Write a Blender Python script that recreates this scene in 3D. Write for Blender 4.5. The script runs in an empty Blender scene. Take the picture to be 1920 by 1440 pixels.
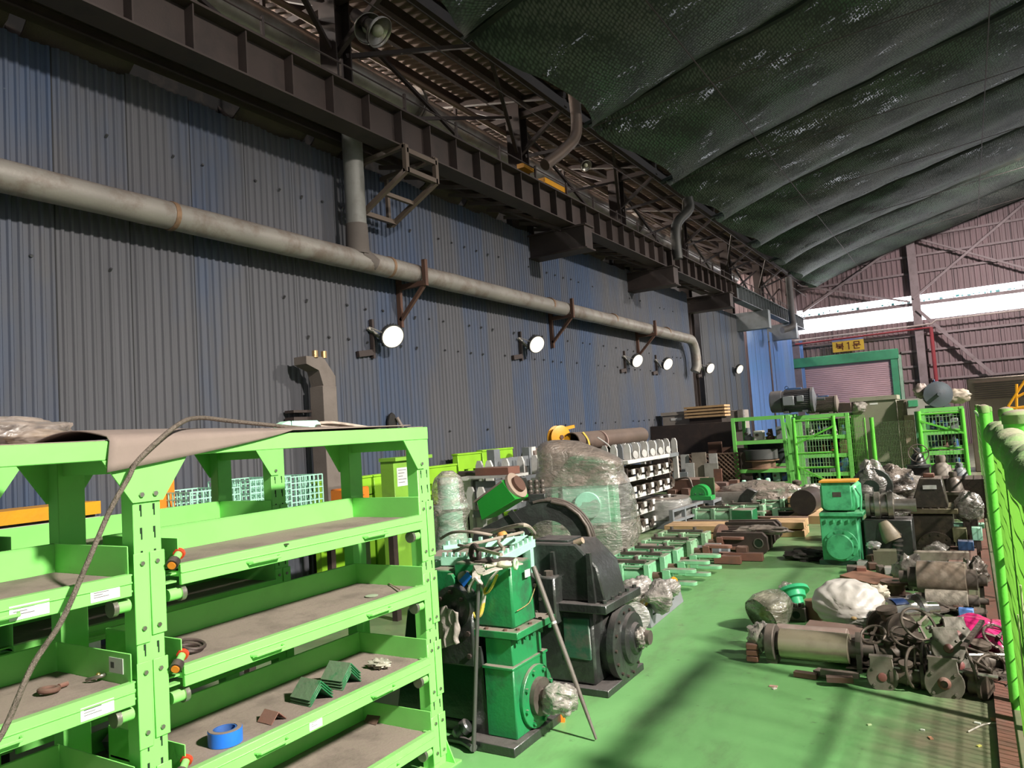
import bpy, bmesh, math, random
from mathutils import Vector as V, Matrix, noise as mnoise
SC = bpy.context.scene
COL = SC.collection
PI = math.pi
R = math.radians

# ---------------------------------------------------------------- camera
F_PX, PITCH, ROLL, YAW, EYE = 1395.4, .0658841, -.0658234, .54564, 1.65
_F = V((-math.sin(YAW)*math.cos(PITCH), math.cos(YAW)*math.cos(PITCH), math.sin(PITCH)))
_R0 = V((math.cos(YAW), math.sin(YAW), 0)); _U0 = _R0.cross(_F)
_R = _R0*math.cos(ROLL) + _U0*math.sin(ROLL); _U = _R.cross(_F)
CAMP = V((0, 0, EYE))
cam = bpy.data.objects.new('camera', bpy.data.cameras.new('camera')); COL.objects.link(cam)
cam.data.sensor_fit = 'HORIZONTAL'; cam.data.sensor_width = 36
cam.data.lens = F_PX/1920*36; cam.data.clip_start = .02; cam.data.clip_end = 200
_m = Matrix.Identity(4)
for i in range(3):
    _m[i][0], _m[i][1], _m[i][2], _m[i][3] = _R[i], _U[i], -_F[i], CAMP[i]
cam.matrix_world = _m
SC.camera = cam

def ray(x, y): return _F + _R*((x-960)/F_PX) - _U*((y-720)/F_PX)
def AX(x, y, X): d = ray(x, y); return CAMP + d*(X/d.x)          # photo point on the plane x = X
def AY(x, y, Y): d = ray(x, y); return CAMP + d*(Y/d.y)          # ... on y = Y
def AZ(x, y, Z=0): d = ray(x, y); return CAMP + d*((Z-EYE)/d.z)  # ... on z = Z

# ---------------------------------------------------------------- world, lamps, exposure
w = bpy.data.worlds.new('daylight'); SC.world = w; w.use_nodes = True
nt = w.node_tree; bg = nt.nodes['Background']
bg.inputs[0].default_value = (.93, .96, 1, 1); bg.inputs[1].default_value = .26
SC.view_settings.view_transform = 'Standard'; SC.view_settings.look = 'None'
SC.view_settings.gamma = 1; SC.view_settings.exposure = .47
SC.view_settings.use_curve_mapping = False
def lamp(name, loc, target, size, power, col=(1, .94, .85), spread=72):
    l = bpy.data.lights.new(name, 'AREA'); l.shape = 'DISK'; l.size = size; l.spread = R(spread); l.energy = power; l.color = col
    o = bpy.data.objects.new(name, l); COL.objects.link(o); o.location = loc
    o.rotation_euler = (V(target)-V(loc)).to_track_quat('-Z', 'Y').to_euler()
    return o
lamp('high_bay_lamp', (8.6, 1.4, 8.6), (-1.6, 3.0, 0), .75, 580)
lamp('high_bay_lamp', (8.6, 12, 8.6), (-2.2, 13, 0), .45, 520)
lamp('high_bay_lamp', (8.6, 21, 8.6), (-3, 21.5, 0), .45, 560)
lamp('high_bay_lamp', (4.5, 27, 9), (-1.5, 36, 3.5), .6, 300, (1, .88, .86), 100)  # added light aimed at the back wall only to brighten it
cy = SC.cycles
cy.max_bounces = 6; cy.diffuse_bounces = 3; cy.glossy_bounces = 3; cy.transparent_max_bounces = 24; cy.transmission_bounces = 4
cy.sample_clamp_indirect = 4; cy.use_denoising = True; cy.caustics_reflective = False; cy.caustics_refractive = False

# ---------------------------------------------------------------- mesh helpers
MW = {}
def cap(n): return n
class MB:
    def __init__(s, M=None): s.v = []; s.f = []; s.M = M or Matrix.Identity(4)
    def add(s, vs, fs):
        b = len(s.v); s.v += [s.M @ V(p) for p in vs]; s.f += [tuple(b+i for i in f) for f in fs]; return s
    def bx(s, x0, x1, y0, y1, z0, z1):
        return s.add([(x0,y0,z0),(x1,y0,z0),(x1,y1,z0),(x0,y1,z0),(x0,y0,z1),(x1,y0,z1),(x1,y1,z1),(x0,y1,z1)],
                     [(0,3,2,1),(4,5,6,7),(0,1,5,4),(1,2,6,5),(2,3,7,6),(3,0,4,7)])
    def box(s, c, d, rz=0, rx=0, ry=0):
        m = Matrix.Translation(V(c)) @ Matrix.Rotation(rz,4,'Z') @ Matrix.Rotation(ry,4,'Y') @ Matrix.Rotation(rx,4,'X')
        h = [(m @ V((a*d[0]/2, b*d[1]/2, e*d[2]/2))) for e in (-1,1) for a,b in ((-1,-1),(1,-1),(1,1),(-1,1))]
        return s.add(h, [(0,3,2,1),(4,5,6,7),(0,1,5,4),(1,2,6,5),(2,3,7,6),(3,0,4,7)])
    def bar(s, p0, p1, a, b=None, up=(0,0,1)):     # rectangular bar between points, a wide, b along up
        p0, p1 = V(p0), V(p1); b = b or a; d = (p1-p0).normalized(); u = V(up)
        if abs(d.dot(u)) > .98: u = V((0,1,0)) if abs(d.y) < .9 else V((1,0,0))
        r = d.cross(u).normalized(); u = r.cross(d)
        vs = [p + r*(i*a/2) + u*(j*b/2) for p in (p0, p1) for i, j in ((-1,-1),(1,-1),(1,1),(-1,1))]
        return s.add(vs, [(0,3,2,1),(4,5,6,7),(0,1,5,4),(1,2,6,5),(2,3,7,6),(3,0,4,7)])
    def cyl(s, p0, p1, r, r1=None, n=16, caps=True):
        p0, p1 = V(p0), V(p1); r1 = r if r1 is None else r1
        d = (p1-p0).normalized(); u = V((0,0,1)) if abs(d.z) < .95 else V((1,0,0))
        a = d.cross(u).normalized(); b = a.cross(d); vs = []
        for p, q in ((p0, r), (p1, r1)):
            vs += [p + a*(q*math.cos(2*PI*i/n)) + b*(q*math.sin(2*PI*i/n)) for i in range(n)]
        fs = [(i, n+i, n+(i+1)%n, (i+1)%n) for i in range(n)]
        if caps: fs += [tuple(range(n)), tuple(range(2*n-1, n-1, -1))]
        return s.add(vs, fs)
    def lathe(s, p, d, prof, n=24, caps=True, rf=None):       # prof: (along, radius)
        p = V(p); d = V(d).normalized(); u = V((0,0,1)) if abs(d.z) < .95 else V((1,0,0))
        a = d.cross(u).normalized(); b = a.cross(d); vs = []; m = len(prof)
        for j, (t, q) in enumerate(prof):
            for i in range(n):
                th = 2*PI*i/n; k = rf(th, j, t) if rf else 1
                vs.append(p + d*t + (a*math.cos(th) + b*math.sin(th))*(q*k))
        fs = [(j*n+i, (j+1)*n+i, (j+1)*n+(i+1)%n, j*n+(i+1)%n) for j in range(m-1) for i in range(n)]
        if caps: fs += [tuple(range(n)), tuple(range(m*n-1, (m-1)*n-1, -1))]
        return s.add(vs, fs)
    def hollow(s, p0, p1, ro, ri, n=20):
        L = (V(p1)-V(p0)).length
        p = V(p0); d = (V(p1)-p).normalized(); u = V((0,0,1)) if abs(d.z) < .95 else V((1,0,0))
        a = d.cross(u).normalized(); b = a.cross(d); vs = []
        for t, q in ((0,ro),(L,ro),(L,ri),(0,ri)):
            vs += [p + d*t + (a*math.cos(2*PI*i/n) + b*math.sin(2*PI*i/n))*q for i in range(n)]
        return s.add(vs, [(j*n+i, ((j+1)%4)*n+i, ((j+1)%4)*n+(i+1)%n, j*n+(i+1)%n) for j in range(4) for i in range(n)])
    def tube(s, pts, r, n=8, close=False, rr=None):
        pts = [V(p) for p in pts]; m = len(pts); vs = []; u = None
        for i, p in enumerate(pts):
            if close: d = (pts[(i+1)%m]-pts[i-1]).normalized()
            else: d = (pts[min(i+1,m-1)]-pts[max(i-1,0)]).normalized()
            if u is None: u = V((0,0,1)) if abs(d.z) < .9 else V((1,0,0))
            u = (u - d*u.dot(d)).normalized(); b = d.cross(u)
            q = rr[i] if rr else r
            vs += [p + (u*math.cos(2*PI*k/n) + b*math.sin(2*PI*k/n))*q for k in range(n)]
        k = m if close else m-1
        fs = [(j*n+i, j*n+(i+1)%n, ((j+1)%m)*n+(i+1)%n, ((j+1)%m)*n+i) for j in range(k) for i in range(n)]
        if not close: fs += [tuple(range(n-1,-1,-1)), tuple(range((m-1)*n, m*n))]
        return s.add(vs, fs)
    def torus(s, c, ax, Rr, r, n=24, m=8, a0=0, a1=2*PI, ref=None):
        c = V(c); ax = V(ax).normalized(); u = V(ref) if ref else (V((0,0,1)) if abs(ax.z) < .95 else V((1,0,0)))
        a = ax.cross(u).normalized(); b = a.cross(ax)
        full = abs(a1-a0-2*PI) < 1e-6; k = n if full else n+1
        return s.tube([c + (b*math.cos(a0+(a1-a0)*i/n) + a*math.sin(a0+(a1-a0)*i/n))*Rr for i in range(k)], r, m, close=full)
    def prism(s, poly, o, u, v, th):               # polygon in the plane (u,v) at o, extruded th along u x v (centred)
        o, u, v = V(o), V(u).normalized(), V(v).normalized(); w_ = u.cross(v).normalized(); n = len(poly)
        vs = [o + u*a + v*b - w_*(th/2) for a, b in poly] + [o + u*a + v*b + w_*(th/2) for a, b in poly]
        return s.add(vs, [tuple(range(n-1,-1,-1)), tuple(range(n, 2*n))] + [(i, (i+1)%n, n+(i+1)%n, n+i) for i in range(n)])
    def grid(s, fn, nu, nv, closeu=False):
        vs = [fn(i/(nu if closeu else nu-1), j/(nv-1)) for j in range(nv) for i in range(nu)]
        k = nu if closeu else nu-1
        return s.add(vs, [(j*nu+i, j*nu+(i+1)%nu, (j+1)*nu+(i+1)%nu, (j+1)*nu+i) for j in range(nv-1) for i in range(k)])
    def ball(s, c, r, n=16, m=10, fn=None, rot=None):          # r may be a triple; fn(dir)->factor
        c = V(c); r = V(r) if hasattr(r, '__len__') else V((r, r, r)); vs = []
        q = rot or Matrix.Identity(3)
        for j in range(m+1):
            ph = PI*j/m
            for i in range(n):
                th = 2*PI*i/n; d = V((math.sin(ph)*math.cos(th), math.sin(ph)*math.sin(th), math.cos(ph)))
                k = fn(d) if fn else 1
                vs.append(c + q @ V((d.x*r.x*k, d.y*r.y*k, d.z*r.z*k)))
        return s.add(vs, [(j*n+i, (j+1)*n+i, (j+1)*n+(i+1)%n, j*n+(i+1)%n) for j in range(m) for i in range(n)])
    def build(s, name, m, parent=None, bevel=0, ang=35, solid=0, sub=0, kind=None):
        me = bpy.data.meshes.new(name)
        vs = s.v
        if parent is not None:
            inv = MW[parent].inverted(); vs = [inv @ p for p in vs]
        me.from_pydata([tuple(p) for p in vs], [], s.f); me.materials.append(m)
        bm = bmesh.new(); bm.from_mesh(me); bmesh.ops.remove_doubles(bm, verts=bm.verts, dist=1e-5)
        if not solid: bmesh.ops.recalc_face_normals(bm, faces=bm.faces)
        bm.to_mesh(me); bm.free()
        if ang: me.shade_smooth(); me.set_sharp_from_angle(angle=R(ang))
        o = bpy.data.objects.new(name, me); COL.objects.link(o)
        if parent is not None: o.parent = parent; MW[o] = MW[parent]
        else: MW[o] = Matrix.Identity(4)
        if sub:
            q = o.modifiers.new('s', 'SUBSURF'); q.levels = q.render_levels = sub
        if solid:
            q = o.modifiers.new('t', 'SOLIDIFY'); q.thickness = solid; q.offset = 0
        if bevel:
            q = o.modifiers.new('b', 'BEVEL'); q.width = bevel; q.segments = 1; q.limit_method = 'ANGLE'; q.angle_limit = R(50)
        if kind: o['kind'] = kind
        return o

def tag(o, label=None, cat=None, group=None, kind=None):
    if label: o['label'] = label
    if cat: o['category'] = cat
    if group: o['group'] = group
    if kind: o['kind'] = kind
    return o
def thing(name, label, cat, loc=(0,0,0), rz=0, group=None):
    o = bpy.data.objects.new(name, None); COL.objects.link(o); o.location = loc; o.rotation_euler = (0, 0, rz)
    o.empty_display_size = .1
    MW[o] = Matrix.Translation(V(loc)) @ Matrix.Rotation(rz, 4, 'Z')
    return tag(o, label, cat, group)
def TM(loc, rz=0, rx=0, ry=0): return Matrix.Translation(V(loc)) @ Matrix.Rotation(rz,4,'Z') @ Matrix.Rotation(ry,4,'Y') @ Matrix.Rotation(rx,4,'X')
def _kids(o): return [c for c in bpy.data.objects if c.parent == o]
def dup(root, loc, rz=0, label=None, group=None, rx=0, ry=0, scale=1):
    def cp(o, parent):
        c = o.copy(); COL.objects.link(c); c.parent = parent
        for k in KIDS.get(o, None) or _kids(o): cp(k, c)
        return c
    r = cp(root, None); r.location = loc; r.rotation_euler = (rx, ry, rz); r.scale = (scale,)*3
    if label: r['label'] = label
    if group: r['group'] = group
    return r
KIDS = {}
def lerp(a, b, t): return a + (b-a)*t
def bez(p, n=16):                                    # Catmull-Rom through points
    p = [V(q) for q in p]; out = []
    for i in range(len(p)-1):
        a, b, c, d = p[max(i-1,0)], p[i], p[i+1], p[min(i+2,len(p)-1)]
        for k in range(n):
            t = k/n; out.append(.5*((2*b)+(c-a)*t+(2*a-5*b+4*c-d)*t*t+(3*b-3*c+d-a)*t**3))
    out.append(p[-1]); return out

# ---------------------------------------------------------------- materials
def _new(name):
    m = bpy.data.materials.new(name); m.use_nodes = True; t = m.node_tree
    return m, t, t.nodes['Principled BSDF'], t.nodes, t.links
def _noise(N, L, vec, scale, detail=4, rough=.6):
    n = N.new('ShaderNodeTexNoise'); n.inputs['Scale'].default_value = scale; n.inputs['Detail'].default_value = detail
    n.inputs['Roughness'].default_value = rough; L.new(vec, n.inputs['Vector']); return n.outputs['Fac']
def _ramp(N, L, src, a, b, c0=0, c1=1):
    n = N.new('ShaderNodeMapRange'); n.inputs[1].default_value = a; n.inputs[2].default_value = b
    n.inputs[3].default_value = c0; n.inputs[4].default_value = c1; L.new(src, n.inputs[0]); return n.outputs[0]
def _math(N, L, op, a, b):
    n = N.new('ShaderNodeMath'); n.operation = op
    for i, q in enumerate((a, b)):
        if isinstance(q, (int, float)): n.inputs[i].default_value = q
        else: L.new(q, n.inputs[i])
    return n.outputs[0]
def _mix(N, L, f, a, b):
    n = N.new('ShaderNodeMix'); n.data_type = 'RGBA'
    if isinstance(f, (int, float)): n.inputs[0].default_value = f
    else: L.new(f, n.inputs[0])
    for i, q in ((6, a), (7, b)):
        if isinstance(q, tuple): n.inputs[i].default_value = (*q[:3], 1)
        else: L.new(q, n.inputs[i])
    return n.outputs[2]
DUST = (.25, .195, .165)
def mat(name, col, rough=.55, metal=0, dirt=.25, dcol=(.10,.075,.06), scale=5, dust=0, dustc=DUST, bump=.15, bs=40, spec=.5, var=.12):
    m, t, P, N, L = _new(name)
    g = N.new('ShaderNodeNewGeometry'); pos = g.outputs['Position']
    n1 = _noise(N, L, pos, scale, 6, .65)
    v = _mix(N, L, _ramp(N, L, _noise(N, L, pos, scale*.37, 2), .3, .7), tuple(c*(1-var) for c in col), tuple(min(1, c*(1+var)) for c in col))
    c = _mix(N, L, _math(N, L, 'MULTIPLY', _ramp(N, L, n1, .48, .66), dirt), v, dcol) if dirt else v
    if dust:
        sp = N.new('ShaderNodeSeparateXYZ'); L.new(g.outputs['Normal'], sp.inputs[0])
        up = _ramp(N, L, sp.outputs[2], .55, .95)
        dn = _ramp(N, L, _noise(N, L, pos, scale*1.7, 5, .7), .25, .5)
        f = _math(N, L, 'MULTIPLY', _math(N, L, 'MULTIPLY', up, dn), dust)
        c = _mix(N, L, f, c, dustc)
        r = N.new('ShaderNodeMix'); L.new(f, r.inputs[0]); r.inputs[2].default_value = rough; r.inputs[3].default_value = .95
        L.new(r.outputs[0], P.inputs['Roughness'])
    else: P.inputs['Roughness'].default_value = rough
    L.new(c, P.inputs['Base Color']); P.inputs['Metallic'].default_value = metal
    P.inputs['Specular IOR Level'].default_value = spec
    if bump:
        b = N.new('ShaderNodeBump'); b.inputs['Strength'].default_value = bump; b.inputs['Distance'].default_value = .01
        L.new(_noise(N, L, pos, bs, 3), b.inputs['Height']); L.new(b.outputs[0], P.inputs['Normal'])
    return m
def film(name, col=(.5,.45,.4), opac=.45, rough=.18, ws=9, dusty=.35, zs=2.2):
    """clear wrinkled plastic film, partly dusty"""
    m, t, P, N, L = _new(name)
    g = N.new('ShaderNodeNewGeometry'); pos = g.outputs['Position']
    mp = N.new('ShaderNodeMapping'); mp.inputs['Scale'].default_value = (1, 1, zs); L.new(pos, mp.inputs[0])
    n1 = _noise(N, L, mp.outputs[0], ws, 3, .6)
    v = N.new('ShaderNodeTexNoise'); v.inputs['Scale'].default_value = ws*.6; v.inputs['Distortion'].default_value = 2.5; L.new(mp.outputs[0], v.inputs['Vector'])
    h = _math(N, L, 'ADD', n1, _math(N, L, 'MULTIPLY', v.outputs['Fac'], 1.2))
    b = N.new('ShaderNodeBump'); b.inputs['Strength'].default_value = .7; b.inputs['Distance'].default_value = .028
    L.new(h, b.inputs['Height'])
    sp = N.new('ShaderNodeSeparateXYZ'); L.new(g.outputs['Normal'], sp.inputs[0])
    up = _ramp(N, L, sp.outputs[2], .1, .8, 0, dusty)
    fold = _ramp(N, L, n1, .45, .62, opac*.55, opac*1.25)
    a = _math(N, L, 'MINIMUM', _math(N, L, 'ADD', fold, up), 1)
    P.inputs['Base Color'].default_value = (*col, 1); P.inputs['Roughness'].default_value = .5
    L.new(b.outputs[0], P.inputs['Normal'])
    P.inputs['Specular IOR Level'].default_value = .6
    tr = N.new('ShaderNodeBsdfTransparent'); tr.inputs[0].default_value = (.93,.92,.9,1)
    gl = N.new('ShaderNodeBsdfGlossy'); gl.inputs['Roughness'].default_value = rough; L.new(b.outputs[0], gl.inputs['Normal'])
    lw = N.new('ShaderNodeLayerWeight'); lw.inputs[0].default_value = .35; L.new(b.outputs[0], lw.inputs['Normal'])
    m1 = N.new('ShaderNodeMixShader'); L.new(a, m1.inputs[0]); L.new(tr.outputs[0], m1.inputs[1]); L.new(P.outputs[0], m1.inputs[2])
    m2 = N.new('ShaderNodeMixShader'); L.new(_math(N, L, 'MULTIPLY', lw.outputs['Facing'], .55), m2.inputs[0])
    L.new(m1.outputs[0], m2.inputs[1]); L.new(gl.outputs[0], m2.inputs[2])
    L.new(m2.outputs[0], N['Material Output'].inputs[0]); return m
def emis(name, col, s):
    m, t, P, N, L = _new(name); P.inputs['Base Color'].default_value = (*col, 1)
    P.inputs['Emission Color'].default_value = (*col, 1); P.inputs['Emission Strength'].default_value = s; return m

GREEN = mat('bright_green_paint', (.23,.70,.155), .4, dirt=.12, dcol=(.12,.25,.06), dust=.45, bump=.04, var=.05)
GREEN_D = mat('worn_green_paint', (.17,.50,.08), .45, dirt=.35, dcol=(.12,.14,.07), dust=.8, bump=.1)
LIME = mat('lime_plastic', (.30,.62,.03), .45, dirt=.06, bump=.03, dust=.3)
DUSTM = mat('brown_dust_mat', (.235,.185,.155), .95, dirt=.55, dcol=(.085,.065,.055), scale=3.5, bump=.25, bs=60)
RUST = mat('rusty_steel', (.135,.07,.05), .8, .2, dirt=.6, dcol=(.07,.045,.04), scale=4, dust=.3)
RUSTR = mat('red_oxide_steel', (.20,.085,.06), .75, dirt=.5, dcol=(.09,.06,.05), scale=5, dust=.4)
DKSTEEL = mat('dark_brown_steel', (.055,.04,.036), .6, .4, dirt=.5, dcol=(.11,.07,.055), scale=3, dust=.3)
BLACK = mat('oily_black_paint', (.022,.023,.022), .33, dirt=.6, dcol=(.045,.06,.05), scale=5, dust=.55, dustc=(.15,.125,.12), bump=.5, bs=18, spec=.8)
STRUCT = mat('brown_structural_paint', (.062,.044,.040), .6, .1, dirt=.5, dcol=(.03,.024,.023), scale=2.5, bump=.1)
GREYP = mat('grey_paint', (.20,.215,.23), .5, dirt=.25, dust=.5)
LGREY = mat('pale_grey_paint', (.50,.49,.47), .55, dirt=.35, dcol=(.2,.17,.15), dust=.7)
WHITE = mat('white_dusty_plate', (.72,.70,.67), .5, dirt=.35, dcol=(.3,.26,.22), dust=.5)
MINT = mat('mint_green_paint', (.19,.56,.31), .45, dirt=.35, dcol=(.09,.17,.1), dust=.75, scale=8)
MINTB = mat('bright_mint_paint', (.13,.66,.30), .4, dirt=.2, dcol=(.04,.12,.06), dust=.3, scale=9)
PMINT = mat('pale_mint_paint', (.40,.78,.58), .45, dirt=.15, dust=.35)
DGREEN = mat('dark_green_paint', (.014,.16,.055), .4, dirt=.35, dcol=(.03,.05,.035), dust=1, scale=6, bump=.25)
STEEL = mat('bare_steel', (.40,.37,.33), .32, .85, dirt=.4, dcol=(.12,.08,.06), dust=.35, scale=9)
DIRTY = mat('dirty_machined_steel', (.13,.11,.095), .5, .5, dirt=.5, dcol=(.07,.045,.035), dust=.6, scale=10)
WOOD = mat('pale_timber', (.52,.33,.17), .75, dirt=.35, dcol=(.3,.18,.1), dust=.2, scale=7)
ORANGE = mat('orange_plastic', (.85,.22,.02), .4, dirt=.1, bump=.02)
YELLOW = mat('amber_paint', (.80,.36,.015), .4, dirt=.15, dust=.25)
BLUEP = mat('blue_plastic', (.02,.17,.68), .4, dirt=.06, bump=.05)
PINK = mat('magenta_film', (.52,.02,.14), .25, dirt=.15, dcol=(.8,.3,.45), scale=9, bump=.6, bs=12)
RED = mat('red_paint', (.30,.04,.05), .5, dirt=.2)
GALV = mat('galvanised_pipe', (.34,.31,.28), .5, .35, dirt=.6, dcol=(.17,.11,.08), dust=.95, dustc=(.15,.12,.105), scale=3.5, bump=.15)
CLOTH = mat('dusty_grey_cloth', (.33,.28,.25), .9, dirt=.4, dcol=(.16,.12,.1), scale=9, bump=.4, bs=25)
CREAM = mat('cream_cloth', (.62,.56,.46), .85, dirt=.4, dcol=(.3,.24,.18), scale=12, bump=.4, bs=40)
RUBBER = mat('dusty_rubber_sheet', (.225,.175,.15), .85, dirt=.3, dcol=(.12,.09,.08), scale=2, bump=.1)
PAPER = mat('white_paper_label', (.72,.72,.70), .7, dirt=.15, dcol=(.4,.38,.33), scale=20, bump=0)
INK = mat('grey_ink', (.09,.09,.09), .8, dirt=0, bump=0)
HOLE = mat('dark_slot', (.006,.02,.006), .9, dirt=0, bump=0)
ROPE = mat('wire_rope', (.16,.13,.105), .55, .4, dirt=.5, scale=30, dcol=(.05,.04,.03), bump=.8, bs=150)
BLUEST = mat('blue_painted_iron', (.03,.09,.22), .5, dirt=.5, dust=.5)
NAVY = mat('navy_plastic', (.012,.03,.10), .3, dirt=.1)
BEIGE = mat('beige_cabinet_paint', (.27,.26,.19), .5, dirt=.2, dcol=(.2,.17,.13), dust=.4)
FILM = film('clear_dusty_film')
FILMC = film('clear_film', (.62,.60,.56), .26, .12, 7, .22, 4.5)
FILMD = film('brown_dusty_film', (.28,.225,.19), .62, .3, 7, .5)
FILMG = film('grey_dusty_film', (.40,.36,.33), .68, .3, 10, .3)
# ================================================================ THE SETTING
def floor_mat():
    m, t, P, N, L = _new('green_epoxy_floor')
    g = N.new('ShaderNodeNewGeometry'); pos = g.outputs['Position']
    sp = N.new('ShaderNodeSeparateXYZ'); L.new(pos, sp.inputs[0]); x, y = sp.outputs[0], sp.outputs[1]
    c = _mix(N, L, _ramp(N, L, _noise(N, L, pos, .9, 4), .3, .7), (.135,.335,.115), (.175,.40,.145))
    mp = N.new('ShaderNodeMapping'); mp.inputs['Scale'].default_value = (1.0, .35, 1); mp.inputs['Rotation'].default_value = (0,0,.5); L.new(pos, mp.inputs[0])
    scuff = _ramp(N, L, _noise(N, L, mp.outputs[0], 3.2, 8, .75), .5, .68)
    c = _mix(N, L, _math(N, L, 'MULTIPLY', scuff, .6), c, (.12,.19,.09))
    spots = _ramp(N, L, _noise(N, L, pos, 9, 5, .65), .64, .72)
    c = _mix(N, L, _math(N, L, 'MULTIPLY', spots, .7), c, (.055,.07,.04))
    # brown grime along the fence and further back in the aisle
    gr = _ramp(N, L, _math(N, L, 'ADD', x, _math(N, L, 'MULTIPLY', _noise(N, L, pos, 1.6, 5), .9)), -.25, .25)
    gr2 = _ramp(N, L, _math(N, L, 'ADD', y, _math(N, L, 'MULTIPLY', _noise(N, L, pos, 1.1, 5), 5)), 9, 15, 0, .75)
    gr3 = _ramp(N, L, _math(N, L, 'ADD', x, _math(N, L, 'MULTIPLY', _noise(N, L, pos, 2.3, 5), .8)), -2.3, -2.8, 0, .7)
    f = _math(N, L, 'MAXIMUM', _math(N, L, 'MAXIMUM', gr, gr2), gr3)
    brown = _mix(N, L, _ramp(N, L, _noise(N, L, pos, 6, 6), .35, .65), (.19,.155,.11), (.12,.135,.08))
    c = _mix(N, L, _math(N, L, 'MULTIPLY', f, .95), c, brown)
    L.new(c, P.inputs['Base Color'])
    L.new(_ramp(N, L, _noise(N, L, pos, 2.2, 5), .3, .7, .28, .55), P.inputs['Roughness'])
    b = N.new('ShaderNodeBump'); b.inputs['Strength'].default_value = .12; b.inputs['Distance'].default_value = .01
    L.new(_noise(N, L, pos, 5, 6), b.inputs['Height']); L.new(b.outputs[0], P.inputs['Normal'])
    return m
MB().bx(-14, 11, -8, 37.5, -.2, 0).build('floor', floor_mat(), ang=0, kind='structure')
MB().bx(-.02, .055, -3, 15.6, 0, .035).build('trim_1', mat('red_kerb', (.17,.075,.055), .8, dirt=.5, scale=9), kind='structure')

def wall_mat(name, c_old, c_new, mixv, rough=.5, seam=.7, axis=1, gloss=.5):
    m, t, P, N, L = _new(name)
    g = N.new('ShaderNodeNewGeometry'); pos = g.outputs['Position']
    sp = N.new('ShaderNodeSeparateXYZ'); L.new(pos, sp.inputs[0]); y = sp.outputs[axis]
    cell = _math(N, L, 'FLOOR', _math(N, L, 'DIVIDE', y, seam), 0)
    wn = N.new('ShaderNodeTexWhiteNoise'); wn.noise_dimensions = '1D'; L.new(cell, wn.inputs['W'])
    mp = N.new('ShaderNodeMapping'); mp.inputs['Scale'].default_value = (1, 1, .35); L.new(pos, mp.inputs[0])
    n = _noise(N, L, mp.outputs[0], .55, 6, .6)
    f = _ramp(N, L, _math(N, L, 'ADD', n, _math(N, L, 'MULTIPLY', wn.outputs['Value'], .16)), mixv-.1, mixv+.12)
    c = _mix(N, L, f, c_new, c_old)
    st = N.new('ShaderNodeMapping'); st.inputs['Scale'].default_value = (14, 14, .5); L.new(pos, st.inputs[0])
    c = _mix(N, L, _ramp(N, L, _noise(N, L, st.outputs[0], 1, 4), .42, .75, 0, .5), c, tuple(q*.55 for q in c_old))
    chips = _ramp(N, L, _noise(N, L, pos, 7, 6, .8), .70, .73)
    c = _mix(N, L, _math(N, L, 'MULTIPLY', chips, .5), c, (.3,.32,.36))
    fr = _math(N, L, 'FRACT', _math(N, L, 'DIVIDE', y, seam), 0)
    c = _mix(N, L, _math(N, L, 'MULTIPLY', _math(N, L, 'LESS_THAN', fr, .034), _ramp(N, L, wn.outputs['Value'], 0, .5, .1, .9)), c, (.012,.012,.014))
    L.new(c, P.inputs['Base Color']); P.inputs['Roughness'].default_value = rough
    P.inputs['Specular IOR Level'].default_value = gloss
    return m
WALLB = wall_mat('dusty_blue_sheet', (.105,.104,.117), (.052,.084,.16), .52, .5)
WALLS = wall_mat('glossy_blue_sheet', (.22,.36,.66), (.17,.35,.78), .6, .22, gloss=.9)
WALLR = wall_mat('brown_red_sheet', (.24,.175,.18), (.28,.19,.20), .5, .6, axis=0)
DARKW = mat('dark_sheet', (.02,.018,.018), .8)

def corr(mb, y0, y1, x, z0, z1, pitch=.0875, amp=.018, axis='y', zt=None, prof=None):
    """corrugated sheet standing along y (or x) as one strip of real ribs"""
    prof = prof or [(0,0),(.16,0),(.30,1),(.55,1),(.70,0)]
    n = int((y1-y0)/pitch); pts = []
    for i in range(n):
        for a, b in prof: pts.append((y0+(i+a)*pitch, b*amp))
    pts.append((y1, 0)); m = len(pts)
    vs = []
    for z in (0, 1):
        for q, d in pts:
            zz = (z0 if not z else (zt(q) if zt else z1))
            vs.append((x+d, q, zz) if axis == 'y' else (q, x-d, zz))
    mb.add(vs, [(i, i+1, m+i+1, m+i) for i in range(m-1)])
    return mb
WL = corr(MB(), -6, 21.5, -6.8, 0, 5.42, zt=lambda y: 5.42+.012*math.sin(y*9)+(.03 if int(y/.7) % 3 == 0 else 0)).build('wall_left', WALLB, ang=0, kind='structure')
corr(MB(), 22.3, 27.6, -6.72, 0, 5.3).build('wall_left', WALLB, ang=0, kind='structure')
mb = corr(MB(), 27.6, 31.0, -6.62, 0, 5.45, pitch=.12, amp=.015); corr(mb, 31.0, 35.9, -6.55, 0, 5.05, pitch=.12, amp=.015)
corr(mb, -6.55, -6.1, 35.6, 0, 5.0, pitch=.12, amp=.015, axis='x')
mb.build('wall_left', WALLS, ang=0, kind='structure')
# screws on the near wall
mb = MB()
for z in (1.75, 3.0, 3.45, 4.75):
    y = 2.6
    while y < 20.5:
        if random.Random(int(y*100+z*7)).random() < .6: mb.cyl((-6.79, y, z+random.Random(y).uniform(-.04,.04)), (-6.765, y, z), .014, n=6)
        y += .35
mb.build('screw_pattern', mat('screw_zinc', (.12,.12,.13), .5, .6), WL)
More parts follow.
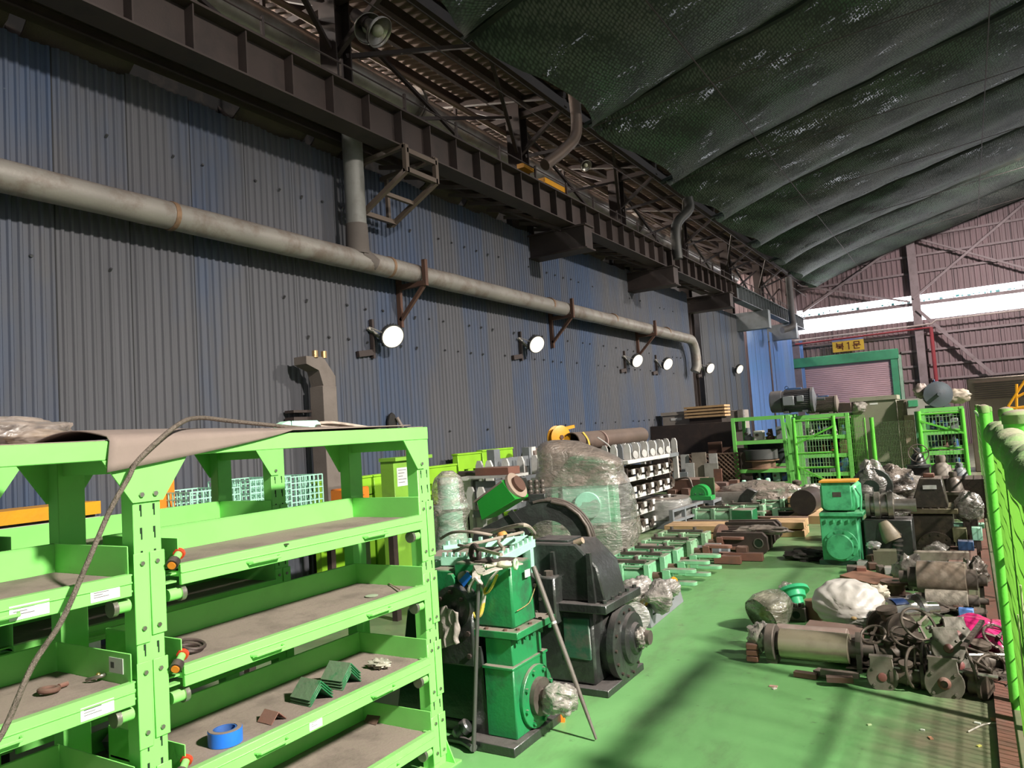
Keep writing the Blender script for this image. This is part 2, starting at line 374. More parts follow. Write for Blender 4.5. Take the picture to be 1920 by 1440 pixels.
# the next bay beyond the wall: dark
MB().bx(-10.1, -9.9, -6, 37, 0, 8.0).build('wall_outer', DARKW, kind='structure')
MB().bx(-10.1, -9.9, -6, 37, 8.4, 8.70).build('wall_outer', DARKW, kind='structure')
MB().bx(-10.05, -10.0, -6, 37, 8.0, 8.4).build('bay_fill_band', emis('bay_fill_glow', (1,.88,.76), 11), kind='structure')  # added glowing band out of view, lights the roof underside and duct
MB().bx(-10, -5.5, -6.2, -6, 0, 9).build('wall_near', DARKW, kind='structure')

# back wall with window band
YB = 36.0
ZB0, ZB1 = 5.3, 6.38
mb = MB()
corr(mb, -6.5, 8.5, YB, 0, ZB0, pitch=.2, amp=.03, axis='x')
corr(mb, -6.5, 8.5, YB, ZB1, 11.6, pitch=.2, amp=.03, axis='x')
corr(mb, -14, -6.5, YB, 0, 9.5, pitch=.2, amp=.03, axis='x')
mb.build('wall_back', WALLR, ang=0, kind='structure')
GIRT = mat('mauve_grey_steel', (.27,.215,.22), .6, dirt=.3)
mb = MB()
for z in (2.05, 2.75, 3.35, 4.0, 4.68, 7.33, 8.05, 8.85, 9.6):
    mb.bx(-6.5 if z > 4.2 or z < 0 else -2.2, 8.5, YB-.12, YB-.03, z-.045, z+.045)
mb.build('trim_2', GIRT, kind='structure')
mb = MB()
for x in (-1.45, 4.6, -6.4): mb.bx(x-.16, x+.16, YB-.42, YB-.12, 0, 10.5)
mb.build('trim_3', GIRT, kind='structure', bevel=.01)
mb = MB()
mb.bar(AY(1505,585,YB-.45), AY(1698,450,YB-.45), .09)
mb.bar(AY(1712,560,YB-.45), AY(1925,378,YB-.45), .09)
mb.bar(AY(1711,445,YB-.4), AY(1930,505,YB-.4), .07)
mb.bar(AY(1495,535,YB-.4), AY(1705,566,YB-.4), .07)
mb.bar(AY(1720,580,YB-.45), AY(1862,702,YB-.45), .13)
mb.build('trim_4', GIRT, kind='structure')
# window band: pale translucent sheet above, clear opening below, mullion rail
SKYP = emis('daylit_window_sheet', (.93,.97,1), 5.0)
wn = MB().bx(-6.3, 8.5, YB+.02, YB+.04, ZB0, ZB1).build('window_1', SKYP, kind='structure')
MB().bx(-6.3, 8.5, YB-.14, YB-.04, 5.92, 6.06).build('window_frame', GIRT, wn)
mb = MB()
for i in range(12): mb.bx(-6.1+i*1.2, -6.07+i*1.2, YB-.08, YB-.02, 6.06, 6.22)
mb.bx(-6.3, 8.5, YB-.08, YB-.02, 6.2, 6.22)
mb.build('mullion', GIRT, wn)
TEALP = mat('teal_panes', (.1,.42,.42), .3, dirt=.6, dcol=(.5,.75,.8), scale=3)
mb = MB()
rr = random.Random(4)
for i in range(60):
    x = -6.0+i*.2
    if rr.random() < .75: mb.bx(x, x+.14*rr.uniform(.4,1), YB-.02, YB, 6.06+rr.uniform(0,.05), 6.14+rr.uniform(0,.05))
mb.build('pane', TEALP, wn)

# roller shutter door under its green frame
GFR = mat('teal_green_door_frame', (.07,.33,.17), .5, dirt=.15)
dr = thing('door_1', None, None, (-4.4, YB, 0)); dr['kind'] = 'structure'; del_cat = dr
mb = MB(); mb.bx(-7.0, -2.3, YB-.5, YB-.1, 3.74, 4.17).build('shutter_housing', GFR, dr, bevel=.02)
MB().bx(-2.62, -2.36, YB-.45, YB-.1, 0, 3.74).build('door_jamb', GFR, dr, bevel=.01)
MB().bx(-2.34, -2.22, YB-.4, YB-.1, 0, 3.9).build('door_jamb', mat('pale_green_steel', (.35,.55,.4), .6), dr)
SHUT = mat('pink_grey_slats', (.66,.47,.50), .5, dirt=.1, scale=1)
mb = MB(); vs = []; n = 44
for i in range(n):
    z = i*.086; vs += [(z, 0), (z+.045, .035), (z+.072, .035), (z+.084, 0)]
P_ = [( -6.9, YB-.3-d, z) for z, d in vs] + [(-2.6, YB-.3-d, z) for z, d in vs]; k = len(vs)
mb.add(P_, [(i, i+1, k+i+1, k+i) for i in range(k-1)])
mb.build('shutter_curtain', SHUT, dr, ang=0)

# yellow gate sign
def text(s, loc, size, m, parent, rot=(PI/2,0,0), name='lettering', ext=.004, font=None, al='CENTER'):
    cu = bpy.data.curves.new(name, 'FONT'); cu.body = s; cu.size = size; cu.extrude = ext; cu.align_x = al; cu.align_y = 'CENTER'
    cu.materials.append(m); o = bpy.data.objects.new(name, cu); COL.objects.link(o)
    o.matrix_world = Matrix.Translation(V(loc)) @ Matrix.Rotation(rot[2],4,'Z') @ Matrix.Rotation(rot[0],4,'X')
    if parent is not None:
        mw = o.matrix_world.copy(); o.parent = parent; o.matrix_basis = MW[parent].inverted() @ Matrix.Translation(V(loc)) @ Matrix.Rotation(rot[2],4,'Z') @ Matrix.Rotation(rot[0],4,'X')
    return o
sg = thing('gate_sign', 'yellow hanging sign reading 북1문 above the roller shutter', 'sign', (-4.2, YB-.55, 4.25))
MB().bx(-4.83, -3.57, YB-.6, YB-.56, 4.26, 4.72).build('sign_board', mat('sign_yellow', (.72,.48,.06), .5, dirt=.1), sg)
MB().bx(-4.83, -3.57, YB-.6, YB-.56, 4.72, 4.80).build('sign_strip', mat('sign_blue_grey', (.2,.22,.38), .6), sg)
BRN = mat('sign_brown', (.16,.05,.02), .6, dirt=0, bump=0)
# hangul strokes as bars: (x0,z0,x1,z1) in a unit glyph cell
GL = {'buk': [(.1,1,.1,.62),(.9,1,.9,.62),(.1,.82,.9,.82),(.1,.62,.9,.62),(-.05,.46,1.05,.46),(.5,.46,.5,.3),(.12,.26,.9,.26),(.9,.26,.86,-.02)],
      'one': [(.55,1,.55,.0),(.3,.82,.55,1)],
      'mun': [(.15,1,.85,1),(.15,1,.15,.66),(.85,1,.85,.66),(.15,.66,.85,.66),(-.05,.48,1.05,.48),(.5,.48,.5,.3),(.15,.32,.15,.02),(.15,.02,.9,.02)]}
for gname, x0 in (('buk', -4.68), ('one', -4.33), ('mun', -4.0)):
    mb = MB()
    for a, b, c, d in GL[gname]:
        s_ = .29
        mb.bar((x0+a*s_, YB-.605, 4.35+b*s_), (x0+c*s_, YB-.605, 4.35+d*s_), .01, .042, up=(0,0,1)) if abs(b-d) < .05 else mb.bar((x0+a*s_, YB-.605, 4.35+b*s_+.02), (x0+c*s_, YB-.605, 4.35+d*s_-.02), .042, .01, up=(0,1,0))
    mb.build('letter', BRN, sg, ang=0)

# red sprinkler pipes, pale conduit on the back wall
mb = MB()
mb.tube([(-6.4,YB-.55,4.98),(-1.6,YB-.55,5.02),(-.95,YB-.55,5.05),(-.8,YB-.55,5.16),(8.4,YB-.55,5.2)], .035, 8)
tag(mb.build('conduit_pipe', mat('pale_conduit', (.5,.42,.38), .5)), 'pale pipe running under the window band of the back wall', 'pipe')
mb = MB(); mb.tube([(-6.4,YB-.5,4.82),(-1.2,YB-.5,4.9),(-.98,YB-.5,4.9)], .04, 8); mb.tube([(-1.0,YB-.5,4.9),(-1.0,YB-.5,0)], .075, 10)
tag(mb.build('fire_pipe', RED), 'red fire pipe running along and down the back wall', 'pipe')

# ---------------------------------------------------------------- steel structure over the left wall
YC = [2.5, 7.4, 12.3, 17.1, 22.0, 26.9, 31.8]
for i, y in enumerate(YC):
    mb = MB(); x = -6.98
    zt = 8.0
    for a in (-.14, .14): mb.bx(x-.15, x+.15, y+a-.012, y+a+.012, 0, zt)
    mb.bx(x-.012, x+.012, y-.13, y+.13, 0, zt)
    mb.build('trim_5', STRUCT, kind='structure')
mb = MB()
for y in YC[2:5]:
    mb.bx(-6.95, -5.62, y-.16, y+.16, 4.93, 5.33); mb.bx(-6.95, -5.58, y-.19, y+.19, 4.9, 4.93); mb.bx(-6.95, -5.58, y-.19, y+.19, 5.33, 5.36)
mb.build('trim_6', STRUCT, kind='structure', bevel=.006)
for y in YC[5:]:
    MB().bx(-6.95, -5.6, y-.25, y+.1, 4.72, 5.36).build('trim_6', GREYP, kind='structure', bevel=.006)
def ibeam(mb, x, y0, y1, z0, z1, fl=.3, t=.02, st=None, web=.014):
    mb.bx(x-fl/2, x+fl/2, y0, y1, z0, z0+t); mb.bx(x-fl/2, x+fl/2, y0, y1, z1-t, z1); mb.bx(x-web/2, x+web/2, y0, y1, z0+t, z1-t)
    if st:
        y = y0+st/2
        while y < y1:
            mb.bx(x+web/2, x+fl/2-.02, y-.008, y+.008, z0+t, z1-t); y += st
    return mb
ibeam(MB(), -5.95, -5, 24, 5.37, 5.87, st=.6).build('trim_7', STRUCT, kind='structure')
ibeam(MB(), -5.95, 24, 35, 5.37, 5.87, st=.42).build('trim_7', GREYP, kind='structure')
ibeam(MB(), -6.72, -5, 23, 5.58, 5.74, fl=.14).build('trim_8', STRUCT, kind='structure')
MB().bx(-5.99, -5.91, -5, 35, 5.87, 5.93).build('trim_9', DKSTEEL, kind='structure')
# walkway stage, ladder bracket and knee braces under the girder
mb = MB()
for k in range(26):
    y = 7.9+k*.55
    if y < 21: mb.bar((-6.75, y, 5.5), (-6.05, y+.35, 5.42), .05, .05)
for i in range(3): mb.bar((-6.75, YC[2+i]-2.4, 5.62), (-6.1, YC[2+i]-.2, 5.33), .06, .06)
mb.build('trim_10', STRUCT, kind='structure')
fr = MB(); b0 = 7.25
for dy in (0, .62):
    fr.bar((-5.75, b0+dy, 5.37), (-5.75, b0+dy, 5.02), .06); fr.bar((-5.75, b0+dy, 5.04), (-6.55, b0+dy, 4.62), .06)
    fr.bar((-5.75, b0+dy, 5.36), (-6.7, b0+dy, 5.3), .06)
fr.bar((-5.75,b0,5.05),(-5.75,b0+.62,5.05),.06); fr.bar((-6.15,b0,4.84),(-6.15,b0+.62,4.84),.05); fr.bar((-6.5,b0,4.65),(-6.5,b0+.62,4.65),.06); fr.bar((-5.75,b0,5.3),(-5.75,b0+.62,5.3),.06)
fr.bar((-6.6,b0,5.3),(-6.6,b0,4.6),.05); fr.bar((-6.6,b0+.62,5.3),(-6.6,b0+.62,4.6),.05)
tag(fr.build('hanging_bracket', mat('brown_angle_iron', (.13,.095,.075), .6)), 'open angle-iron bracket hanging under the crane girder beside the vertical duct', 'bracket')
# handrail on the girder
mb = MB()
y = 3.0
while y < 34: mb.bar((-6.15, y, 5.87), (-6.15, y, 6.35), .035); y += 1.2
mb.tube([(-6.15, -4, 6.3), (-6.15, 34.5, 6.3)], .012, 6); mb.tube([(-6.15,-4,6.12),(-6.15,34.5,6.12)], .01, 6)
tag(mb.build('girder_handrail', STRUCT), 'thin handrail standing along the top of the crane girder', 'handrail')
tag(MB().tube([(-5.6, -3, 7.25), (-5.6, 34, 7.15)], .012, 5).build('guy_wire', STRUCT), 'upper of two long thin wires stretched above the crane girder', 'wire')
tag(MB().tube([(-5.5, -3, 6.75), (-5.5, 34, 6.7)], .01, 5).build('guy_wire', STRUCT), 'lower of two long thin wires stretched above the crane girder', 'wire')
# light gap between roof and wall of the next bay, big silver duct
# ================================================================ ROOF, NET, DUCTS
MB().bx(-9.9, -9.25, -6, 36, 8.80, 8.805).build('duct_fill_strip', emis('duct_fill_glow', (1,.93,.86), 20), kind='structure')  # added glowing strip hidden behind the duct, there to light duct and roof
MB().bx(-10.05, -10.0, -6, 36, 8.70, 8.80).build('window_2', emis('daylit_gap', (1,.93,.86), 9), kind='structure')
ROOFM = mat('brown_roof_sheet', (.26,.19,.155), .65, dirt=.5, dcol=(.06,.045,.04), scale=2)
def roofz(x): return 8.0 + (-5.95-x)*.24
mb = MB(); n = int(42/.19); pr = [(0,0),(.25,0),(.4,.05),(.75,.05),(.9,0)]
vs = []
for x in (-10.2, -5.9):
    for i in range(n):
        for a, b in pr: vs.append((x, -6+(i+a)*.19, roofz(x)+b))
k = n*5
mb.add(vs, [(i, i+1, k+i+1, k+i) for i in range(k-1)])
mb.build('ceiling', ROOFM, ang=0, kind='structure')
mb = MB()
for i in range(6):
    x = -6.1-i*.74; mb.bx(x-.04, x+.04, -6, 36, roofz(x)-.17, roofz(x)-.01)
mb.build('trim_11', STRUCT, kind='structure')
mb = MB()
for y in YC:
    mb.bar((-10, y, 7.75), (-5.9, y, 7.78), .12, .1); mb.bar((-10, y, 8.8), (-5.9, y, 7.9), .1, .1)
    mb.bar((-6.98, y, 7.0), (-5.9, y, 7.7), .07); mb.bar((-6.98, y, 7.7), (-8.4, y, 8.4), .07); mb.bar((-8.4, y, 7.75), (-8.4, y, 8.4), .06); mb.bar((-8.4,y,7.75),(-9.8,y,8.6),.06)
    mb.bar((-6.9, y+.1, 7.0), (-6.0, y+2.4, 7.85), .06); mb.bar((-6.9, y+4.7, 7.0), (-6.0, y+2.4, 7.85), .06)
    mb.bar((-6.98, y, 6.1), (-6.98, y+4.7, 7.7), .05); mb.bar((-6.98, y+4.8, 6.1), (-6.98, y, 7.7), .05)
mb.bx(-6.02, -5.9, -6, 36, 7.62, 7.8)
mb.build('trim_12', STRUCT, kind='structure')

# green sun net hung in sagging lengths between the trusses
def net_mat():
    m, t, P, N, L = _new('green_shade_net')
    g = N.new('ShaderNodeNewGeometry'); pos = g.outputs['Position']
    mp = N.new('ShaderNodeMapping'); mp.inputs['Scale'].default_value = (22, 11, 3); mp.inputs['Rotation'].default_value = (0,0,.3); L.new(pos, mp.inputs[0])
    vo = N.new('ShaderNodeTexVoronoi'); vo.inputs['Scale'].default_value = 1; vo.inputs['Randomness'].default_value = .35; L.new(mp.outputs[0], vo.inputs['Vector'])
    d = vo.outputs['Distance']
    big = _noise(N, L, pos, .35, 4)
    c = _mix(N, L, _ramp(N, L, big, .35, .65), (.125,.125,.112), (.055,.125,.062))
    c = _mix(N, L, _ramp(N, L, d, .25, .6), c, (.020,.027,.021))
    L.new(c, P.inputs['Base Color']); P.inputs['Roughness'].default_value = .55; P.inputs['Specular IOR Level'].default_value = .35
    b = N.new('ShaderNodeBump'); b.inputs['Strength'].default_value = .7; b.inputs['Distance'].default_value = .02; L.new(d, b.inputs['Height']); L.new(b.outputs[0], P.inputs['Normal'])
    tl = N.new('ShaderNodeBsdfTranslucent'); tl.inputs[0].default_value = (.05,.09,.05,1)
    m1 = N.new('ShaderNodeMixShader'); m1.inputs[0].default_value = .10; L.new(P.outputs[0], m1.inputs[1]); L.new(tl.outputs[0], m1.inputs[2])
    tr = N.new('ShaderNodeBsdfTransparent')
    st = N.new('ShaderNodeMapping'); st.inputs['Scale'].default_value = (.6, 2.2, 1); L.new(pos, st.inputs[0])
    mask = _ramp(N, L, _noise(N, L, st.outputs[0], .9, 5, .7), .56, .68)
    hole = _math(N, L, 'MULTIPLY', _math(N, L, 'GREATER_THAN', d, .62), mask)
    m2 = N.new('ShaderNodeMixShader'); L.new(hole, m2.inputs[0]); L.new(m1.outputs[0], m2.inputs[1]); L.new(tr.outputs[0], m2.inputs[2])
    L.new(m2.outputs[0], N['Material Output'].inputs[0]); return m
NET = net_mat()
HEM = mat('black_green_rope', (.02,.03,.022), .8)
SEAM = [-1.5, 4.2, 9.0, 13.2, 17.6, 21.7, 26.0, 29.4, 32.8, 35.8]
def netz(x): return 7.62 + .245*(x+5.9)
for i in range(len(SEAM)-1):
    y0, y1 = SEAM[i], SEAM[i+1]; rs = random.Random(i)
    ph = rs.uniform(0, 6)
    def fn(u, v):
        t = v; x = lerp(-5.85 + .75*math.sin(PI*t), 9.5, u)
        sag = (.34+.05*rs.random()*0)*math.sin(PI*t)**.8 * (1-.35*u) if 0 < t < 1 else 0
        edge = math.exp(-(x+5.9)*.75)*.62*math.sin(PI*t)**.7 if 0 < t < 1 else 0
        wv = .05*mnoise.noise(V((x*.7, (y0+t*(y1-y0))*1.3, i*9)))+.02*mnoise.noise(V((x*2.5, (y0+t*(y1-y0))*3, i*9)))
        return V((x, lerp(y0, y1, t) + .05*mnoise.noise(V((x*1.1, i, t))), netz(x) - sag - edge + wv))
    o = MB().grid(fn, 90, 26).build('shade_net', NET, ang=80)
    where = ['ninth from the window wall', 'eighth from the window wall', 'seventh from the window wall', 'sixth from the window wall', 'fifth from the window wall', 'fourth from the window wall', 'third from the window wall', 'second from the window wall', 'touching the window wall'][i]
    tag(o, 'sagging dark green shade net length, '+where, 'net', 'shade nets hung under the roof')
for k_, s in enumerate(SEAM):
    mb = MB(); rs = random.Random(s); pts = [(x, s+.06*math.sin(x*2.3+s), netz(x)-.03+.03*rs.uniform(-1,1)) for x in [(-5.95+i*.8) for i in range(20)]]
    mb.tube(pts, .05, 6, rr=[.055+.03*rs.random() for _ in pts])
    tag(mb.build('hem_rope', HEM), 'dark rolled hem rope between two shade net lengths, number %s counted from the window wall' % ['ten','nine','eight','seven','six','five','four','three','two','one'][k_], 'rope', 'hem ropes of the shade nets')
for x in (-3.4, 1.0): tag(MB().tube([(x+(y-4)*.0, y, netz(x)-.52) for y in (-2, 10, 20, 35.5)], .012, 5).build('support_wire', STRUCT), 'thin black wire running lengthwise under the shade nets, '+('nearer the girder' if x < 0 else 'farther from the girder'), 'wire')
for i in range(5): tag(MB().tube([(-5.9, 13+i*4.4, 7.45), (4, 16+i*4.4, 9.4)], .009, 5).build('support_wire', STRUCT), 'thin black wire crossing under the shade nets, '+['first','second','third','fourth','fifth and last'][i]+' towards the window wall', 'wire', 'cross wires under the nets')

# big silver duct behind the girder
mb = MB(); mb.cyl((-7.5, -5, 7.26), (-7.5, 30, 7.26), .215, n=28)
t = thing('overhead_duct', 'long silver duct running behind the crane girder under the roof', 'duct', (-7.5, -5, 7.15))
mb.build('duct_tube', mat('silver_duct', (.5,.46,.42), .35, .5, dirt=.5, dcol=(.25,.17,.13), scale=3), t)
for y in (9.7, 19.5): 
    mb = MB(); mb.cyl((-7.5, y-.04, 7.26), (-7.5, y, 7.26), .31, n=28); mb.cyl((-7.5, y+.02, 7.26), (-7.5, y+.06, 7.26), .31, n=28); mb.build('flange', GALV, t)
mb = MB(); mb.tube([(-7.2, -5, 7.48), (-7.2, 30, 7.48)], .05, 8); mb.build('side_pipe', mat('rusty_small_pipe', (.28,.18,.13), .5, .4), t)

# insulated pipe along the blue wall
def on(X, x, y): return AX(x, y, X)
px = -6.45; pr_ = .135
zc = lambda y: 3.98 - .012*(y-3)*.3
path = [(px, -5, 4.0), (px, 20.3, 3.95)]
arc = [(px, 20.3+.5*math.sin(a), 3.45+.5*math.cos(a)) for a in [i*PI/16 for i in range(9)]]
path += arc[1:] + [(px, 20.8, 3.2), (px-.05, 20.75, 3.05)]
t = thing('wall_pipe', 'long dust-topped silver pipe running along the blue wall and bending down at its end', 'pipe', (px, -5, 4.0))
fine = []
for a, b in zip(path[:-1], path[1:]):
    n = max(1, int((V(b)-V(a)).length/.35))
    fine += [V(a).lerp(V(b), k/n) for k in range(n)]
fine.append(V(path[-1]))
rs = random.Random(3)
MB().tube(fine, pr_, 20, rr=[pr_*(1+.03*rs.uniform(-1,1)) for _ in fine]).build('pipe_run', GALV, t, ang=60)
mb = MB()
for y in (4.4, 7.6, 12.1, 15.0, 18.4): mb.cyl((px, y, 3.98), (px, y+.05, 3.98), pr_*1.06, n=20)
mb.build('joint_band', mat('rust_band', (.33,.2,.12), .6, .4, dirt=.6), t)
for y in (8.2, 12.75, 17.2):
    b = thing('pipe_bracket', 'brown angle-iron bracket carrying the long wall pipe, '+{8.2:'nearest the camera above the biggest lamp', 12.75:'above the second lamp', 17.2:'above the third lamp'}[y], 'bracket', (-6.75, y, 3.4), group='pipe brackets on the blue wall')
    mb = MB(); mb.bar((-6.78, y, 3.82), (-6.28, y, 3.82), .07, .07); mb.bar((-6.28, y, 4.15), (-6.28, y, 3.78), .06); mb.bar((-6.3, y, 3.8), (-6.75, y, 3.35), .05); mb.bar((-6.76,y,3.95),(-6.76,y,3.25),.07,.05)
    mb.build('bracket_arm', RUST, b)
# vertical duct from the girder down to the pipe
t = thing('vertical_duct', 'pale vertical duct dropping from the girder to the wall pipe', 'duct', (-6.45, 7.05, 4.1))
mb = MB(); mb.cyl((-6.45, 7.05, 4.42), (-6.45, 7.05, 5.8), .13, n=24); mb.build('duct_tube', mat('pale_grey_duct', (.23,.225,.21), .6, .1, dirt=.3), t)
mb = MB(); mb.cyl((-6.45, 7.05, 4.05), (-6.45, 7.05, 4.44), .15, .14, n=24); mb.cyl((-6.45, 7.05, 4.05), (-6.4, 7.3, 3.95), .14, .1, n=20); mb.build('boot', mat('dark_tape', (.12,.10,.09), .8), t)
# elbow downpipes below the net
def down(name, pts, r, m, label):
    tag(MB().tube(bez(pts, 6), r, 12).build(name, m, ang=60), label, 'pipe')
q = AX(1075,170,-5.4)
down('rain_pipe', [q, q+V((0,0,-.75)), q+V((-.1,-.35,-1.15)), q+V((-.25,-.8,-1.5))], .1, mat('rusty_downpipe', (.13,.09,.07), .5, .3, dirt=.6), 'rust-streaked elbow pipe hanging under the eave, nearest the camera')
q = AX(1290,370,-5.4)
down('rain_pipe', [q, q+V((0,0,-.3)), q+V((-.2,-.5,-.8)), q+V((-.2,-.55,-1.6))], .12, mat('dark_downpipe', (.045,.045,.042), .5), 'dark elbow pipe hanging under the eave, middle of the three')
q = AX(1478,520,-5.4)
down('rain_pipe', [q, q+V((0,0,-1.5)), q+V((0,-.1,-1.9)), q+V((-.3,-.5,-2.05))], .12, mat('grey_downpipe', (.17,.16,.155), .5), 'grey downpipe at the far end of the girder by the window')

# roof floodlights (old bell lamps) near the column
def bell(c, d, s, label):
    t = thing('bell_lamp', label, 'lamp', c)
    d = V(d).normalized(); c = V(c)
    MB().lathe(c, d, [(-.28*s,.06*s),(-.2*s,.09*s),(-.1*s,.12*s),(0,.24*s),(.06*s,.25*s)], 24, caps=False).build('reflector', STEEL, t, solid=.006)
    MB().cyl(c-d*.55*s, c-d*.26*s, .09*s, n=16).build('ballast', DKSTEEL, t)
    MB().ball(c+d*.0, .1*s, 12, 8).build('bulb', mat('lamp_glass', (.5,.48,.35), .1), t)
bell(AX(690,52,-6.2), (.55,-.2,-.6), .8, 'dark bell-shaped lamp by the nearest column above the girder')
bell(AX(708,58,-6.0), (.6,.15,-.6), .8, 'second dark bell lamp touching the first one above the girder')
bell(AX(1098,310,-5.9), (.5,-.3,-.6), .45, 'small bell lamp hanging among the trusses')
# small yellow hoist drive on the girder
p = AX(1030,350,-6.3)
t = thing('hoist_drive', 'small yellow hoist drive half hidden behind the girder', 'hoist', p)
MB().box(p, (.25,.8,.1)).build('hoist_frame', YELLOW, t); MB().box(p+V((.02,-.9,.1)), (.15,.35,.08)).build('motor', YELLOW, t)

# round LED flood lamps on the blue wall
LEDM = emis('lamp_face', (1,.93,.80), .42)
HSG = mat('lamp_housing', (.10,.10,.10), .5, .5)
def flood(c, label, s=1):
    c = V(c); t = thing('flood_lamp', label, 'lamp', c, group='round flood lamps on the blue wall')
    d = V((.80,-.38,-.42)).normalized()
    MB().lathe(c, d, [(-.10,.07),(-.08,.12),(-.06,.15),(.0,.165),(.03,.165)], 24).build('lamp_housing', HSG, t)
    MB().cyl(c+d*.03, c+d*.036, .15, n=24).build('lamp_face', LEDM, t)
    mb = MB()
    for k in range(24):
        a = 2*PI*k/24; u = d.orthogonal().normalized(); v_ = d.cross(u); e = u*math.cos(a)+v_*math.sin(a)
        mb.bar(c-d*.09+e*.09, c-d*.03+e*.165, .006, .03, up=d)
    mb.build('cooling_fin', HSG, t)
    mb = MB(); mb.bar(c-d*.05+V((0,-.17,.02)), c-d*.05+V((-.22,-.17,.12)), .03,.012); mb.bar(c-d*.05+V((0,.17,-.02)), c-d*.05+V((-.22,.17,-.05)), .03,.012); mb.bar(c+V((-.24,-.2,.12)), c+V((-.24,.2,-.06)), .04,.03)
    mb.build('yoke', mat('pale_yoke', (.45,.42,.38), .5), t)
    mb = MB(); mb.bar(c+V((-.26,-.1,.25)), c+V((-.26,-.1,-.28)), .05, .04); mb.bar(c+V((-.26,-.12,-.2)), c+V((-.26,-.4,-.24)), .05,.08)
    mb.build('mount', STRUCT, t)
fl = [((735,630),'biggest and nearest, by the first pipe bracket'), ((1005,645),'second from the camera, under the second bracket'), ((1194,676),'third from the camera'), ((1251,682),'fourth from the camera, before the pipe bend'), ((1331,690),'beyond the pipe bend on the grey sheet'), ((1386,692),'last one before the glossy blue sheets')]
for (a, b), s in fl: flood(AX(a, b, -6.5), 'round flood lamp on the blue wall, '+s)

# bent sheet-metal duct outlet on the blue wall with a hood
t = thing('wall_duct', 'boxy grey-brown duct with a bent hood standing against the blue wall', 'duct', (-6.6, 6.35, 1))
DU = mat('dusty_duct_sheet', (.20,.165,.145), .7, dirt=.3)
MB().bx(-6.62, -6.4, 6.28, 6.5, .9, 2.35).build('duct_box', DU, t, bevel=.004)
mb = MB(); mb.prism([(0,0),(.2,0),(.2,.12),(.02,.34),(-.25,.34),(-.25,.25),(-.06,.18)], (-6.51, 6.3, 2.35), (0,1,0), (0,0,1), .2); mb.build('hood', DU, t)
mb = MB()
for k in range(2): mb.cyl((-6.42, 6.2+k*.14, 2.68), (-6.42, 6.2+k*.14, 2.76), .035, n=10)
mb.build('bolt', mat('brass_bolt', (.6,.4,.2), .3, .8), t)
mb = MB(); mb.bx(-6.75,-6.6,6.0,6.3,1.95,2.0); mb.bx(-6.75,-6.6,6.0,6.3,2.05,2.08); mb.build('clamp', STRUCT, t)
# little wall hole with a conduit
t = thing('wall_conduit', 'thin pipe rising to a small arched opening low on the blue wall', 'pipe', (-6.7, 8, 1))
p = AX(735,790,-6.74)
MB().prism([(-.09,-.3),(.09,-.3),(.09,0),(.05,.09),(0,.12),(-.05,.09),(-.09,0)], p, (0,1,0), (0,0,1), .03).build('opening', DARKW, t)
MB().tube([p+V((.04,.06,.05)), p+V((.08,.12,-.1)), p+V((.1,.14,-.35)), p+V((.1,.14,-2.1))], .025, 8).build('tube', mat('dusty_conduit', (.25,.2,.18), .6), t)
# daylight leaks at the wall joint
mb = MB()
t = thing('daylight_lamp', 'bright lamp glowing in the gap between the wall sheets above the pipe bend', 'lamp', AX(1293,645,-6.9))
c = AX(1293,645,-6.9); MB().ball(c, (.05,.16,.11), 14, 8).build('lamp_glass', emis('lamp_glow', (1,.97,.9), 14), t); MB().box(c+V((-.08,0,0)), (.06,.2,.2)).build('lamp_base', DARKW, t)
mb = MB()
for (a, b, s) in ((1293,600,.06),(1293,622,.09),(1295,628,.04),(1290,575,.03)):
    c = AX(a, b, -7.25); mb.box(c, (.01, s*1.4, s*1.6), rx=.3)
mb.build('window_3', emis('gap_light', (1,.97,.93), 9), kind='structure')
MB().bx(-7.3, -7.26, -5, 21.5, 5.2, 6.45).build('wall_outer', DARKW, kind='structure')  # dark sheet added to block light and keep the void above the wall black
# insulation blankets sagging over the void above the wall
INS = mat('pinkish_insulation', (.10,.075,.07), .9, dirt=.6, scale=4, bump=1, bs=30)
for i in range(16):
    y = 2.2+i*1.15; rs = random.Random(i)
    def fn(u, v): return V((-7.262+.48*u, y+1.0*v, 5.72-.20*math.sin(PI*u)-.06*math.sin(PI*v)+.06*mnoise.noise(V((u*4,v*4+y,0)))))
    if i in (2,5,8,9,12,14): continue
    tag(MB().grid(fn, 10, 12).build('insulation_blanket', INS, ang=80, solid=.03), 'torn insulation blanket above the blue wall, strip %s' % ['one','two','three','four, touching the vertical duct','five','','six','seven','','eight','nine','ten','','eleven','','twelve'][i], 'insulation', 'insulation blankets above the wall')
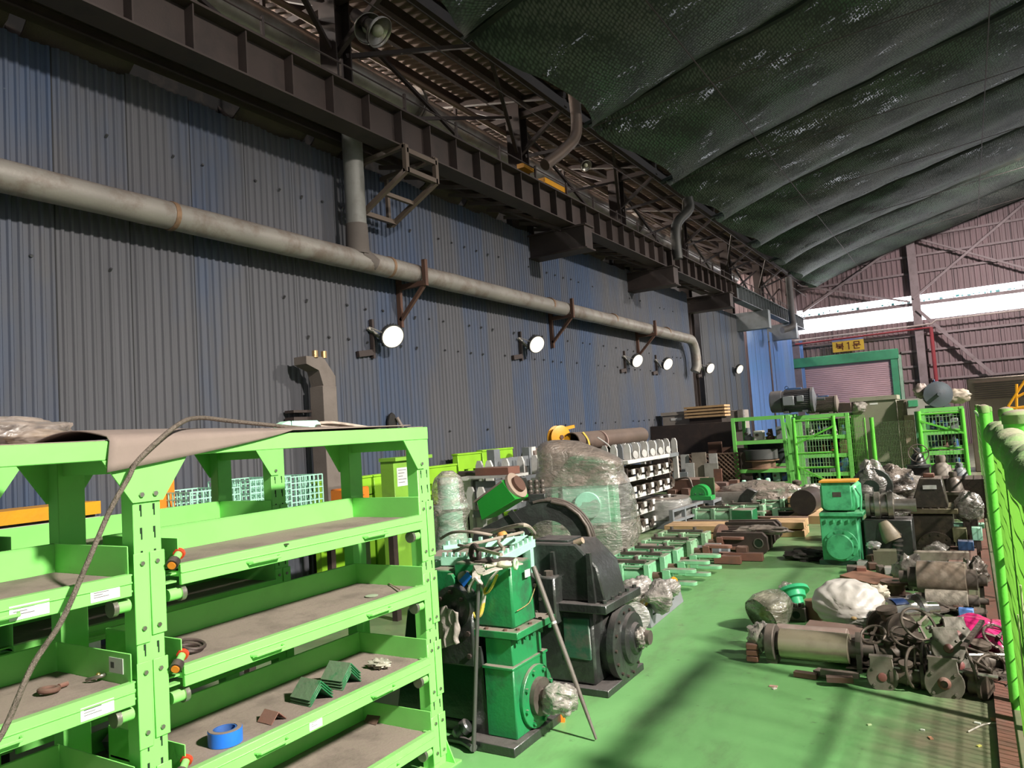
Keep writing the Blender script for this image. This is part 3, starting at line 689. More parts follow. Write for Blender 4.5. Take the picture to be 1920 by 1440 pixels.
# ================================================================ GREEN STORAGE RACKS
XF, XB = -2.42, -2.90
POSTY = [(1.48, 1.58), (3.0, 3.1)]
TZ = [1.255, .905, .545, .19]
def post_mb(x0, x1, y0, y1, H, foot=True):
    mb = MB(); mb.bx(x0, x1, y0, y1, 0, H)
    return mb
def make_tray(t, y0, y1, z, labels=(), nohandle=False):
    """sheet-metal tray: floor, rolled front lip, back and end walls"""
    mb = MB()
    mb.bx(XB+.03, XF+.012, y0, y1, z-.012, z)                       # deck
    mb.bx(XF+.008, XF+.022, y0, y1, z-.058, z+.012)                 # front lip
    mb.bx(XF-.01, XF+.022, y0, y1, z+.008, z+.014)
    mb.bx(XF+.018, XF+.026, y0, y1, z-.018, z-.012)
    mb.bx(XB+.02, XB+.034, y0, y1, z-.03, z+.105)                   # back wall
    mb.bx(XB+.03, XF+.008, y0, y0+.004, z-.03, z+.105); mb.bx(XB+.03, XF+.008, y1-.004, y1, z-.03, z+.105)
    tr = mb.build('tray', GREEN, t, bevel=.002)
    tray_bits.append(tr)
    MB().grid(lambda u, v: V((lerp(XB+.036, XF+.006, u), lerp(y0+.006, y1-.006, v), z+.002+.0016*mnoise.noise(V((u*7, v*20, z*9))))), 12, 30).build('dusty_liner', DUSTM, tr, ang=80)
    hs = [y1-.36, y1-1.0] if y1 > 2 else [y1-.42, y1-1.05]
    for hy in hs:
        if hy < y0: continue
        mb = MB(); a = .075
        mb.tube([(XF+.022, hy-a, z-.03), (XF+.045, hy-a+.008, z-.032), (XF+.047, hy+a-.008, z-.032), (XF+.022, hy+a, z-.03)], .0055, 6)
        mb.build('handle', GREEN, tr)
    for (ly, lw, lh) in labels:
        f = MB().bx(XF+.0225, XF+.024, ly-lw/2, ly+lw/2, z-.05, z-.05+lh).build('paper_label', PAPER, tr)
        mb = MB()
        for k in range(3): mb.bx(XF+.024, XF+.0243, ly-lw/2+.01, ly+lw*.12-(k % 2)*.02, z-.05+lh*.75-k*lh*.2, z-.05+lh*.75-k*lh*.2+.002)
        mb.build('label_print', INK, tr)
    return tr
tray_bits = []
def make_rack(label, M_dy=0, full=True):
    t = thing('storage_rack', label, 'rack', (XF, 1.5, 0))
    yl, yr = .1, 3.0
    ys = [(-.02, .08)] + POSTY
    for i, (a, b) in enumerate(ys):
        for (x0, x1, face) in ((XF-.07, XF, 1), (XB-.06, XB+.01, -1)):
            p = MB().bx(x0, x1, a, b, .005, 1.71).build('post', GREEN, t, bevel=.003)
            if face == 1:
                mb = MB(); z = .07
                while z < 1.5:
                    for yy in (a+.026, b-.026):
                        mb.bx(XF, XF+.0012, yy-.004, yy+.004, z+.006, z+.026); mb.bx(XF, XF+.0012, yy-.001, yy+.004, z-.014, z+.006)
                    z += .0775
                mb.build('slot_pattern', HOLE, p)
                if i > 0:
                    for zz in ((1.03, 1.33), (.69, .97), (.33, .62), (.03, .26)):
                        MB().bx(XF, XF+.006, a-.006, a+.045, zz[0], zz[1]).build('sleeve_plate', GREEN, p, bevel=.002)
                        MB().bx(XF+.001, XF+.007, a+.052, b+.006, zz[0]+.02, zz[1]+.0).build('sleeve_plate', GREEN, p, bevel=.002)
                        for q in (zz[0]+.05, zz[1]-.035):
                            for yy in (a+.022, b-.024): MB().cyl((XF+.006, yy, q), (XF+.013, yy, q), .008, n=6).build('bolt', STEEL, p, ang=20)
            MB().bx(x0-.02, x1+.06 if face == 1 else x1+.02, a-.03, b+.05, 0, .008).build('foot_plate', GREEN, p)
            if face == 1: MB().prism([(0,0),(.055,0),(.0,.12)], (XF, b+.003, .008), (1,0,0), (0,0,1), .006).build('gusset', GREEN, p)
        MB().bx(XB, XF-.05, a+.02, b-.02, 1.6, 1.66).build('side_rail', GREEN, t)
        MB().bx(XB, XF-.05, a+.02, b-.02, .08, .12).build('side_rail', GREEN, t)
    # top beams with triangular knees
    for (a, b) in ((POSTY[0][1]-.04, 3.1), (.0, POSTY[0][0]-.05)):
        MB().bx(XF-.05, XF+.004, a, b, 1.648, 1.712).build('top_beam', GREEN, t, bevel=.003)
        MB().bx(XB-.05, XB, a, b, 1.648, 1.712).build('top_beam', GREEN, t, bevel=.003)
    for x, s in ((XF+.006, 1), (XB-.06, -1)):
        for (yp, sgn) in ((1.485, -1), (1.575, 1), (3.005, -1)):
            e = .11*sgn
            MB().prism([(yp-.045*sgn*(1 if sgn*1 else 1), 1.648), (yp+e, 1.648), (yp+.01*sgn, 1.50), (yp-.045*sgn, 1.50)], (x, 0, 0), (0,1,0), (0,0,1), .006).build('knee_plate', GREEN, t)
            if s == 1:
                MB().cyl((x+.003, yp-.02*sgn, 1.525), (x+.011, yp-.02*sgn, 1.525), .009, n=6).build('bolt', STEEL, t, ang=20)
    MB().bx(XB-.04, XF-.01, .0, 3.08, 1.7125, 1.7155).build('top_deck', GREEN if not full else RUBBER, t)
    lab = {0: [(1.365, .095, .036), (1.14, .11, .042)], 1: [(1.33, .105, .04)], 2: [(1.3,.1,.036)]}
    for i, z in enumerate(TZ):
        make_tray(t, 1.635, 2.99, z, [(2.22, .07, .038)] if i == 2 and full else [])
        l = make_tray(t, .12, 1.455, z, lab.get(i, []) if full else [])
        for (y0, y1) in ((1.58, 1.635), (2.975, 3.0), (1.455, 1.48), (.08,.12)):
            mb = MB(); mb.bx(XF-.04, XF-.006, y0, y1, z-.022, z-.016); mb.bx(XF-.04, XF-.006, y0, y1, z-.05, z-.044); mb.bx(XF-.04,XF-.006,y0,y1,z+.004,z+.009)
            mb.build('slide_rail', GREEN, t)
        if full:
            for y0, d in ((1.60, 1), (1.46, -1), (2.985, -1)):
                r = MB().cyl((XF-.012, y0, z-.09), (XF-.012, y0+.045*d, z-.09), .021, n=14).build('stop_roller', GREEN, t)
                MB().cyl((XF-.012, y0+.045*d, z-.09), (XF-.012, y0+.062*d, z-.09), .028, n=16).build('roller_cap', STEEL, r)
        if full and i < 3:
            k = MB().cyl((XF+.03, 1.60, z+.045-.02), (XF+.0, 1.645, z+.07-.02), .013, n=12).build('locking_pin', GREEN, t)
            MB().cyl((XF+.035, 1.592, z+.018), (XF+.022, 1.612, z+.03), .021, n=12).build('pin_knob', DKSTEEL, k)
            MB().cyl((XF+.037, 1.589, z+.0165), (XF+.035, 1.592, z+.018), .014, n=12).build('pin_cap', ORANGE, k)
            MB().cyl((XF+.004, 1.64, z+.046), (XF-.003, 1.65, z+.051), .02, n=12).build('pin_collar', mat('red_plastic', (.75,.05,.02), .4), k)
    if full:
        MB().bx(XF-.12, XF-.04, 1.4495, 1.4505, z+.72+.03, z+.72+.07).build('paper_label', PAPER, t) if False else None
        MB().bx(XF-.115, XF-.035, 1.4490, 1.4508, TZ[1]+.035, TZ[1]+.085).build('paper_label', PAPER, t)
        MB().bx(XF-.105, XF-.085, 1.4486, 1.4492, TZ[1]+.05, TZ[1]+.07).build('label_print', INK, t)
    return t
rack = make_rack('bright green tray rack with orange locking pins, holding blue tape and angle brackets')
def child_map():
    KIDS.clear()
    for o in bpy.data.objects:
        if o.parent: KIDS.setdefault(o.parent, []).append(o)
rack2 = make_rack('green tray rack standing directly behind the nearest one, in its shadow', full=False)
rack2.location = (XF-1.0, 1.42, 0)

# items on the trays
def AT(x, y, k): return AZ(x, y, TZ[k]+.004)
p = AT(423, 1392, 2)
t = thing('tape_roll', 'bright blue roll of wide tape on the third tray', 'tape', p)
MB().hollow(p, p+V((0,0,.052)), .063, .040, 32).build('tape', BLUEP, t); MB().hollow(p+V((0,0,.001)), p+V((0,0,.0535)), .042, .037, 32).build('core', mat('tape_core', (.03,.10,.32), .7), t)
MB().hollow(p+V((0,0,.0525)), p+V((0,0,.0545)), .061, .044, 32).build('dust_ring', RUBBER, t)
def angle_bracket(c, rz, label, m=DGREEN, w_=.13, l=.085, th=.006, group=None, holes=True):
    t = thing('angle_bracket', label, 'bracket', c, rz, group)
    M = MW[t]
    k = .7071
    mb = MB(M); mb.prism([(0, l*k+th), (l*k+th, 0), (l*k, -th*.2), (0, l*k-th*.4), (-l*k, -th*.2), (-l*k-th, 0)], (0,0,0), (1,0,0), (0,0,1), w_)
    o = mb.build('bracket_plate', m, t, bevel=.001)
    if holes:
        mb = MB(M)
        for yy in (-.028, .028):
            q = V((-l*k*.52-.003, yy, l*k*.52+.006)); d = V((-1,0,1)).normalized(); mb.cyl(q, q+d*.0015, .006, n=10)
        mb.build('bolt_hole_pattern', HOLE, t)
    return t
a0 = -1.62
pa = AT(585, 1312, 2); pb = AT(640, 1283, 2)
for i in range(3): angle_bracket(pa+V((.0, 0, i*.0125)), a0, 'green painted angle bracket in the lower three-high stack, '+['at its bottom','in its middle','on its top'][i], group='green angle brackets on the third tray')
for i in range(4): angle_bracket(pb+V((0, 0, i*.0125)), a0+.1, 'green painted angle bracket in the taller four-high stack, '+['at its bottom','second from its bottom','second from its top','on its top'][i], group='green angle brackets on the third tray')
angle_bracket(AT(510, 1350, 2), a0, 'single dusty brown angle bracket beside the blue tape', RUSTR, .09, .05, .004, holes=False)
angle_bracket(AT(703, 1352, 3), a0, 'brown angle bracket at the back of the lowest tray', RUST, .09, .05, .004, holes=False)
def crumple(name, c, r, m, label, cat, seed=0, amp=.35, fr=2.2, n=28, rot=None):
    rs = V((seed*3.1, seed*1.7, seed))
    def fn(d): return 1+amp*mnoise.noise(d*fr+rs)+amp*.5*abs(mnoise.noise(d*fr*2.6+rs))+amp*.25*mnoise.noise(d*fr*6+rs)
    o = MB().ball(c, r, n, n*2//3, fn, rot).build(name, m, ang=50)
    return tag(o, label, cat)
crumple('work_gloves', AT(712, 1252, 2)+V((0,0,.018)), (.055,.035,.02), mat('stained_glove', (.42,.40,.32), .85, dirt=.7, dcol=(.12,.13,.09), scale=25), 'crumpled stained work gloves on the third tray', 'glove', 3, .6, 3)
q = AT(352, 1222, 1)
t = thing('belt_loop', 'dark folded rubber belt loop at the left of the second tray', 'belt', q); MB().torus(q+V((0,0,.014)), (.1,.1,1), .05, .009, 24, 8).build('loop', DKSTEEL, t); MB().torus(q+V((.01,.01,.026)), (.25,.1,1), .047, .007, 24, 8).build('loop', DKSTEEL, t)
q = AT(697, 1118, 1); tag(MB().lathe(q, (0,0,1), [(0,.03),(.004,.032),(.006,.02),(.005,.0)], 20).build('metal_disc', mat('grey_green_cap', (.3,.36,.25), .6)), 'small round metal cap lying on the second tray', 'cap')
tag(MB().tube([AT(725,1093,1)+V((0,0,.004)), AT(746,1110,1)+V((.02,0,.012))], .0035, 6).build('welding_rod', mat('rod_steel', (.4,.3,.22), .5)), 'thin brown rod lying on the second tray', 'rod')
q = AT(92, 1300, 1)
t = thing('eye_bolt', 'rusty ring eye bolt lying on the left tray', 'bolt', q)
MB().torus(q+V((0,0,.012)), (0,.1,1), .026, .0085, 24, 10).build('ring', RUST, t); MB().cyl(q+V((-.005,.033,.011)), q+V((-.015,.065,.009)), .008, n=10).build('shank', RUSTR, t)
q = AT(186, 1277, 1)
t = thing('shackle', 'small brass-pinned shackle lying on the left tray near the label', 'shackle', q)
MB().tube(bez([q+V((-.03,-.025,.008)), q+V((0,-.02,.016)), q+V((.02,0,.02)), q+V((0,.02,.016)), q+V((-.02,.035,.008))], 5), .006, 8).build('bow', STEEL, t)
MB().ball(q+V((-.005,0,.02)), .008, 10, 8).build('pin', mat('brass', (.7,.5,.15), .3, .9), t); MB().torus(q+V((-.02,.04,.01)), (0,0,1), .011, .004, 14, 6).build('ring', DIRTY, t)
tag(crumple('red_tag', AT(378, 1345, 2)+V((-.08,0,.006)), (.03,.012,.006), RED, 'small red scrap lying at the back of the third tray', 'tag', 5), None)
tag(MB().box(AT(500,1040,0)+V((-.12,.2,.004)), (.02,.012,.006), .4).build('metal_chip', DIRTY), 'tiny metal chip on the top tray', 'chip')
# steel offcut on the lowest left tray
tag(MB().box(AT(225,1400,3)+V((0,0,.06)), (.05,.16,.09), .3, .5).build('metal_plate', GREYP), 'grey tilted plate low in the left bay', 'plate')

# brown rubber sheet draped over the rack top, its near corner drooping
def sheet(u, v):
    y = lerp(1.40, 2.95, u); left = max(0, 1-u*2.0)
    if v < .18:
        f = 1-v/.18; x = XF+.014+.012*f*left; z = 1.724-.115*f*left**.8; y -= .02*f*left
    else:
        f = (v-.18)/.82; x = lerp(XF+.010, XB-.02, f)
        z = 1.724+.030*math.sin(PI*min(1, f*1.3))*(1-u)+.010*abs(math.sin(PI*u*2))*f; y -= .06*left*f
    return V((x, y, z))
tag(MB().grid(sheet, 46, 26).build('rubber_sheet', RUBBER, ang=80, solid=.005), 'brown rubber sheet draped over the rack top with one corner drooping', 'sheet')
# wire rope running down in front of the rack and over the sheet
pts = [AX(-30,1420,-2.22), AX(8,1368,-2.26), AX(60,1250,-2.30), AX(115,1165,-2.33), AX(160,1065,-2.35), AX(205,960,-2.362), AX(240,898,-2.372), AX(262,860,-2.372)]
pts += [V((-2.385, 1.63, 1.755)), V((-2.47, 1.78, 1.785)), V((-2.55, 1.98, 1.775)), V((-2.62, 2.25, 1.755)), V((-2.68, 2.5, 1.738)), V((-2.74,2.62,1.74))]
tag(MB().tube(bez(pts, 8), .0085, 10).build('wire_rope', ROPE, ang=60), 'dusty twisted wire rope hanging across the left tray and over the rubber sheet', 'rope')
# mint pulley block with looped rope on the sheet
q = V((-2.74, 2.32, 1.765))
c = AX(555, 803, -2.72)
t = thing('pulley_block', 'pale mint pulley block with a bolt lying on top of the rack', 'pulley block', c)
MB().prism([(-.11,-.028),(.13,-.028),(.14,-.01),(.13,.022),(.11,.034),(-.07,.034),(-.11,.02)], c, (0,1,0), (0,0,1), .06).build('block_body', PMINT, t, bevel=.004)
MB().cyl(c+V((.03,.105,0)), c+V((.045,.105,0)), .014, n=14).build('bolt', DIRTY, t); MB().bx(c.x-.031, c.x+.031, c.y-.055, c.y-.052, c.z-.028, c.z+.034).build('joint_line', HOLE, t)
mb = MB(); mb.torus(c+V((0,-.13,-.006)), (0,.3,1), .022, .006, 16, 6); mb.build('hook_ring', mat('dusty_steel_ring', (.4,.36,.3), .6), t)
mb = MB()
for k in range(4): mb.torus(c+V((.0,-.165-.03*k,-.014)), ((.9,0,.3) if k % 2 else (0,.2,1)), .018, .005, 12, 5)
tag(mb.build('chain', mat('dusty_chain', (.3,.25,.2), .7)), 'dusty short chain hooked to the pulley block', 'chain')
mb = MB()
for k in range(4): mb.tube(bez([c+V((0,.13,.02-.012*k)), c+V((-.02*k,.25,.02-.014*k)), c+V((.02,.42+.03*k,-.004-.006*k)), c+V((.03,.58,-.028))], 6), .008, 6)
tag(mb.build('rope_loops', mat('dusty_rope', (.42,.36,.30), .85, dirt=.5, scale=20)), 'dusty grey rope loops trailing from the pulley block along the rack top', 'rope')
# cloth knotted on the second rack, wrapped bundle at the left
crumple('wrapped_bundle', AX(25, 815, -2.95)+V((0,0,.0)), (.10,.22,.055), FILMD, 'dusty plastic-wrapped bundle on the rack top at the left edge', 'bundle', 2, .3, 1.6, 34)
crumple('ochre_part', AX(80, 822, -2.92), (.06,.12,.03), mat('ochre_dusty', (.30,.2,.1), .7, dirt=.6), 'ochre part inside the dusty film on the rack top', 'part', 8, .3, 2)
crumple('tied_rag', V((-2.965, 3.115, 1.60)), (.035,.04,.075), CLOTH, 'grey rag tied around the second rack post', 'rag', 4, .4, 2.5)

# ---- things between the racks and the wall (seen through the rack)
def crate(c, w_, d, h, label, rz=0):
    t = thing('mesh_basket', label, 'basket', c, rz); M = MW[t]; mb = MB(M); st = .05
    n = int(w_/st)
    for i in range(n+1):
        y = -w_/2+i*w_/n
        for x in (-d/2, d/2): mb.bar((x, y, 0), (x, y, h), .010)
    for j in range(int(h/st)+1):
        z = j*h/int(h/st)
        for x in (-d/2, d/2): mb.bar((x, -w_/2, z), (x, w_/2, z), .009)
        for y in (-w_/2, w_/2): mb.bar((-d/2, y, z), (d/2, y, z), .009)
    for i in range(int(d/st)+1):
        x = -d/2+i*d/int(d/st)
        for y in (-w_/2, w_/2): mb.bar((x, y, 0), (x, y, h), .010)
        mb.bar((x,-w_/2,0),(x,w_/2,0),.008)
    mb.build('wire_mesh', PMINT, t, ang=0); return t
for (a, b, X, w_, h, s) in ((365,950,-5.0,.42,.36,'left one seen through the rack'), (470,950,-5.0,.40,.40,'middle one seen through the rack'), (540,945,-5.2,.36,.38,'right one seen through the rack')):
    c = AX(a, b, X); c.z = 1.02; crate(c, w_, .5, h, 'pale green wire mesh basket, '+s)
# bench carrying the baskets
t = thing('steel_bench', 'dark steel bench behind the racks carrying the mesh baskets', 'bench', (-5, 4.1, 0))
MB().bx(-5.5, -4.6, 2.0, 5.4, .97, 1.015).build('bench_top', DKSTEEL, t)
for x in (-5.45, -4.65):
    for y in (2.05, 3.7, 5.35): MB().bx(x-.03, x+.03, y-.03, y+.03, 0, .97).build('leg', DKSTEEL, t)
# orange tool case
c = AX(655, 898, -5.0); c.z = 1.015
t = thing('tool_case', 'orange plastic tool case in front of the lime partitions', 'case', c)
MB().bx(c.x-.1, c.x+.1, c.y-.16, c.y+.16, 1.015, 1.24).build('case_body', ORANGE, t, bevel=.012); MB().bx(c.x+.1, c.x+.115, c.y-.08, c.y+.08, 1.17, 1.2).build('handle', ORANGE, t); MB().bx(c.x+.1, c.x+.105, c.y-.1, c.y+.1, 1.06, 1.12).build('case_label', YELLOW, t)
c = AX(300, 900, -5.1); tag(MB().bx(c.x-.08, c.x+.08, c.y-.06, c.y+.06, 1.016, c.z+.05).build('orange_can', ORANGE), 'small orange can seen between the rack post and the baskets', 'can')
# yellow and white machine boxes far left
c = AX(88, 930, -5.4)
t = thing('machine_cabinet', 'white and amber banded machine cabinet seen through the left rack bay', 'cabinet', (c.x, c.y, 0))
MB().bx(c.x-.3, c.x+.0, c.y-1.3, c.y+.35, 0, 1.16).build('cabinet_body', mat('pale_machine', (.5,.6,.48), .4), t, bevel=.02)
MB().bx(c.x-.3, c.x+.02, c.y-1.3, c.y+.35, 1.21, 1.25).build('white_band', WHITE, t); MB().bx(c.x-.3, c.x+.03, c.y-1.3, c.y+.35, 1.27, 1.36).build('amber_band', YELLOW, t)
MB().bx(c.x-.29, c.x-.01, c.y-1.28, c.y+.33, 1.16, 1.27).build('dark_band', DARKW, t)
# lime plastic partition boards against the wall
def lime_panel(y0, y1, h, label, xw=-6.55):
    t = thing('plastic_barrier', label, 'barrier', (xw, (y0+y1)/2, 0), group='lime plastic barrier panels by the blue wall')
    wd = y1-y0; mb = MB()
    # frame with two slots built from boards
    s0, s1 = h-.62, h-.24
    ys = [y0+.02, y0+wd*.26, y0+wd*.42, y0+wd*.62, y0+wd*.78, y1-.02]
    mb.bx(xw-.05, xw+.05, ys[0], ys[5], s1, h-.03); mb.bx(xw-.05, xw+.05, ys[0], ys[5], 0, s0)
    for a, b in ((0,1),(2,3),(4,5)): mb.bx(xw-.05, xw+.05, ys[a], ys[b], s0, s1)
    mb.bx(xw-.045, xw+.045, ys[1], ys[2], s1-.16, s1-.1); mb.bx(xw-.045, xw+.045, ys[3], ys[4], s1-.16, s1-.1)
    mb.build('panel', LIME, t, bevel=.008)
    MB().bx(xw-.06, xw+.06, y0+.01, y1-.01, h-.03, h).build('cap_rail', LIME, t, bevel=.006)
ztop = 1.42
yy = [AX(p_, 830, -6.55).y for p_ in (585, 690, 762, 850, 897, 957)]
lab = ['first from the left behind the rack', 'second from the left behind the rack', 'behind the notice cabinet', 'just right of the rack post', 'right-hand end panel']
for i in range(5): lime_panel(yy[i], yy[i+1], [1.24,1.24,1.26,1.40,1.42][i], 'lime green plastic barrier panel with two slots, '+lab[i])
c = AX(762, 885, -5.6)
t = thing('notice_cabinet', 'olive green cabinet with a white paper notice behind the rack post', 'cabinet', (c.x, c.y, 0))
CB = mat('olive_green_cabinet', (.24,.5,.05), .5, dirt=.2)
MB().bx(c.x-.2, c.x+.0, c.y-.22, c.y+.42, 0, 1.42).build('cabinet_body', CB, t, bevel=.006); MB().bx(c.x-.2, c.x+.05, c.y-.24, c.y+.44, 1.42, 1.46).build('top_plate', CB, t)
MB().bx(c.x+.0, c.x+.003, c.y-.17, c.y+.2, 1.13, 1.34).build('paper_notice', PAPER, t)
mb = MB()
for k in range(5):
    for a in (-.15, .03): mb.bx(c.x+.003, c.x+.004, c.y+a, c.y+a+.14-.03*(k % 3), 1.31-k*.035, 1.316-k*.035)
mb.build('notice_print', INK, t)
# ================================================================ GEARBOXES AND THE MIDDLE OF THE FLOOR
def wrap(name, c, r, m, parent, seed=1, amp=.18, fr=2.5, n=34, rot=None, rad=0):
    rs = V((seed*3.1, seed*1.7, seed))
    def fn(d):
        f = 1+amp*mnoise.noise(d*fr+rs)+amp*.6*abs(mnoise.noise(d*fr*2.7+rs))-amp*.3+amp*.2*mnoise.noise(d*fr*7+rs)
        if rad: f *= 1+rad*math.sin(math.atan2(d.y, d.x)*13+3*mnoise.noise(d*2+rs))
        return f
    return MB().ball(c, r, n, n*2//3, fn, rot).build(name, m, parent, ang=60)
def hexb(mb, p, d, r=.012, h=.012): mb.cyl(p, V(p)+V(d)*h, r, n=6); return mb
def bolts(t, pts, d, r=.012, h=.012, m=None, name='bolt'):
    for p in pts: MB().cyl(p, V(p)+V(d)*h, r, n=6).build(name, m or DKSTEEL, t, ang=20)
def taper(mb, x0,x1,y0,y1,z0,z1, dx0=0,dx1=0,dy0=0,dy1=0):
    return mb.add([(x0,y0,z0),(x1,y0,z0),(x1,y1,z0),(x0,y1,z0),(x0+dx0,y0+dy0,z1),(x1-dx1,y0+dy0,z1),(x1-dx1,y1-dy1,z1),(x0+dx0,y1-dy1,z1)],
                  [(0,3,2,1),(4,5,6,7),(0,1,5,4),(1,2,6,5),(2,3,7,6),(3,0,4,7)])
# --- dark green gearbox beside the rack
t = thing('gearbox', 'dark green gearbox with a tall dusty hood standing just right of the rack', 'gearbox', (-2.4, 3.5, 0))
GB = mat('gearbox_green', (.016,.20,.065), .42, dirt=.65, dcol=(.03,.06,.04), dust=.95, scale=6, bump=.15)
OILY = mat('oily_dark_green', (.012,.045,.025), .3, dirt=.55, dcol=(.02,.02,.018), scale=4, dust=.5, bump=.3, bs=20)
MB().bx(-2.42, -2.12, 3.28, 3.85, 0, .05).build('foot_plate', BLACK, t, bevel=.004)
MB().bx(-3.0, -2.3, 3.45, 3.8, .0, .06).build('foot_plate', BLACK, t, bevel=.004)
mb = MB(); taper(mb, -2.34, -2.155, 3.37, 3.73, .05, .41); mb.build('lower_housing', GB, t, bevel=.006)
MB().bx(-2.34, -2.17, 3.395, 3.71, .41, .56).build('upper_housing', GB, t, bevel=.005)
MB().bx(-2.345, -2.15, 3.36, 3.74, .405, .42).build('ledge', GB, t, bevel=.003)
mb = MB(); taper(mb, -3.05, -2.33, 3.46, 3.76, .06, .66, .12, 0, .0, 0); mb.build('side_casing', OILY, t, bevel=.01)
MB().prism([(-.09,0),(.03,0),(.0,.46),(-.03,.46)], (-2.36, 3.385, .05), (1,0,0), (0,0,1), .02).build('stiffener_rib', BLACK, t)
MB().bx(-2.58, -2.115, 3.37, 3.79, .565, .605).build('split_flange', GB, t, bevel=.004)
mb = MB(); taper(mb, -2.56, -2.165, 3.425, 3.67, .605, .945, .01, .01, .01, .01); mb.build('hood', GB, t, bevel=.012)
mb = MB(); taper(mb, -2.78, -2.55, 3.43, 3.66, .605, .90, .06, 0, .01, .01); mb.build('hood_wing', GB, t, bevel=.01)
MB().bx(-2.42, -2.24, 3.45, 3.6, .945, .955).build('cover_plate', DKSTEEL, t, bevel=.002)
p = AY(892, 1058, 3.5); MB().torus((p.x, 3.5, .985), (.5,1,0), .045, .016, 28, 10).build('lifting_eye', DKSTEEL, t)
MB().cyl((p.x, 3.5, .94), (p.x, 3.5, .965), .024, n=14).build('eye_base', DKSTEEL, t)
mb = MB(); mb.prism([(-.035,0),(.035,0),(.035,.06),(.015,.09),(-.015,.09),(-.035,.06)], (-2.55, 3.40, .80), (1,0,0), (0,0,1), .025); mb.build('lifting_lug', GB, t, bevel=.004)
MB().cyl((-2.46,3.39,.87), (-2.46,3.43,.87), .035, n=20).build('breather_cap', STEEL, t)
MB().cyl((-2.50, 3.33, .72), (-2.50, 3.44, .72), .115, n=32).build('bearing_boss', BLACK, t)
MB().bx(-2.62, -2.39, 3.36, 3.45, .40, .72).build('bearing_block', BLACK, t, bevel=.01)
bolts(t, [(-2.50+.085*math.cos(a), 3.33, .72+.085*math.sin(a)) for a in (.6, 1.6, 2.6)], (0,-1,0), .012)
bolts(t, [(-2.42, 3.36, z) for z in (.46, .58)], (0,-1,0), .014)
bolts(t, [(-2.14, y, .605) for y in (3.42, 3.55, 3.66, 3.76)] + [(x, 3.39, .605) for x in (-2.2, -2.32)], (0,0,1), .011, .01, RUST)
bolts(t, [(-2.14, y, .565) for y in (3.42, 3.5, 3.58, 3.66, 3.76)], (0,0,-1), .011, .03, GB, 'stud')
C0 = V((-2.155, 3.575, .215))
MB().cyl(C0, C0+V((.022,0,0)), .165, n=36).build('output_flange', GB, t, bevel=.003)
MB().cyl(C0+V((.02,0,0)), C0+V((.05,0,0)), .10, n=28).build('seal_cover', DIRTY, t)
MB().cyl(C0+V((.02,0,0)), C0+V((.20,0,0)), .042, n=20).build('output_shaft', DIRTY, t)
bolts(t, [C0+V((.022,.14*math.cos(a),.14*math.sin(a))) for a in [i*PI/4+.3 for i in range(8)]], (1,0,0), .013, .014, GB)
wrap('shaft_wrap', C0+V((.15,.0,.0)), (.115,.085,.085), FILMG, t, 3, .3, 2.2)
MB().bx(-2.152, -2.1515+.003, 3.545, 3.60, .855, .895).build('paper_label', PAPER, t)
MB().tube(bez([(-2.151,3.44,.70),(-2.150,3.55,.71),(-2.150,3.60,.735),(-2.150,3.66,.80)], 4), .0025, 5).build('paint_scratch', mat('tan_scratch', (.35,.25,.1), .8), t)
o = MB().box((-2.12,3.80,.02), (.03,.03,.05), .4).build('orange_block', ORANGE); tag(o, 'small orange scrap on the gearbox foot', 'scrap')
def hang(u, v):
    x = lerp(-2.57, -2.43, u)+.02*mnoise.noise(V((u*3,v*3,1))); z = lerp(.74-.05*abs(u-.4), .50+.05*u, v)
    return V((x, 3.30+.035*mnoise.noise(V((u*4,v*2.5,5)))-.01, z))
tag(MB().grid(hang, 18, 20).build('dusty_film', mat('grey_crumpled_film', (.30,.26,.235), .6, dirt=.4, dcol=(.14,.11,.1), bump=1, bs=16), ang=80, solid=.004), 'crumpled grey film hanging on the side boss of the dark green gearbox', 'film')
# oily hydraulic fitting at its foot
t2 = thing('pipe_fitting', 'oily black pipe fitting lying at the foot of the dark green gearbox', 'fitting', (-2.5,3.25,0))
MB().tube(bez([AZ(845,1385,.02), AZ(870,1390,.03), AZ(888,1402,.03)], 5), .022, 10).build('elbow', BLACK, t2); MB().lathe(AZ(852,1378,.05), AZ(876,1360,.1)-AZ(852,1378,.05), [(0,.02),(.02,.035),(.05,.03),(.06,.04),(.09,.04),(.1,.03)], 14).build('socket', BLACK, t2)
# leaning bars
p0 = AZ(1118, 1386, .012); p1 = AX(1000, 1062, -2.155)
t = thing('pry_bar', 'long dusty steel bar leaning on the right edge of the dark green gearbox', 'bar', p0)
d = p1-p0
MB().tube([p0, p0+d*.12, p0+d*.4, p0+d*.97, p0+d*1.0], .016, 12, rr=[.007,.010,.014,.0155,.014]).build('bar', mat('dusty_bar', (.16,.14,.125), .6, .3, dirt=.4), t)
MB().cyl(p0+d*.655, p0+d*.668, .0155, n=12).build('white_band', WHITE, t)
p0 = AZ(888, 1408, .012); p1 = AY(897, 1095, 3.32); d = p1-p0
tag(MB().tube([p0, p0+d*.2, p1], .012, 12, rr=[.013,.011,.011]).build('pry_bar', mat('dark_bar', (.09,.09,.085), .5, .4)), 'second thin steel bar leaning on the gearbox face behind the hanging sling', 'bar')
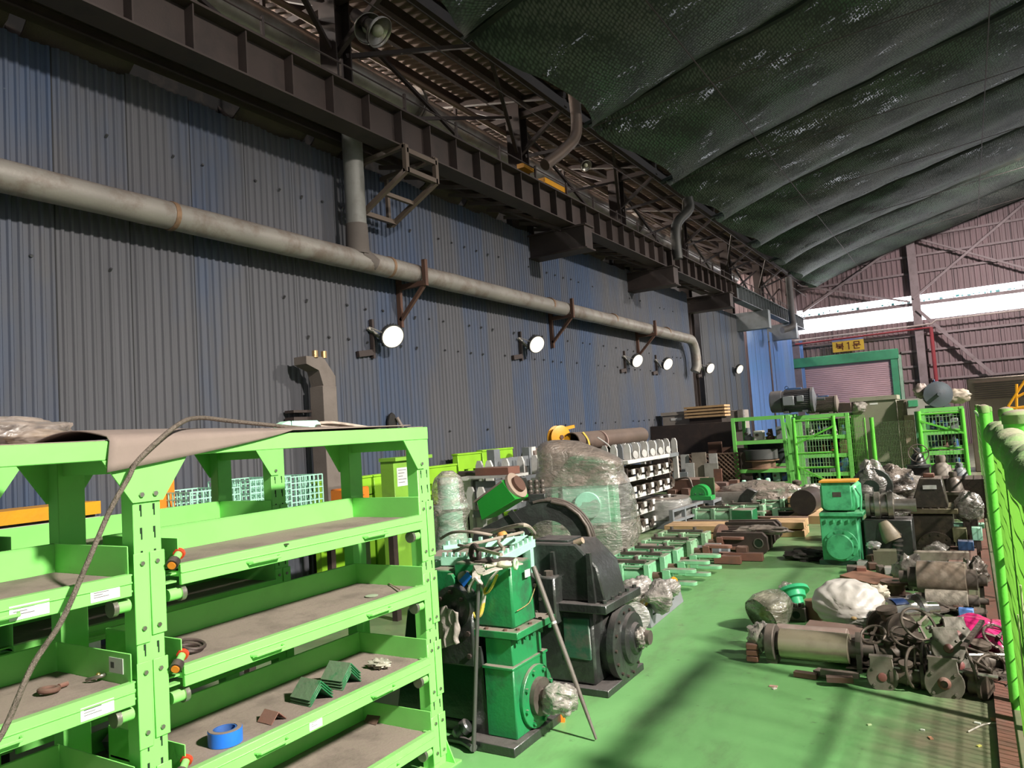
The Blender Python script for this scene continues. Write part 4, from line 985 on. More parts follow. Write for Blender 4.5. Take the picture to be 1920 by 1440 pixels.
# lifting sling with yellow eyes
def ribbon(pts, wd, th, up): 
    mb = MB(); q = bez(pts, 6); vs = []; up = V(up)
    for i, p in enumerate(q):
        dd = (q[min(i+1,len(q)-1)]-q[max(i-1,0)]).normalized(); s = dd.cross(up).normalized(); n_ = s.cross(dd)
        vs += [p-s*wd/2-n_*th/2, p+s*wd/2-n_*th/2, p+s*wd/2+n_*th/2, p-s*wd/2+n_*th/2]
    k = len(q); mb.add(vs, [(j*4+i, j*4+(i+1)%4, (j+1)*4+(i+1)%4, (j+1)*4+i) for j in range(k-1) for i in range(4)]+[(3,2,1,0),(k*4-4,k*4-3,k*4-2,k*4-1)]); return mb
WEB = mat('dirty_white_webbing', (.50,.45,.40), .85, dirt=.5, dcol=(.25,.2,.16), scale=25)
YEL = mat('worn_yellow_webbing', (.62,.44,.06), .8, dirt=.6, dcol=(.4,.33,.25), scale=25)
t = thing('lifting_sling', 'white webbing sling with yellow looped eyes draped over the dark green gearbox', 'sling', (-2.3,3.4,.95))
q = lambda x, y: AY(x, y, 3.385)
TOP = [AZ(975,1056,.957), AZ(950,1062,.957), AZ(925,1068,.957), AZ(905,1074,.957), V((q(893,1082).x, 3.40, .945)), q(893,1086)]
ribbon(TOP, .045, .007, (0,-.3,1)).build('strap', WEB, t)
for k, (a, b, c_, e) in enumerate([((893,1082),(880,1105),(884,1130),'w'), ((893,1082),(907,1105),(906,1130),'w')]):
    ribbon([q(*a), q(*b), q(*c_)], .008, .030, (0,-1,0)).build('loop_leg', WEB, t)
ribbon([q(884,1130), q(890,1150), q(896,1158), q(902,1150), q(906,1130)], .008, .030, (0,-1,0)).build('yellow_eye', YEL, t)
ribbon([AY(935,1068,3.40), q(920,1085), q(912,1100)], .006, .022, (0,-1,0)).build('loop_leg', WEB, t)
ribbon([q(912,1100), q(908,1110), q(914,1112), q(925,1095), q(932,1078)], .006, .022, (0,-1,0)).build('yellow_eye', YEL, t)
MB().prism([(0,0),(.03,-.035),(.085,.02),(.06,.05)], q(861,1088), (1,0,0), (0,0,1), .004).build('blue_tag', BLUEP, t)
# work glove on top
g = thing('work_glove', 'cream cotton work glove lying on top of the dark green gearbox', 'glove', AZ(948,1060,.965))
gc = AZ(948,1058,.972)
gl = MB(); gl.ball(gc, (.055,.04,.018), 18, 12, lambda d: 1+.15*mnoise.noise(d*3)); 
for i, (a, L) in enumerate([(-.5,.05),(-.2,.06),(.1,.06),(.4,.05)]):
    s = gc+V((-.04,-.02+.014*i,0)); gl.tube([s, s+V((-L*math.cos(a)*.6,-L*.35,-.002)), s+V((-L*math.cos(a),-L*.6-.01*i,-.006))], .009, 8)
gl.build('glove_body', CREAM, g)
MB().torus(gc+V((.055,.01,.0)), (1,.2,0), .022, .009, 16, 8).build('cuff', mat('pale_green_cuff', (.45,.62,.4), .8), g)

# --- black gearbox behind
t = thing('gearbox', 'oily black gearbox with a big round end cover standing behind the green one', 'gearbox', (-2.3, 4.5, 0))
MB().bx(-2.75, -2.02, 4.22, 4.8, 0, .045).build('foot_plate', BLACK, t, bevel=.004)
MB().bx(-2.75, -2.12, 4.27, 4.72, .045, .50).build('lower_housing', BLACK, t, bevel=.015)
MB().bx(-2.33, -2.14, 4.262, 4.28, .2, .46).build('worn_patch', mat('patchy_green_black', (.03,.10,.06), .4, dirt=.9, dcol=(.10,.10,.08), scale=8), t, bevel=.01)
MB().bx(-2.80, -2.0, 4.23, 4.80, .50, .555).build('split_flange', BLACK, t, bevel=.005)
MB().prism([(-.74,0),(-.03,0),(-.075,.22),(-.22,.36),(-.60,.36),(-.72,.22)], (-2.0, 4.46, .555), (1,0,0), (0,0,1), .33).build('hood', BLACK, t, bevel=.01)
MB().bx(-2.56,-2.3, 4.36, 4.56, .915, .93).build('cover_plate', BLACK, t, bevel=.003)
MB().cyl((-2.24,4.34,.915), (-2.18,4.34,.935), .02, n=12).build('drain_plug', mat('tan_plug', (.4,.3,.22), .6), t)
for x in (-2.12, -2.38, -2.56): MB().prism([(-.02,0),(.03,0),(.012,.31),(-.012,.31)], (x, 4.285, .555), (1,0,0), (0,0,1), .03).build('stiffener_rib', BLACK, t)
MB().cyl((-2.56, 4.20, .58), (-2.56, 4.30, .58), .155, n=36).build('bearing_cover', BLACK, t, bevel=.004)
MB().bx(-2.46, -2.33, 4.19, 4.3, .42, .72).build('bearing_block', BLACK, t, bevel=.012)
bolts(t, [(-2.56+.12*math.cos(a), 4.20, .58+.12*math.sin(a)) for a in [i*PI/4 for i in range(8)]], (0,-1,0), .012, .012, STEEL)
MB().cyl((-2.40,4.25,.72), (-2.40,4.25,.75), .03, n=6).build('cap_nut', DIRTY, t, ang=20)
bolts(t, [(-2.03, y, .555) for y in (4.28, 4.40, 4.52, 4.64, 4.76)], (0,0,1), .014, .02, BLACK)
C1 = V((-2.12, 4.56, .245))
MB().lathe(C1, (1,0,0), [(0,.21),(.05,.215),(.055,.235),(.10,.235),(.105,.22)], 44).build('end_cover', BLACK, t)
MB().lathe(C1+V((.10,.05,.02)), (1,0,0), [(0,.165),(.03,.16),(.035,.10),(.06,.09)], 36).build('inner_cover', BLACK, t)
bolts(t, [C1+V((.105,.205*math.cos(a),.205*math.sin(a))) for a in [i*PI/7 for i in range(14)]], (1,0,0), .010, .012, DKSTEEL)
MB().cyl(C1+V((.14,.05,.03)), C1+V((.24,.05,.03)), .045, n=20).build('output_shaft', DIRTY, t)
wrap('shaft_wrap', C1+V((.18,.05,.025)), (.05,.07,.07), FILM, t, 6, .25, 2.5)
fd = V((.6,-.75,.25)).normalized(); fc = AX(1192,1157,-2.06)
tag(MB().cyl(fc, fc+fd*.005, .10, n=36).build('clear_disc', FILMC), 'clear round plastic disc leaning behind the black gearbox end cover', 'disc')

# --- mint frame with slack cables behind the green gearbox
t = thing('mint_workstand', 'pale mint toothed workstand with slack cables behind the dark green gearbox', 'frame', (-3.3, 4.9, 0))
zt = .93
for (a, b) in (((828,1052),(925,1052)), ((925,1058),(1000,1018)), ((830,1030),(990,1010))):
    A, B = AZ(*a, zt), AZ(*b, zt)
    MB().bar(A, B, .03, .05).build('rail', PMINT, t, bevel=.003)
    k = 8; mb = MB()
    for i in range(k): q_ = A.lerp(B, (i+.5)/k); mb.box(q_+V((0,0,.035)), (.02,.02,.03))
    mb.build('tooth_row', PMINT, t)
A = AZ(895,1036,zt-.01); MB().box(A, (.55,.3,.02), .35).build('deck', mat('dusty_mint_deck', (.17,.30,.2), .7, dirt=.4, dust=1), t)
for a in ((830,1050),(925,1052),(990,1015),(840,1030)):
    P = AZ(*a, zt); MB().bx(P.x-.03, P.x+.03, P.y-.03, P.y+.03, 0, zt).build('leg', PMINT, t)
for k, pp_ in enumerate([[(826,1010),(850,998),(890,998),(930,1005)], [(850,1035),(880,1022),(930,1010),(980,998)], [(920,1000),(950,990),(985,985),(1002,1000)], [(860,1022),(900,1030),(940,1040)], [(950,1003),(935,1015),(945,1030)]]):
    z_ = [zt+.03, zt+.09, zt+.1, zt+.06]
    if k == 2: z_ = [zt+.06, zt+.13, zt+.17, zt+.03]
    tag(MB().tube(bez([AZ(x, y, z_[i]) for i, (x, y) in enumerate(pp_)], 8), .010 if k != 2 else .013, 8).build('slack_cable', mat('dusty_cable%d' % k, (.34,.29,.24), .8)), 'dusty slack cable on the mint workstand, '+['lying along its left','running across its middle','arching upright beside the orange plug','crossing low in front','curled at its right'][k], 'cable', 'dusty cables on the mint frame')
q_ = AZ(942,1003,zt+.05); tag(MB().ball(q_, (.035,.03,.03), 14, 10).build('orange_plug', mat('dusty_orange', (.75,.32,.08), .6, dirt=.4)), 'dusty orange plug among the cables on the mint workstand', 'plug')

# --- film-wrapped mint pedestal just right of the rack
t = thing('wrapped_pedestal', 'pale mint pedestal wrapped in clear film just right of the rack post', 'machine', AY(842, 1035, 5.6)*1)
pc = AY(842, 940, 5.6); X0, Y0 = pc.x, 5.6
MB().lathe((X0,Y0,.55), (0,0,1), [(0,.17),(.12,.16),(.3,.12),(.42,.12),(.44,.12)], 28).build('pedestal_body', PMINT, t)
MB().cyl((X0,Y0,1.0), (X0,Y0,1.03), .17, n=28).build('top_flange', PMINT, t); MB().cyl((X0,Y0,1.03), (X0,Y0,1.28), .10, n=24).build('drum', PMINT, t)
MB().bx(X0-.12, X0+.12, Y0-.12, Y0+.12, 0, .55).build('column', PMINT, t)
def wfn(seed, lean=0):
    def rf(th, j, z): return 1+.10*mnoise.noise(V((math.cos(th)*2, math.sin(th)*2, z*5+seed)))+.05*mnoise.noise(V((math.cos(th)*7, math.sin(th)*7, z*9+seed)))
    return rf
MB().lathe((X0,Y0,.5), (0,0,1), [(i*.06, r) for i, r in enumerate([.19,.19,.18,.16,.155,.15,.15,.17,.19,.17,.15,.15,.14,.12,.05])], 40, rf=wfn(2)).build('film_wrap', FILM, t, ang=70)
# --- grey column stand with pale brackets
t = thing('bracket_stand', 'pale grey steel column stand with a bolted side bracket beside the green chute', 'stand', (AY(885,1000,7.2).x, 7.2, 0))
ax_ = AY(883, 900, 7.2); x_ = ax_.x
mb = MB(); mb.bx(x_-.12, x_+.05, 7.12, 7.14, 0, ax_.z); mb.bx(x_-.12, x_+.05, 7.28, 7.30, 0, ax_.z); mb.bx(x_-.05, x_-.03, 7.14, 7.28, 0, ax_.z); mb.build('column', LGREY, t)
MB().bx(x_-.14, x_+.07, 7.1, 7.32, ax_.z, ax_.z+.04).build('cap_plate', WHITE, t)
b_ = AY(912, 935, 7.1)
MB().prism([(-.13,-.12),(.08,-.12),(.13,-.06),(.13,.2),(-.13,.2)], b_, (1,0,0), (0,0,1), .03).build('side_bracket', GREYP, t, bevel=.003)
MB().cyl(b_+V((.05,-.03,0)), b_+V((.05,.02,0)), .035, n=18).build('hub', RUST, t)
b2 = AY(930, 893, 7.1); MB().bx(b2.x-.3, b2.x+.25, 7.0, 7.4, b2.z-.015, b2.z+.015).build('shelf_plate', LGREY, t)
MB().bx(b2.x-.25, b2.x+.2, 7.05, 7.3, b2.z+.015, b2.z+.1).build('clamp_block', RUSTR, t, bevel=.004)
MB().bx(x_-.02, x_+.0, 7.12, 7.2, 0, 1).build('rear_leg', DKSTEEL, t)
# --- tilted green chute with flanged end
c = AY(940, 935, 6.9)
t = thing('green_chute', 'bright green tilted box chute with a dusty round flange', 'chute', c)
M_ = Matrix.Translation(c) @ Matrix.Rotation(-.52, 4, 'Y')
mb = MB(M_); mb.prism([(-.26,-.10),(.24,-.13),(.20,.13),(-.20,.10)], (0,0,0), (1,0,0), (0,0,1), .3); mb.build('chute_body', mat('grass_green_paint', (.02,.30,.035), .4, dirt=.1), t, bevel=.004)
mb = MB(M_); mb.cyl((.22,0,.02), (.26,0,.02), .15, n=30); mb.build('flange', mat('tan_flange', (.36,.27,.21), .7, dirt=.3), t)
mb = MB(M_); mb.cyl((.26,0,.02), (.30,0,.02), .09, n=26); mb.build('ring', RUST, t)
mb = MB(M_); mb.bx(-.24,.2,-.155,.155,.105,.125); mb.build('dusty_top', RUBBER, t)
# --- big black C-shaped guard
c = AY(1030, 1022, 5.45); Ro, Ri = .375, .21
t = thing('curved_guard', 'big black curved chain guard standing behind the black gearbox', 'guard', (c.x, 5.45, 0))
M_ = Matrix.Translation(c) @ Matrix.Rotation(.35, 4, 'Z')
arc_o = [(Ro*math.cos(a), Ro*math.sin(a)) for a in [(-.3+i*(2.15)/20) for i in range(21)]]
arc_i = [(Ri*math.cos(a), Ri*math.sin(a)) for a in [(1.95-i*(2.25)/20) for i in range(21)]]
mb = MB(M_); mb.prism(arc_o + [(-.62,.14),(-.66,.0),(-.34,-.02)] + [(-.1,.18)] + arc_i, (0,0,0), (1,0,0), (0,0,1), .10); mb.build('guard_plate', BLACK, t, ang=30)
mb = MB(M_); mb.tube([(a, -.055, b) for a, b in arc_o], .014, 6); mb.tube([(a, .055, b) for a, b in arc_o], .014, 6); mb.build('rim', DIRTY, t)
mb = MB(M_); mb.bar((-.30,-.07,.30),(-.16,-.07,.10),.05,.03,up=(0,1,0)); mb.build('rib', BLACK, t)
mb = MB(M_); mb.bx(-.64,-.2,-.06,.06,.13,.16); mb.build('top_rail', DIRTY, t)
mb = MB(M_); mb.bx(-.14, .0, -.06, .06, .36, .43); mb.build('block', BLACK, t, bevel=.004)
for i in range(3):
    for j in range(3): mb = MB(M_); mb.lathe((-.12+.05*i, -.03, .43+.04*j), (0,0,1), [(0,.018),(.02,.022),(.035,.014)], 10); mb.build('terminal', DIRTY, t)
MB(M_).tube([(.05,-.07,.36),(.17,-.08,.33),(.27,-.08,.25),(.33,-.08,.15),(.36,-.08,.02)], .016, 8).build('cable', DIRTY, t, ang=60)
for x in (-.5, .28): MB(M_).bar((x, 0, .02), (x, 0, -c.z+.001), .06, .05).build('leg', DKSTEEL, t)
# --- tall wrapped machine
B0 = V((-4.15, 8.35, 0))
t = thing('wrapped_machine', 'tall mint green machine wrapped in clear film with a dusty brown sheet on top', 'machine', B0)
MG = mat('machine_mint', (.16,.5,.28), .5, dirt=.3, scale=5)
mb = MB(TM(B0, .35)); mb.prism([(-.40,.0),(.42,.0),(.42,.98),(.36,1.12),(-.1,1.2),(-.34,.9)], (0,0,.12), (1,0,0), (0,0,1), .7); mb.build('machine_body', MG, t, bevel=.02)
mb = MB(TM(B0, .35)); mb.bx(-.5,.55,-.4,.4,0,.12); mb.build('base_skid', DKSTEEL, t)
mb = MB(TM(B0, .35)); mb.bx(-.2,.35,-.42,-.35,.5,1.0); mb.cyl((.1,-.35,.75),(.1,-.5,.75),.16,n=24); mb.build('front_panel', PMINT, t, bevel=.01)
def mwrap(seed, r0, z0, z1, n=60, m=40, sx=.60, sy=.50, top=False):
    def fn(u, v):
        th = 2*PI*u; z = lerp(z0, z1, v)
        k = 1/((abs(math.cos(th))**4+abs(math.sin(th))**4)**.25)
        prof = (.82+.20*math.sin(PI*min(1, z/1.15)*.9+.3)) * (1 if z < 1.28 else max(.02, 1-((z-1.28)/.24)**3.2*.97))
        nn = mnoise.noise(V((math.cos(th)*2.2, math.sin(th)*2.2, z*2.0+seed)))*.07+abs(mnoise.noise(V((math.cos(th)*5, math.sin(th)*5, z*4+seed))))*.06+mnoise.noise(V((math.cos(th)*12, math.sin(th)*12, z*10)))*.018
        x = math.cos(th)*k*sx*prof*(r0+nn); y = math.sin(th)*k*sy*prof*(r0+nn)
        zz = z + (-.17*(x/sx)-.02)*((z-.95)/.5 if z > .95 else 0)
        return TM(B0, .35) @ V((x, y, zz))
    return MB().grid(fn, n, m, closeu=True)
mwrap(1, 1.0, .04, 1.30).build('film_wrap', FILMC, t, ang=80)
mwrap(1, 1.03, .98, 1.52, 60, 18).build('dusty_cover', FILMD, t, ang=80)
mwrap(5, 1.05, .02, .55, 60, 18).build('film_wrap', FILM, t, ang=80)
# dark green roller drum and dusty parts at its right foot
c = AZ(1222, 1040, .14); tag(MB().cyl(c+V((-.2,-.05,0)), c+V((.08,0,0)), .13, n=26).build('green_drum', DGREEN), 'small dark green drum with a rusty end beside the wrapped machine', 'drum')
for i, (a, b, s) in enumerate([(1190,1048,.10),(1215,1058,.09),(1242,1040,.12),(1262,1030,.11),(1205,1070,.08),(1236,1055,.08),(1280,1028,.1)]):
    m_ = [FILMG, DIRTY, FILMG, FILM, DIRTY, FILMG, DIRTY][i]
    c = AZ(a, b, s*.8)
    tt = thing('wrapped_fitting', 'film-wrapped fitting beside the tall wrapped machine, '+['at the far left','left, beside the green drum','behind the green drum','nearest the silver coil','lowest in front','in front of the drum','right end of the row'][i], 'fitting', (c.x, c.y, 0), group='wrapped fittings by the tall machine')
    MB().lathe(c-V((0,0,s*.8)), (0,0,1), [(0,s*.8),(s*.4,s*.8),(s*.5,s*.45),(s*1.1,s*.45),(s*1.15,s*.6),(s*1.4,s*.6)], 18).build('fitting_body', DIRTY, tt)
    wrap('film', c, (s*1.05,s*1.0,s*.95), m_ if m_ != DIRTY else FILMG, tt, i, .35, 2)
# --- mint hydraulic cylinders in a row, clevis ends towards the aisle
def cylinder(name, label, M, m=MINT, rod=RUST, s=1, group=None, forkm=None):
    t = bpy.data.objects.new(name, None); COL.objects.link(t); t.matrix_world = M; MW[t] = M
    tag(t, label, 'cylinder', group); forkm = forkm or m
    MB(M).cyl((-.62*s,0,.13*s), (-.06*s,0,.13*s), .085*s, n=24).build('barrel', m, t)
    for x, h in ((-.62,.135), (-.34,.13), (-.06,.135)): MB(M).bx((x-.03)*s, (x+.03)*s, -.115*s, .115*s, 0, .26*s).build('tie_plate', m, t, bevel=.005)
    for y in (-.09, .09): MB(M).cyl((-.62*s,y*s,.235*s), (-.03*s,y*s,.235*s), .012*s, n=8).build('tie_rod', m, t)
    MB(M).bx(-.55*s, -.1*s, -.03*s, .03*s, .255*s, .285*s).build('port_rail', DIRTY, t)
    for x in (-.5, -.2): MB(M).cyl((x*s,0,.28*s), (x*s,0,.32*s), .022*s, n=10).build('port', DIRTY, t)
    MB(M).cyl((-.03*s,0,.13*s), (.10*s,0,.13*s), .04*s, n=16).build('rod', rod, t)
    MB(M).bx(.08*s, .16*s, -.06*s, .06*s, .06*s, .2*s).build('clevis_block', forkm, t, bevel=.004)
    for z in (.07, .17):
        f = [(.12*s,-.05*s),(.36*s,-.05*s)]+[(.36*s+.05*s*math.sin(a), -.05*s*math.cos(a)) for a in [i*PI/8 for i in range(1,8)]]+[(.36*s,.05*s),(.12*s,.05*s)]
        MB(M).prism(f, (0,0,z*s+(.02 if z > .1 else 0)*s), (1,0,0), (0,1,0), .035*s).build('clevis_plate', forkm, t, bevel=.004)
    return t
spots = [((1318,1096), 0), ((1347,1080), 0), ((1370,1066), 0)]
fk = [AZ(1298,1108,0), AZ(1324,1090,0), AZ(1345,1076,0)]
cl0 = cylinder('hydraulic_cylinder', 'pale green hydraulic cylinder with fork end, first of the row nearest the wrapped couplings', Matrix.Translation(fk[0]+V((-.36,0,0))) @ Matrix.Rotation(.05,4,'Z'), mat('row_mint', (.22,.52,.29), .45, dirt=.35, dcol=(.12,.2,.12), dust=.8, scale=8), group='hydraulic cylinders in a row on the floor')
child_map()
dup(cl0, fk[1]+V((-.36,0,0)), .05, 'pale green hydraulic cylinder with fork end, second of the row')
dup(cl0, fk[2]+V((-.36,0,0)), .04, 'pale green hydraulic cylinder with fork end, third of the row')
f4 = AZ(1368,1060,0); f5 = AZ(1372,1045,0)
cylinder('hydraulic_cylinder', 'pale green hydraulic cylinder with rusty fork end, fourth of the row', Matrix.Translation(f4+V((-.4,.12,0))), mat('row_mint_b', (.26,.50,.28), .5, dirt=.4, dust=.7), group='hydraulic cylinders in a row on the floor', forkm=RUSTR)
cylinder('hydraulic_cylinder', 'pale green hydraulic cylinder with rusty fork end, fifth of the row', Matrix.Translation(f4+V((-.42,.75,0))), mat('row_mint_c', (.30,.52,.30), .5, dirt=.4, dust=.7), group='hydraulic cylinders in a row on the floor', forkm=RUSTR)
# --- grey cradle with wrapped couplings
c0 = AZ(1222, 1178, 0); c1 = AZ(1282, 1128, 0)
t = thing('coupling_cradle', 'slotted grey steel cradle on the floor carrying wrapped couplings', 'cradle', c0)
dv = (c1-c0).normalized(); L = (c1-c0).length; sv = V((dv.y, -dv.x, 0)); 
cv = c0 - sv*.17 + dv*L/2
mb = MB(); mb.prism([(-.19,0),(.17,0),(.135,.155),(.02,.20),(-.13,.17)], cv, sv, (0,0,1), L); mb.build('cradle_box', mat('blue_grey_paint', (.21,.215,.235), .5, dirt=.15, dust=.25), t, bevel=.003)
mb = MB(); n_ = sv*.155+V((0,0,.035)); 
for a in (.12, .45): mb.bar(cv+sv*.158+V((0,0,.085))-dv*L/2+dv*L*a, cv+sv*.158+V((0,0,.085))-dv*L/2+dv*L*(a+.27), .008, .012)
mb.build('slot_pattern', HOLE, t)
MB().bar(cv-dv*(L/2+.001)+V((0,0,.08))-sv*.06, cv-dv*(L/2+.001)+V((0,0,.08))+sv*.06, .006, .01).build('slot', HOLE, t)
def coupling(c, r, label, tilt, m=FILMG):
    t = thing('wrapped_coupling', label, 'coupling', c, group='wrapped couplings on the grey cradle'); d = V(tilt).normalized()
    MB().lathe(c, d, [(-.5*r,.3*r),(-.15*r,.35*r),(-.1*r,.85*r),(.12*r,.85*r),(.2*r,.35*r),(.6*r,.3*r)], 26).build('coupling_body', DIRTY, t)
    MB().lathe(c, d, [(-.7*r,.28*r),(-.5*r,.38*r),(-.15*r,.95*r),(.05*r,1.02*r),(.22*r,.9*r),(.55*r,.42*r),(.95*r,.30*r)], 52, rf=lambda th, j, z: 1+.035*math.sin(th*13)+.05*mnoise.noise(V((math.cos(th)*3, math.sin(th)*3, z*8)))).build('film_wrap', m, t, ang=80)
coupling(AZ(1238,1118,.24), .14, 'largest film-wrapped coupling, on the middle of the cradle', (-.5,-.8,.1))
coupling(AZ(1188,1115,.25), .13, 'film-wrapped coupling at the left of the cradle behind the black gearbox', (.3,-.9,.1))
coupling(AZ(1205,1098,.22), .09, 'small film-wrapped coupling at the back of the cradle', (.2,-.9,.2))
coupling(AZ(1258,1102,.21), .085, 'small film-wrapped coupling at the far end of the cradle', (.4,-.8,-.2))
for i, (a, b) in enumerate(((1271,1117),(1241,1146))):
    c = cv+sv*.10+dv*L*(.47 if i == 0 else -.44)+V((0,0,.195)); fq = V((.55,-.8,0))*.014; tag(MB().hollow(c-fq, c+fq, .034, .010, 18).build('end_plug', YELLOW), 'round yellow plastic cap on the cradle, '+['at its far end','at its near end'][i], 'cap', 'yellow caps on the cradle')
# ================================================================ RIGHT SIDE: FENCE, GEARBOXES, SCRAP PILE
FG = mat('fence_green_paint', (.14,.62,.06), .4, dirt=.25, dcol=(.1,.16,.06), dust=.6)
def fpost(x, y, r, h, label, cap=True):
    t = thing('fence_post', label, 'post', (x, y, 0))
    MB().cyl((x,y,.0), (x,y,h), r, n=20).build('pipe', FG, t)
    if cap: MB().lathe((x,y,h-.03), (0,0,1), [(0,r*1.08),(.03,r*1.08),(.04,r*.9),(.048,r*.3)], 22).build('post_cap', mat('dusty_cap', (.16,.3,.08), .8, dirt=.5, dcol=DUST, scale=12, dust=1), t)
    return t
fpost(.075, 4.86, .026, 1.62, 'bright green round fence post nearest the red kerb end')
fpost(.145, 3.05, .047, 1.60, 'thick green round post with a dusty cap at the right edge')
fpost(.165, 4.55, .033, 1.60, 'green round post with a small dusty cap behind the thick one')
for i, y in enumerate((7.3, 9.8, 12.3, 15.5)): fpost(.14, y, .03, 1.6, 'green round fence post in the long side fence, '+['second along','third along','fourth along','at its far corner'][i])
t = thing('side_fence', 'long green wire mesh fence along the right edge of the floor', 'fence', (.12, 10, 0))
mb = MB(); y = 1.0
while y < 15.5: mb.bx(.103,.107, y-.002, y+.002, .06, 1.5); y += .05
z = .08
while z < 1.5: mb.bx(.102,.108, 1.0, 15.5, z-.002, z+.002); z += .1
mb.build('wire_mesh', GREEN_D, t, ang=0)
MB().tube([(.105,1.0,1.5),(.105,15.5,1.5)], .02, 10).build('top_rail', FG, t); MB().tube([(.105,1.0,.06),(.105,15.5,.06)], .015, 8).build('bottom_rail', FG, t)
MB().tube([(.105,1.0,.8),(.105,15.5,.8)], .012, 8).build('middle_rail', FG, t)
# green fabric rolled over the rail and hanging down
GF = mat('green_fabric', (.06,.20,.03), .85, dirt=.5, dcol=(.12,.14,.06), scale=5, bump=.5, bs=22)
_t = GF.node_tree; _g = _t.nodes.new('ShaderNodeNewGeometry'); _mp = _t.nodes.new('ShaderNodeMapping'); _mp.inputs['Scale'].default_value = (1, 1, .12); _t.links.new(_g.outputs['Position'], _mp.inputs[0])
_lw = _t.nodes.new('ShaderNodeLayerWeight'); _lw.inputs[0].default_value = .5
_f = _math(_t.nodes, _t.links, 'MULTIPLY', _ramp(_t.nodes, _t.links, _noise(_t.nodes, _t.links, _mp.outputs[0], 26, 4, .7), .35, .65, .6, 1), _ramp(_t.nodes, _t.links, _lw.outputs['Facing'], .35, .72, .95, .0))
_tr = _t.nodes.new('ShaderNodeBsdfTransparent'); _mx = _t.nodes.new('ShaderNodeMixShader'); _t.links.new(_f, _mx.inputs[0]); _tl = _t.nodes.new('ShaderNodeBsdfTranslucent'); _tl.inputs[0].default_value = (.16,.42,.05,1); _m0 = _t.nodes.new('ShaderNodeMixShader'); _m0.inputs[0].default_value = .55; _t.links.new(_t.nodes['Principled BSDF'].outputs[0], _m0.inputs[1]); _t.links.new(_tl.outputs[0], _m0.inputs[2]); _t.links.new(_m0.outputs[0], _mx.inputs[1]); _t.links.new(_tr.outputs[0], _mx.inputs[2]); _t.links.new(_mx.outputs[0], _t.nodes['Material Output'].inputs[0])
GFL = mat('dusty_green_fabric', (.13,.36,.07), .85, dirt=.6, dcol=(.22,.19,.14), scale=5, dust=.7, bump=.5, bs=30)
pts = [(.112+.006*math.sin(i*1.7), 1.1+i*.19, 1.50+.01*math.sin(i*2.1)) for i in range(19)]
rl = [.047+.006*math.sin(i*2.9)+.006*math.sin(i*5.1) for i in range(19)]; rl[-1] = .03; rl[-2] = .055
def rollf(u, v):
    i = v*18; a = int(min(i, 17)); f = i-a; c = V(pts[a]).lerp(V(pts[a+1]), f); r = lerp(rl[a], rl[a+1], f)
    th = 2*PI*u; k = 1+.10*math.sin(v*95+th*1.5)+.08*mnoise.noise(V((th, v*20, 0)))
    return c+V((math.cos(th)*r*k, 0, math.sin(th)*r*k))
t = thing('fabric_roll', 'dusty green fabric rolled over the fence rail and hanging down at the right edge', 'fabric', (.2, 2, 1.5))
MB().grid(rollf, 26, 150, closeu=True).build('roll', GFL, t, ang=80)
MB().grid(lambda u, v: V((.088+.002*math.sin(u*38)+.003*mnoise.noise(V((u*9, v*2, 3))), lerp(1.1, 4.5, u), lerp(1.46, .05, v))), 160, 14).build('hanging_sheet', GF, t, ang=80)
mb = MB()
for i in range(3): mb.tube(bez([(.080, 2.0+i*.5, 1.34-.2*i), (.079, 2.06+i*.5, 1.15-.2*i), (.080, 2.12+i*.5, .9-.2*i)], 4), .003, 5)
mb.build('cord', mat('pale_cord', (.4,.42,.25), .8), t)

def PX(x0, x1, Y): return AY(x0, 800, Y).x, AY(x1, 800, Y).x
def rect(x, y, Y): return AY(x, y, Y)
# --- mint gearbox
Y = 8.75
t = thing('gearbox', 'mint green gearbox with a round end plate standing alone at the aisle', 'gearbox', (-1.3, Y+.3, 0))
def fbox(name, px, Y0, Y1, m, t, bevel=.008, z0=None):
    a, b = AY(px[0], px[3], Y0), AY(px[2], px[1], Y0)
    return MB().bx(a.x, b.x, Y0, Y1, a.z if z0 is None else z0, b.z).build(name, m, t, bevel=bevel)
MB2 = mat('mint_gearbox_paint', (.09,.50,.22), .42, dirt=.6, dcol=(.02,.13,.06), dust=.45, dustc=(.15,.2,.12), scale=8, bump=.1)
fbox('lower_housing', (1545,968,1606,1062), Y, Y+.55, MB2, t, z0=.02)
MB().bx(AY(1538,1060,Y).x, AY(1612,1060,Y).x, Y-.02, Y+.6, 0, .05).build('foot_plate', OILY, t)
fbox('split_flange', (1536,961,1618,969), Y-.03, Y+.58, MB2, t)
a, b = AY(1544,957,Y), AY(1594,904,Y)
w_, h_ = b.x-a.x, b.z-a.z; r_ = .05
poly = [(r_,0),(w_-r_,0)]+[(w_-r_+r_*math.sin(k), r_-r_*math.cos(k)) for k in (.5,1.0)]+[(w_,r_),(w_,h_),(0,h_),(0,r_)]+[(r_-r_*math.cos(k), r_-r_*math.sin(k)) for k in (.5,1.0)]
MB().prism(poly, (a.x, Y-.0, a.z), (1,0,0), (0,0,1), .04).build('end_plate', MB2, t, bevel=.006)
fbox('hood', (1540,908,1604,958), Y+.02, Y+.5, MB2, t, .03)
MB().bx(AY(1561,930,Y-.03).x, AY(1577,930,Y-.03).x, Y-.024, Y-.02, AY(1561,932,Y-.03).z, AY(1561,923,Y-.03).z).build('name_plate', DIRTY, t)
MB().bx(AY(1536,900,Y).x, AY(1605,900,Y).x, Y-.05, Y+.25, b.z+.002, b.z+.02).build('orange_strip', mat('orange_strip', (.75,.33,.03), .5), t)
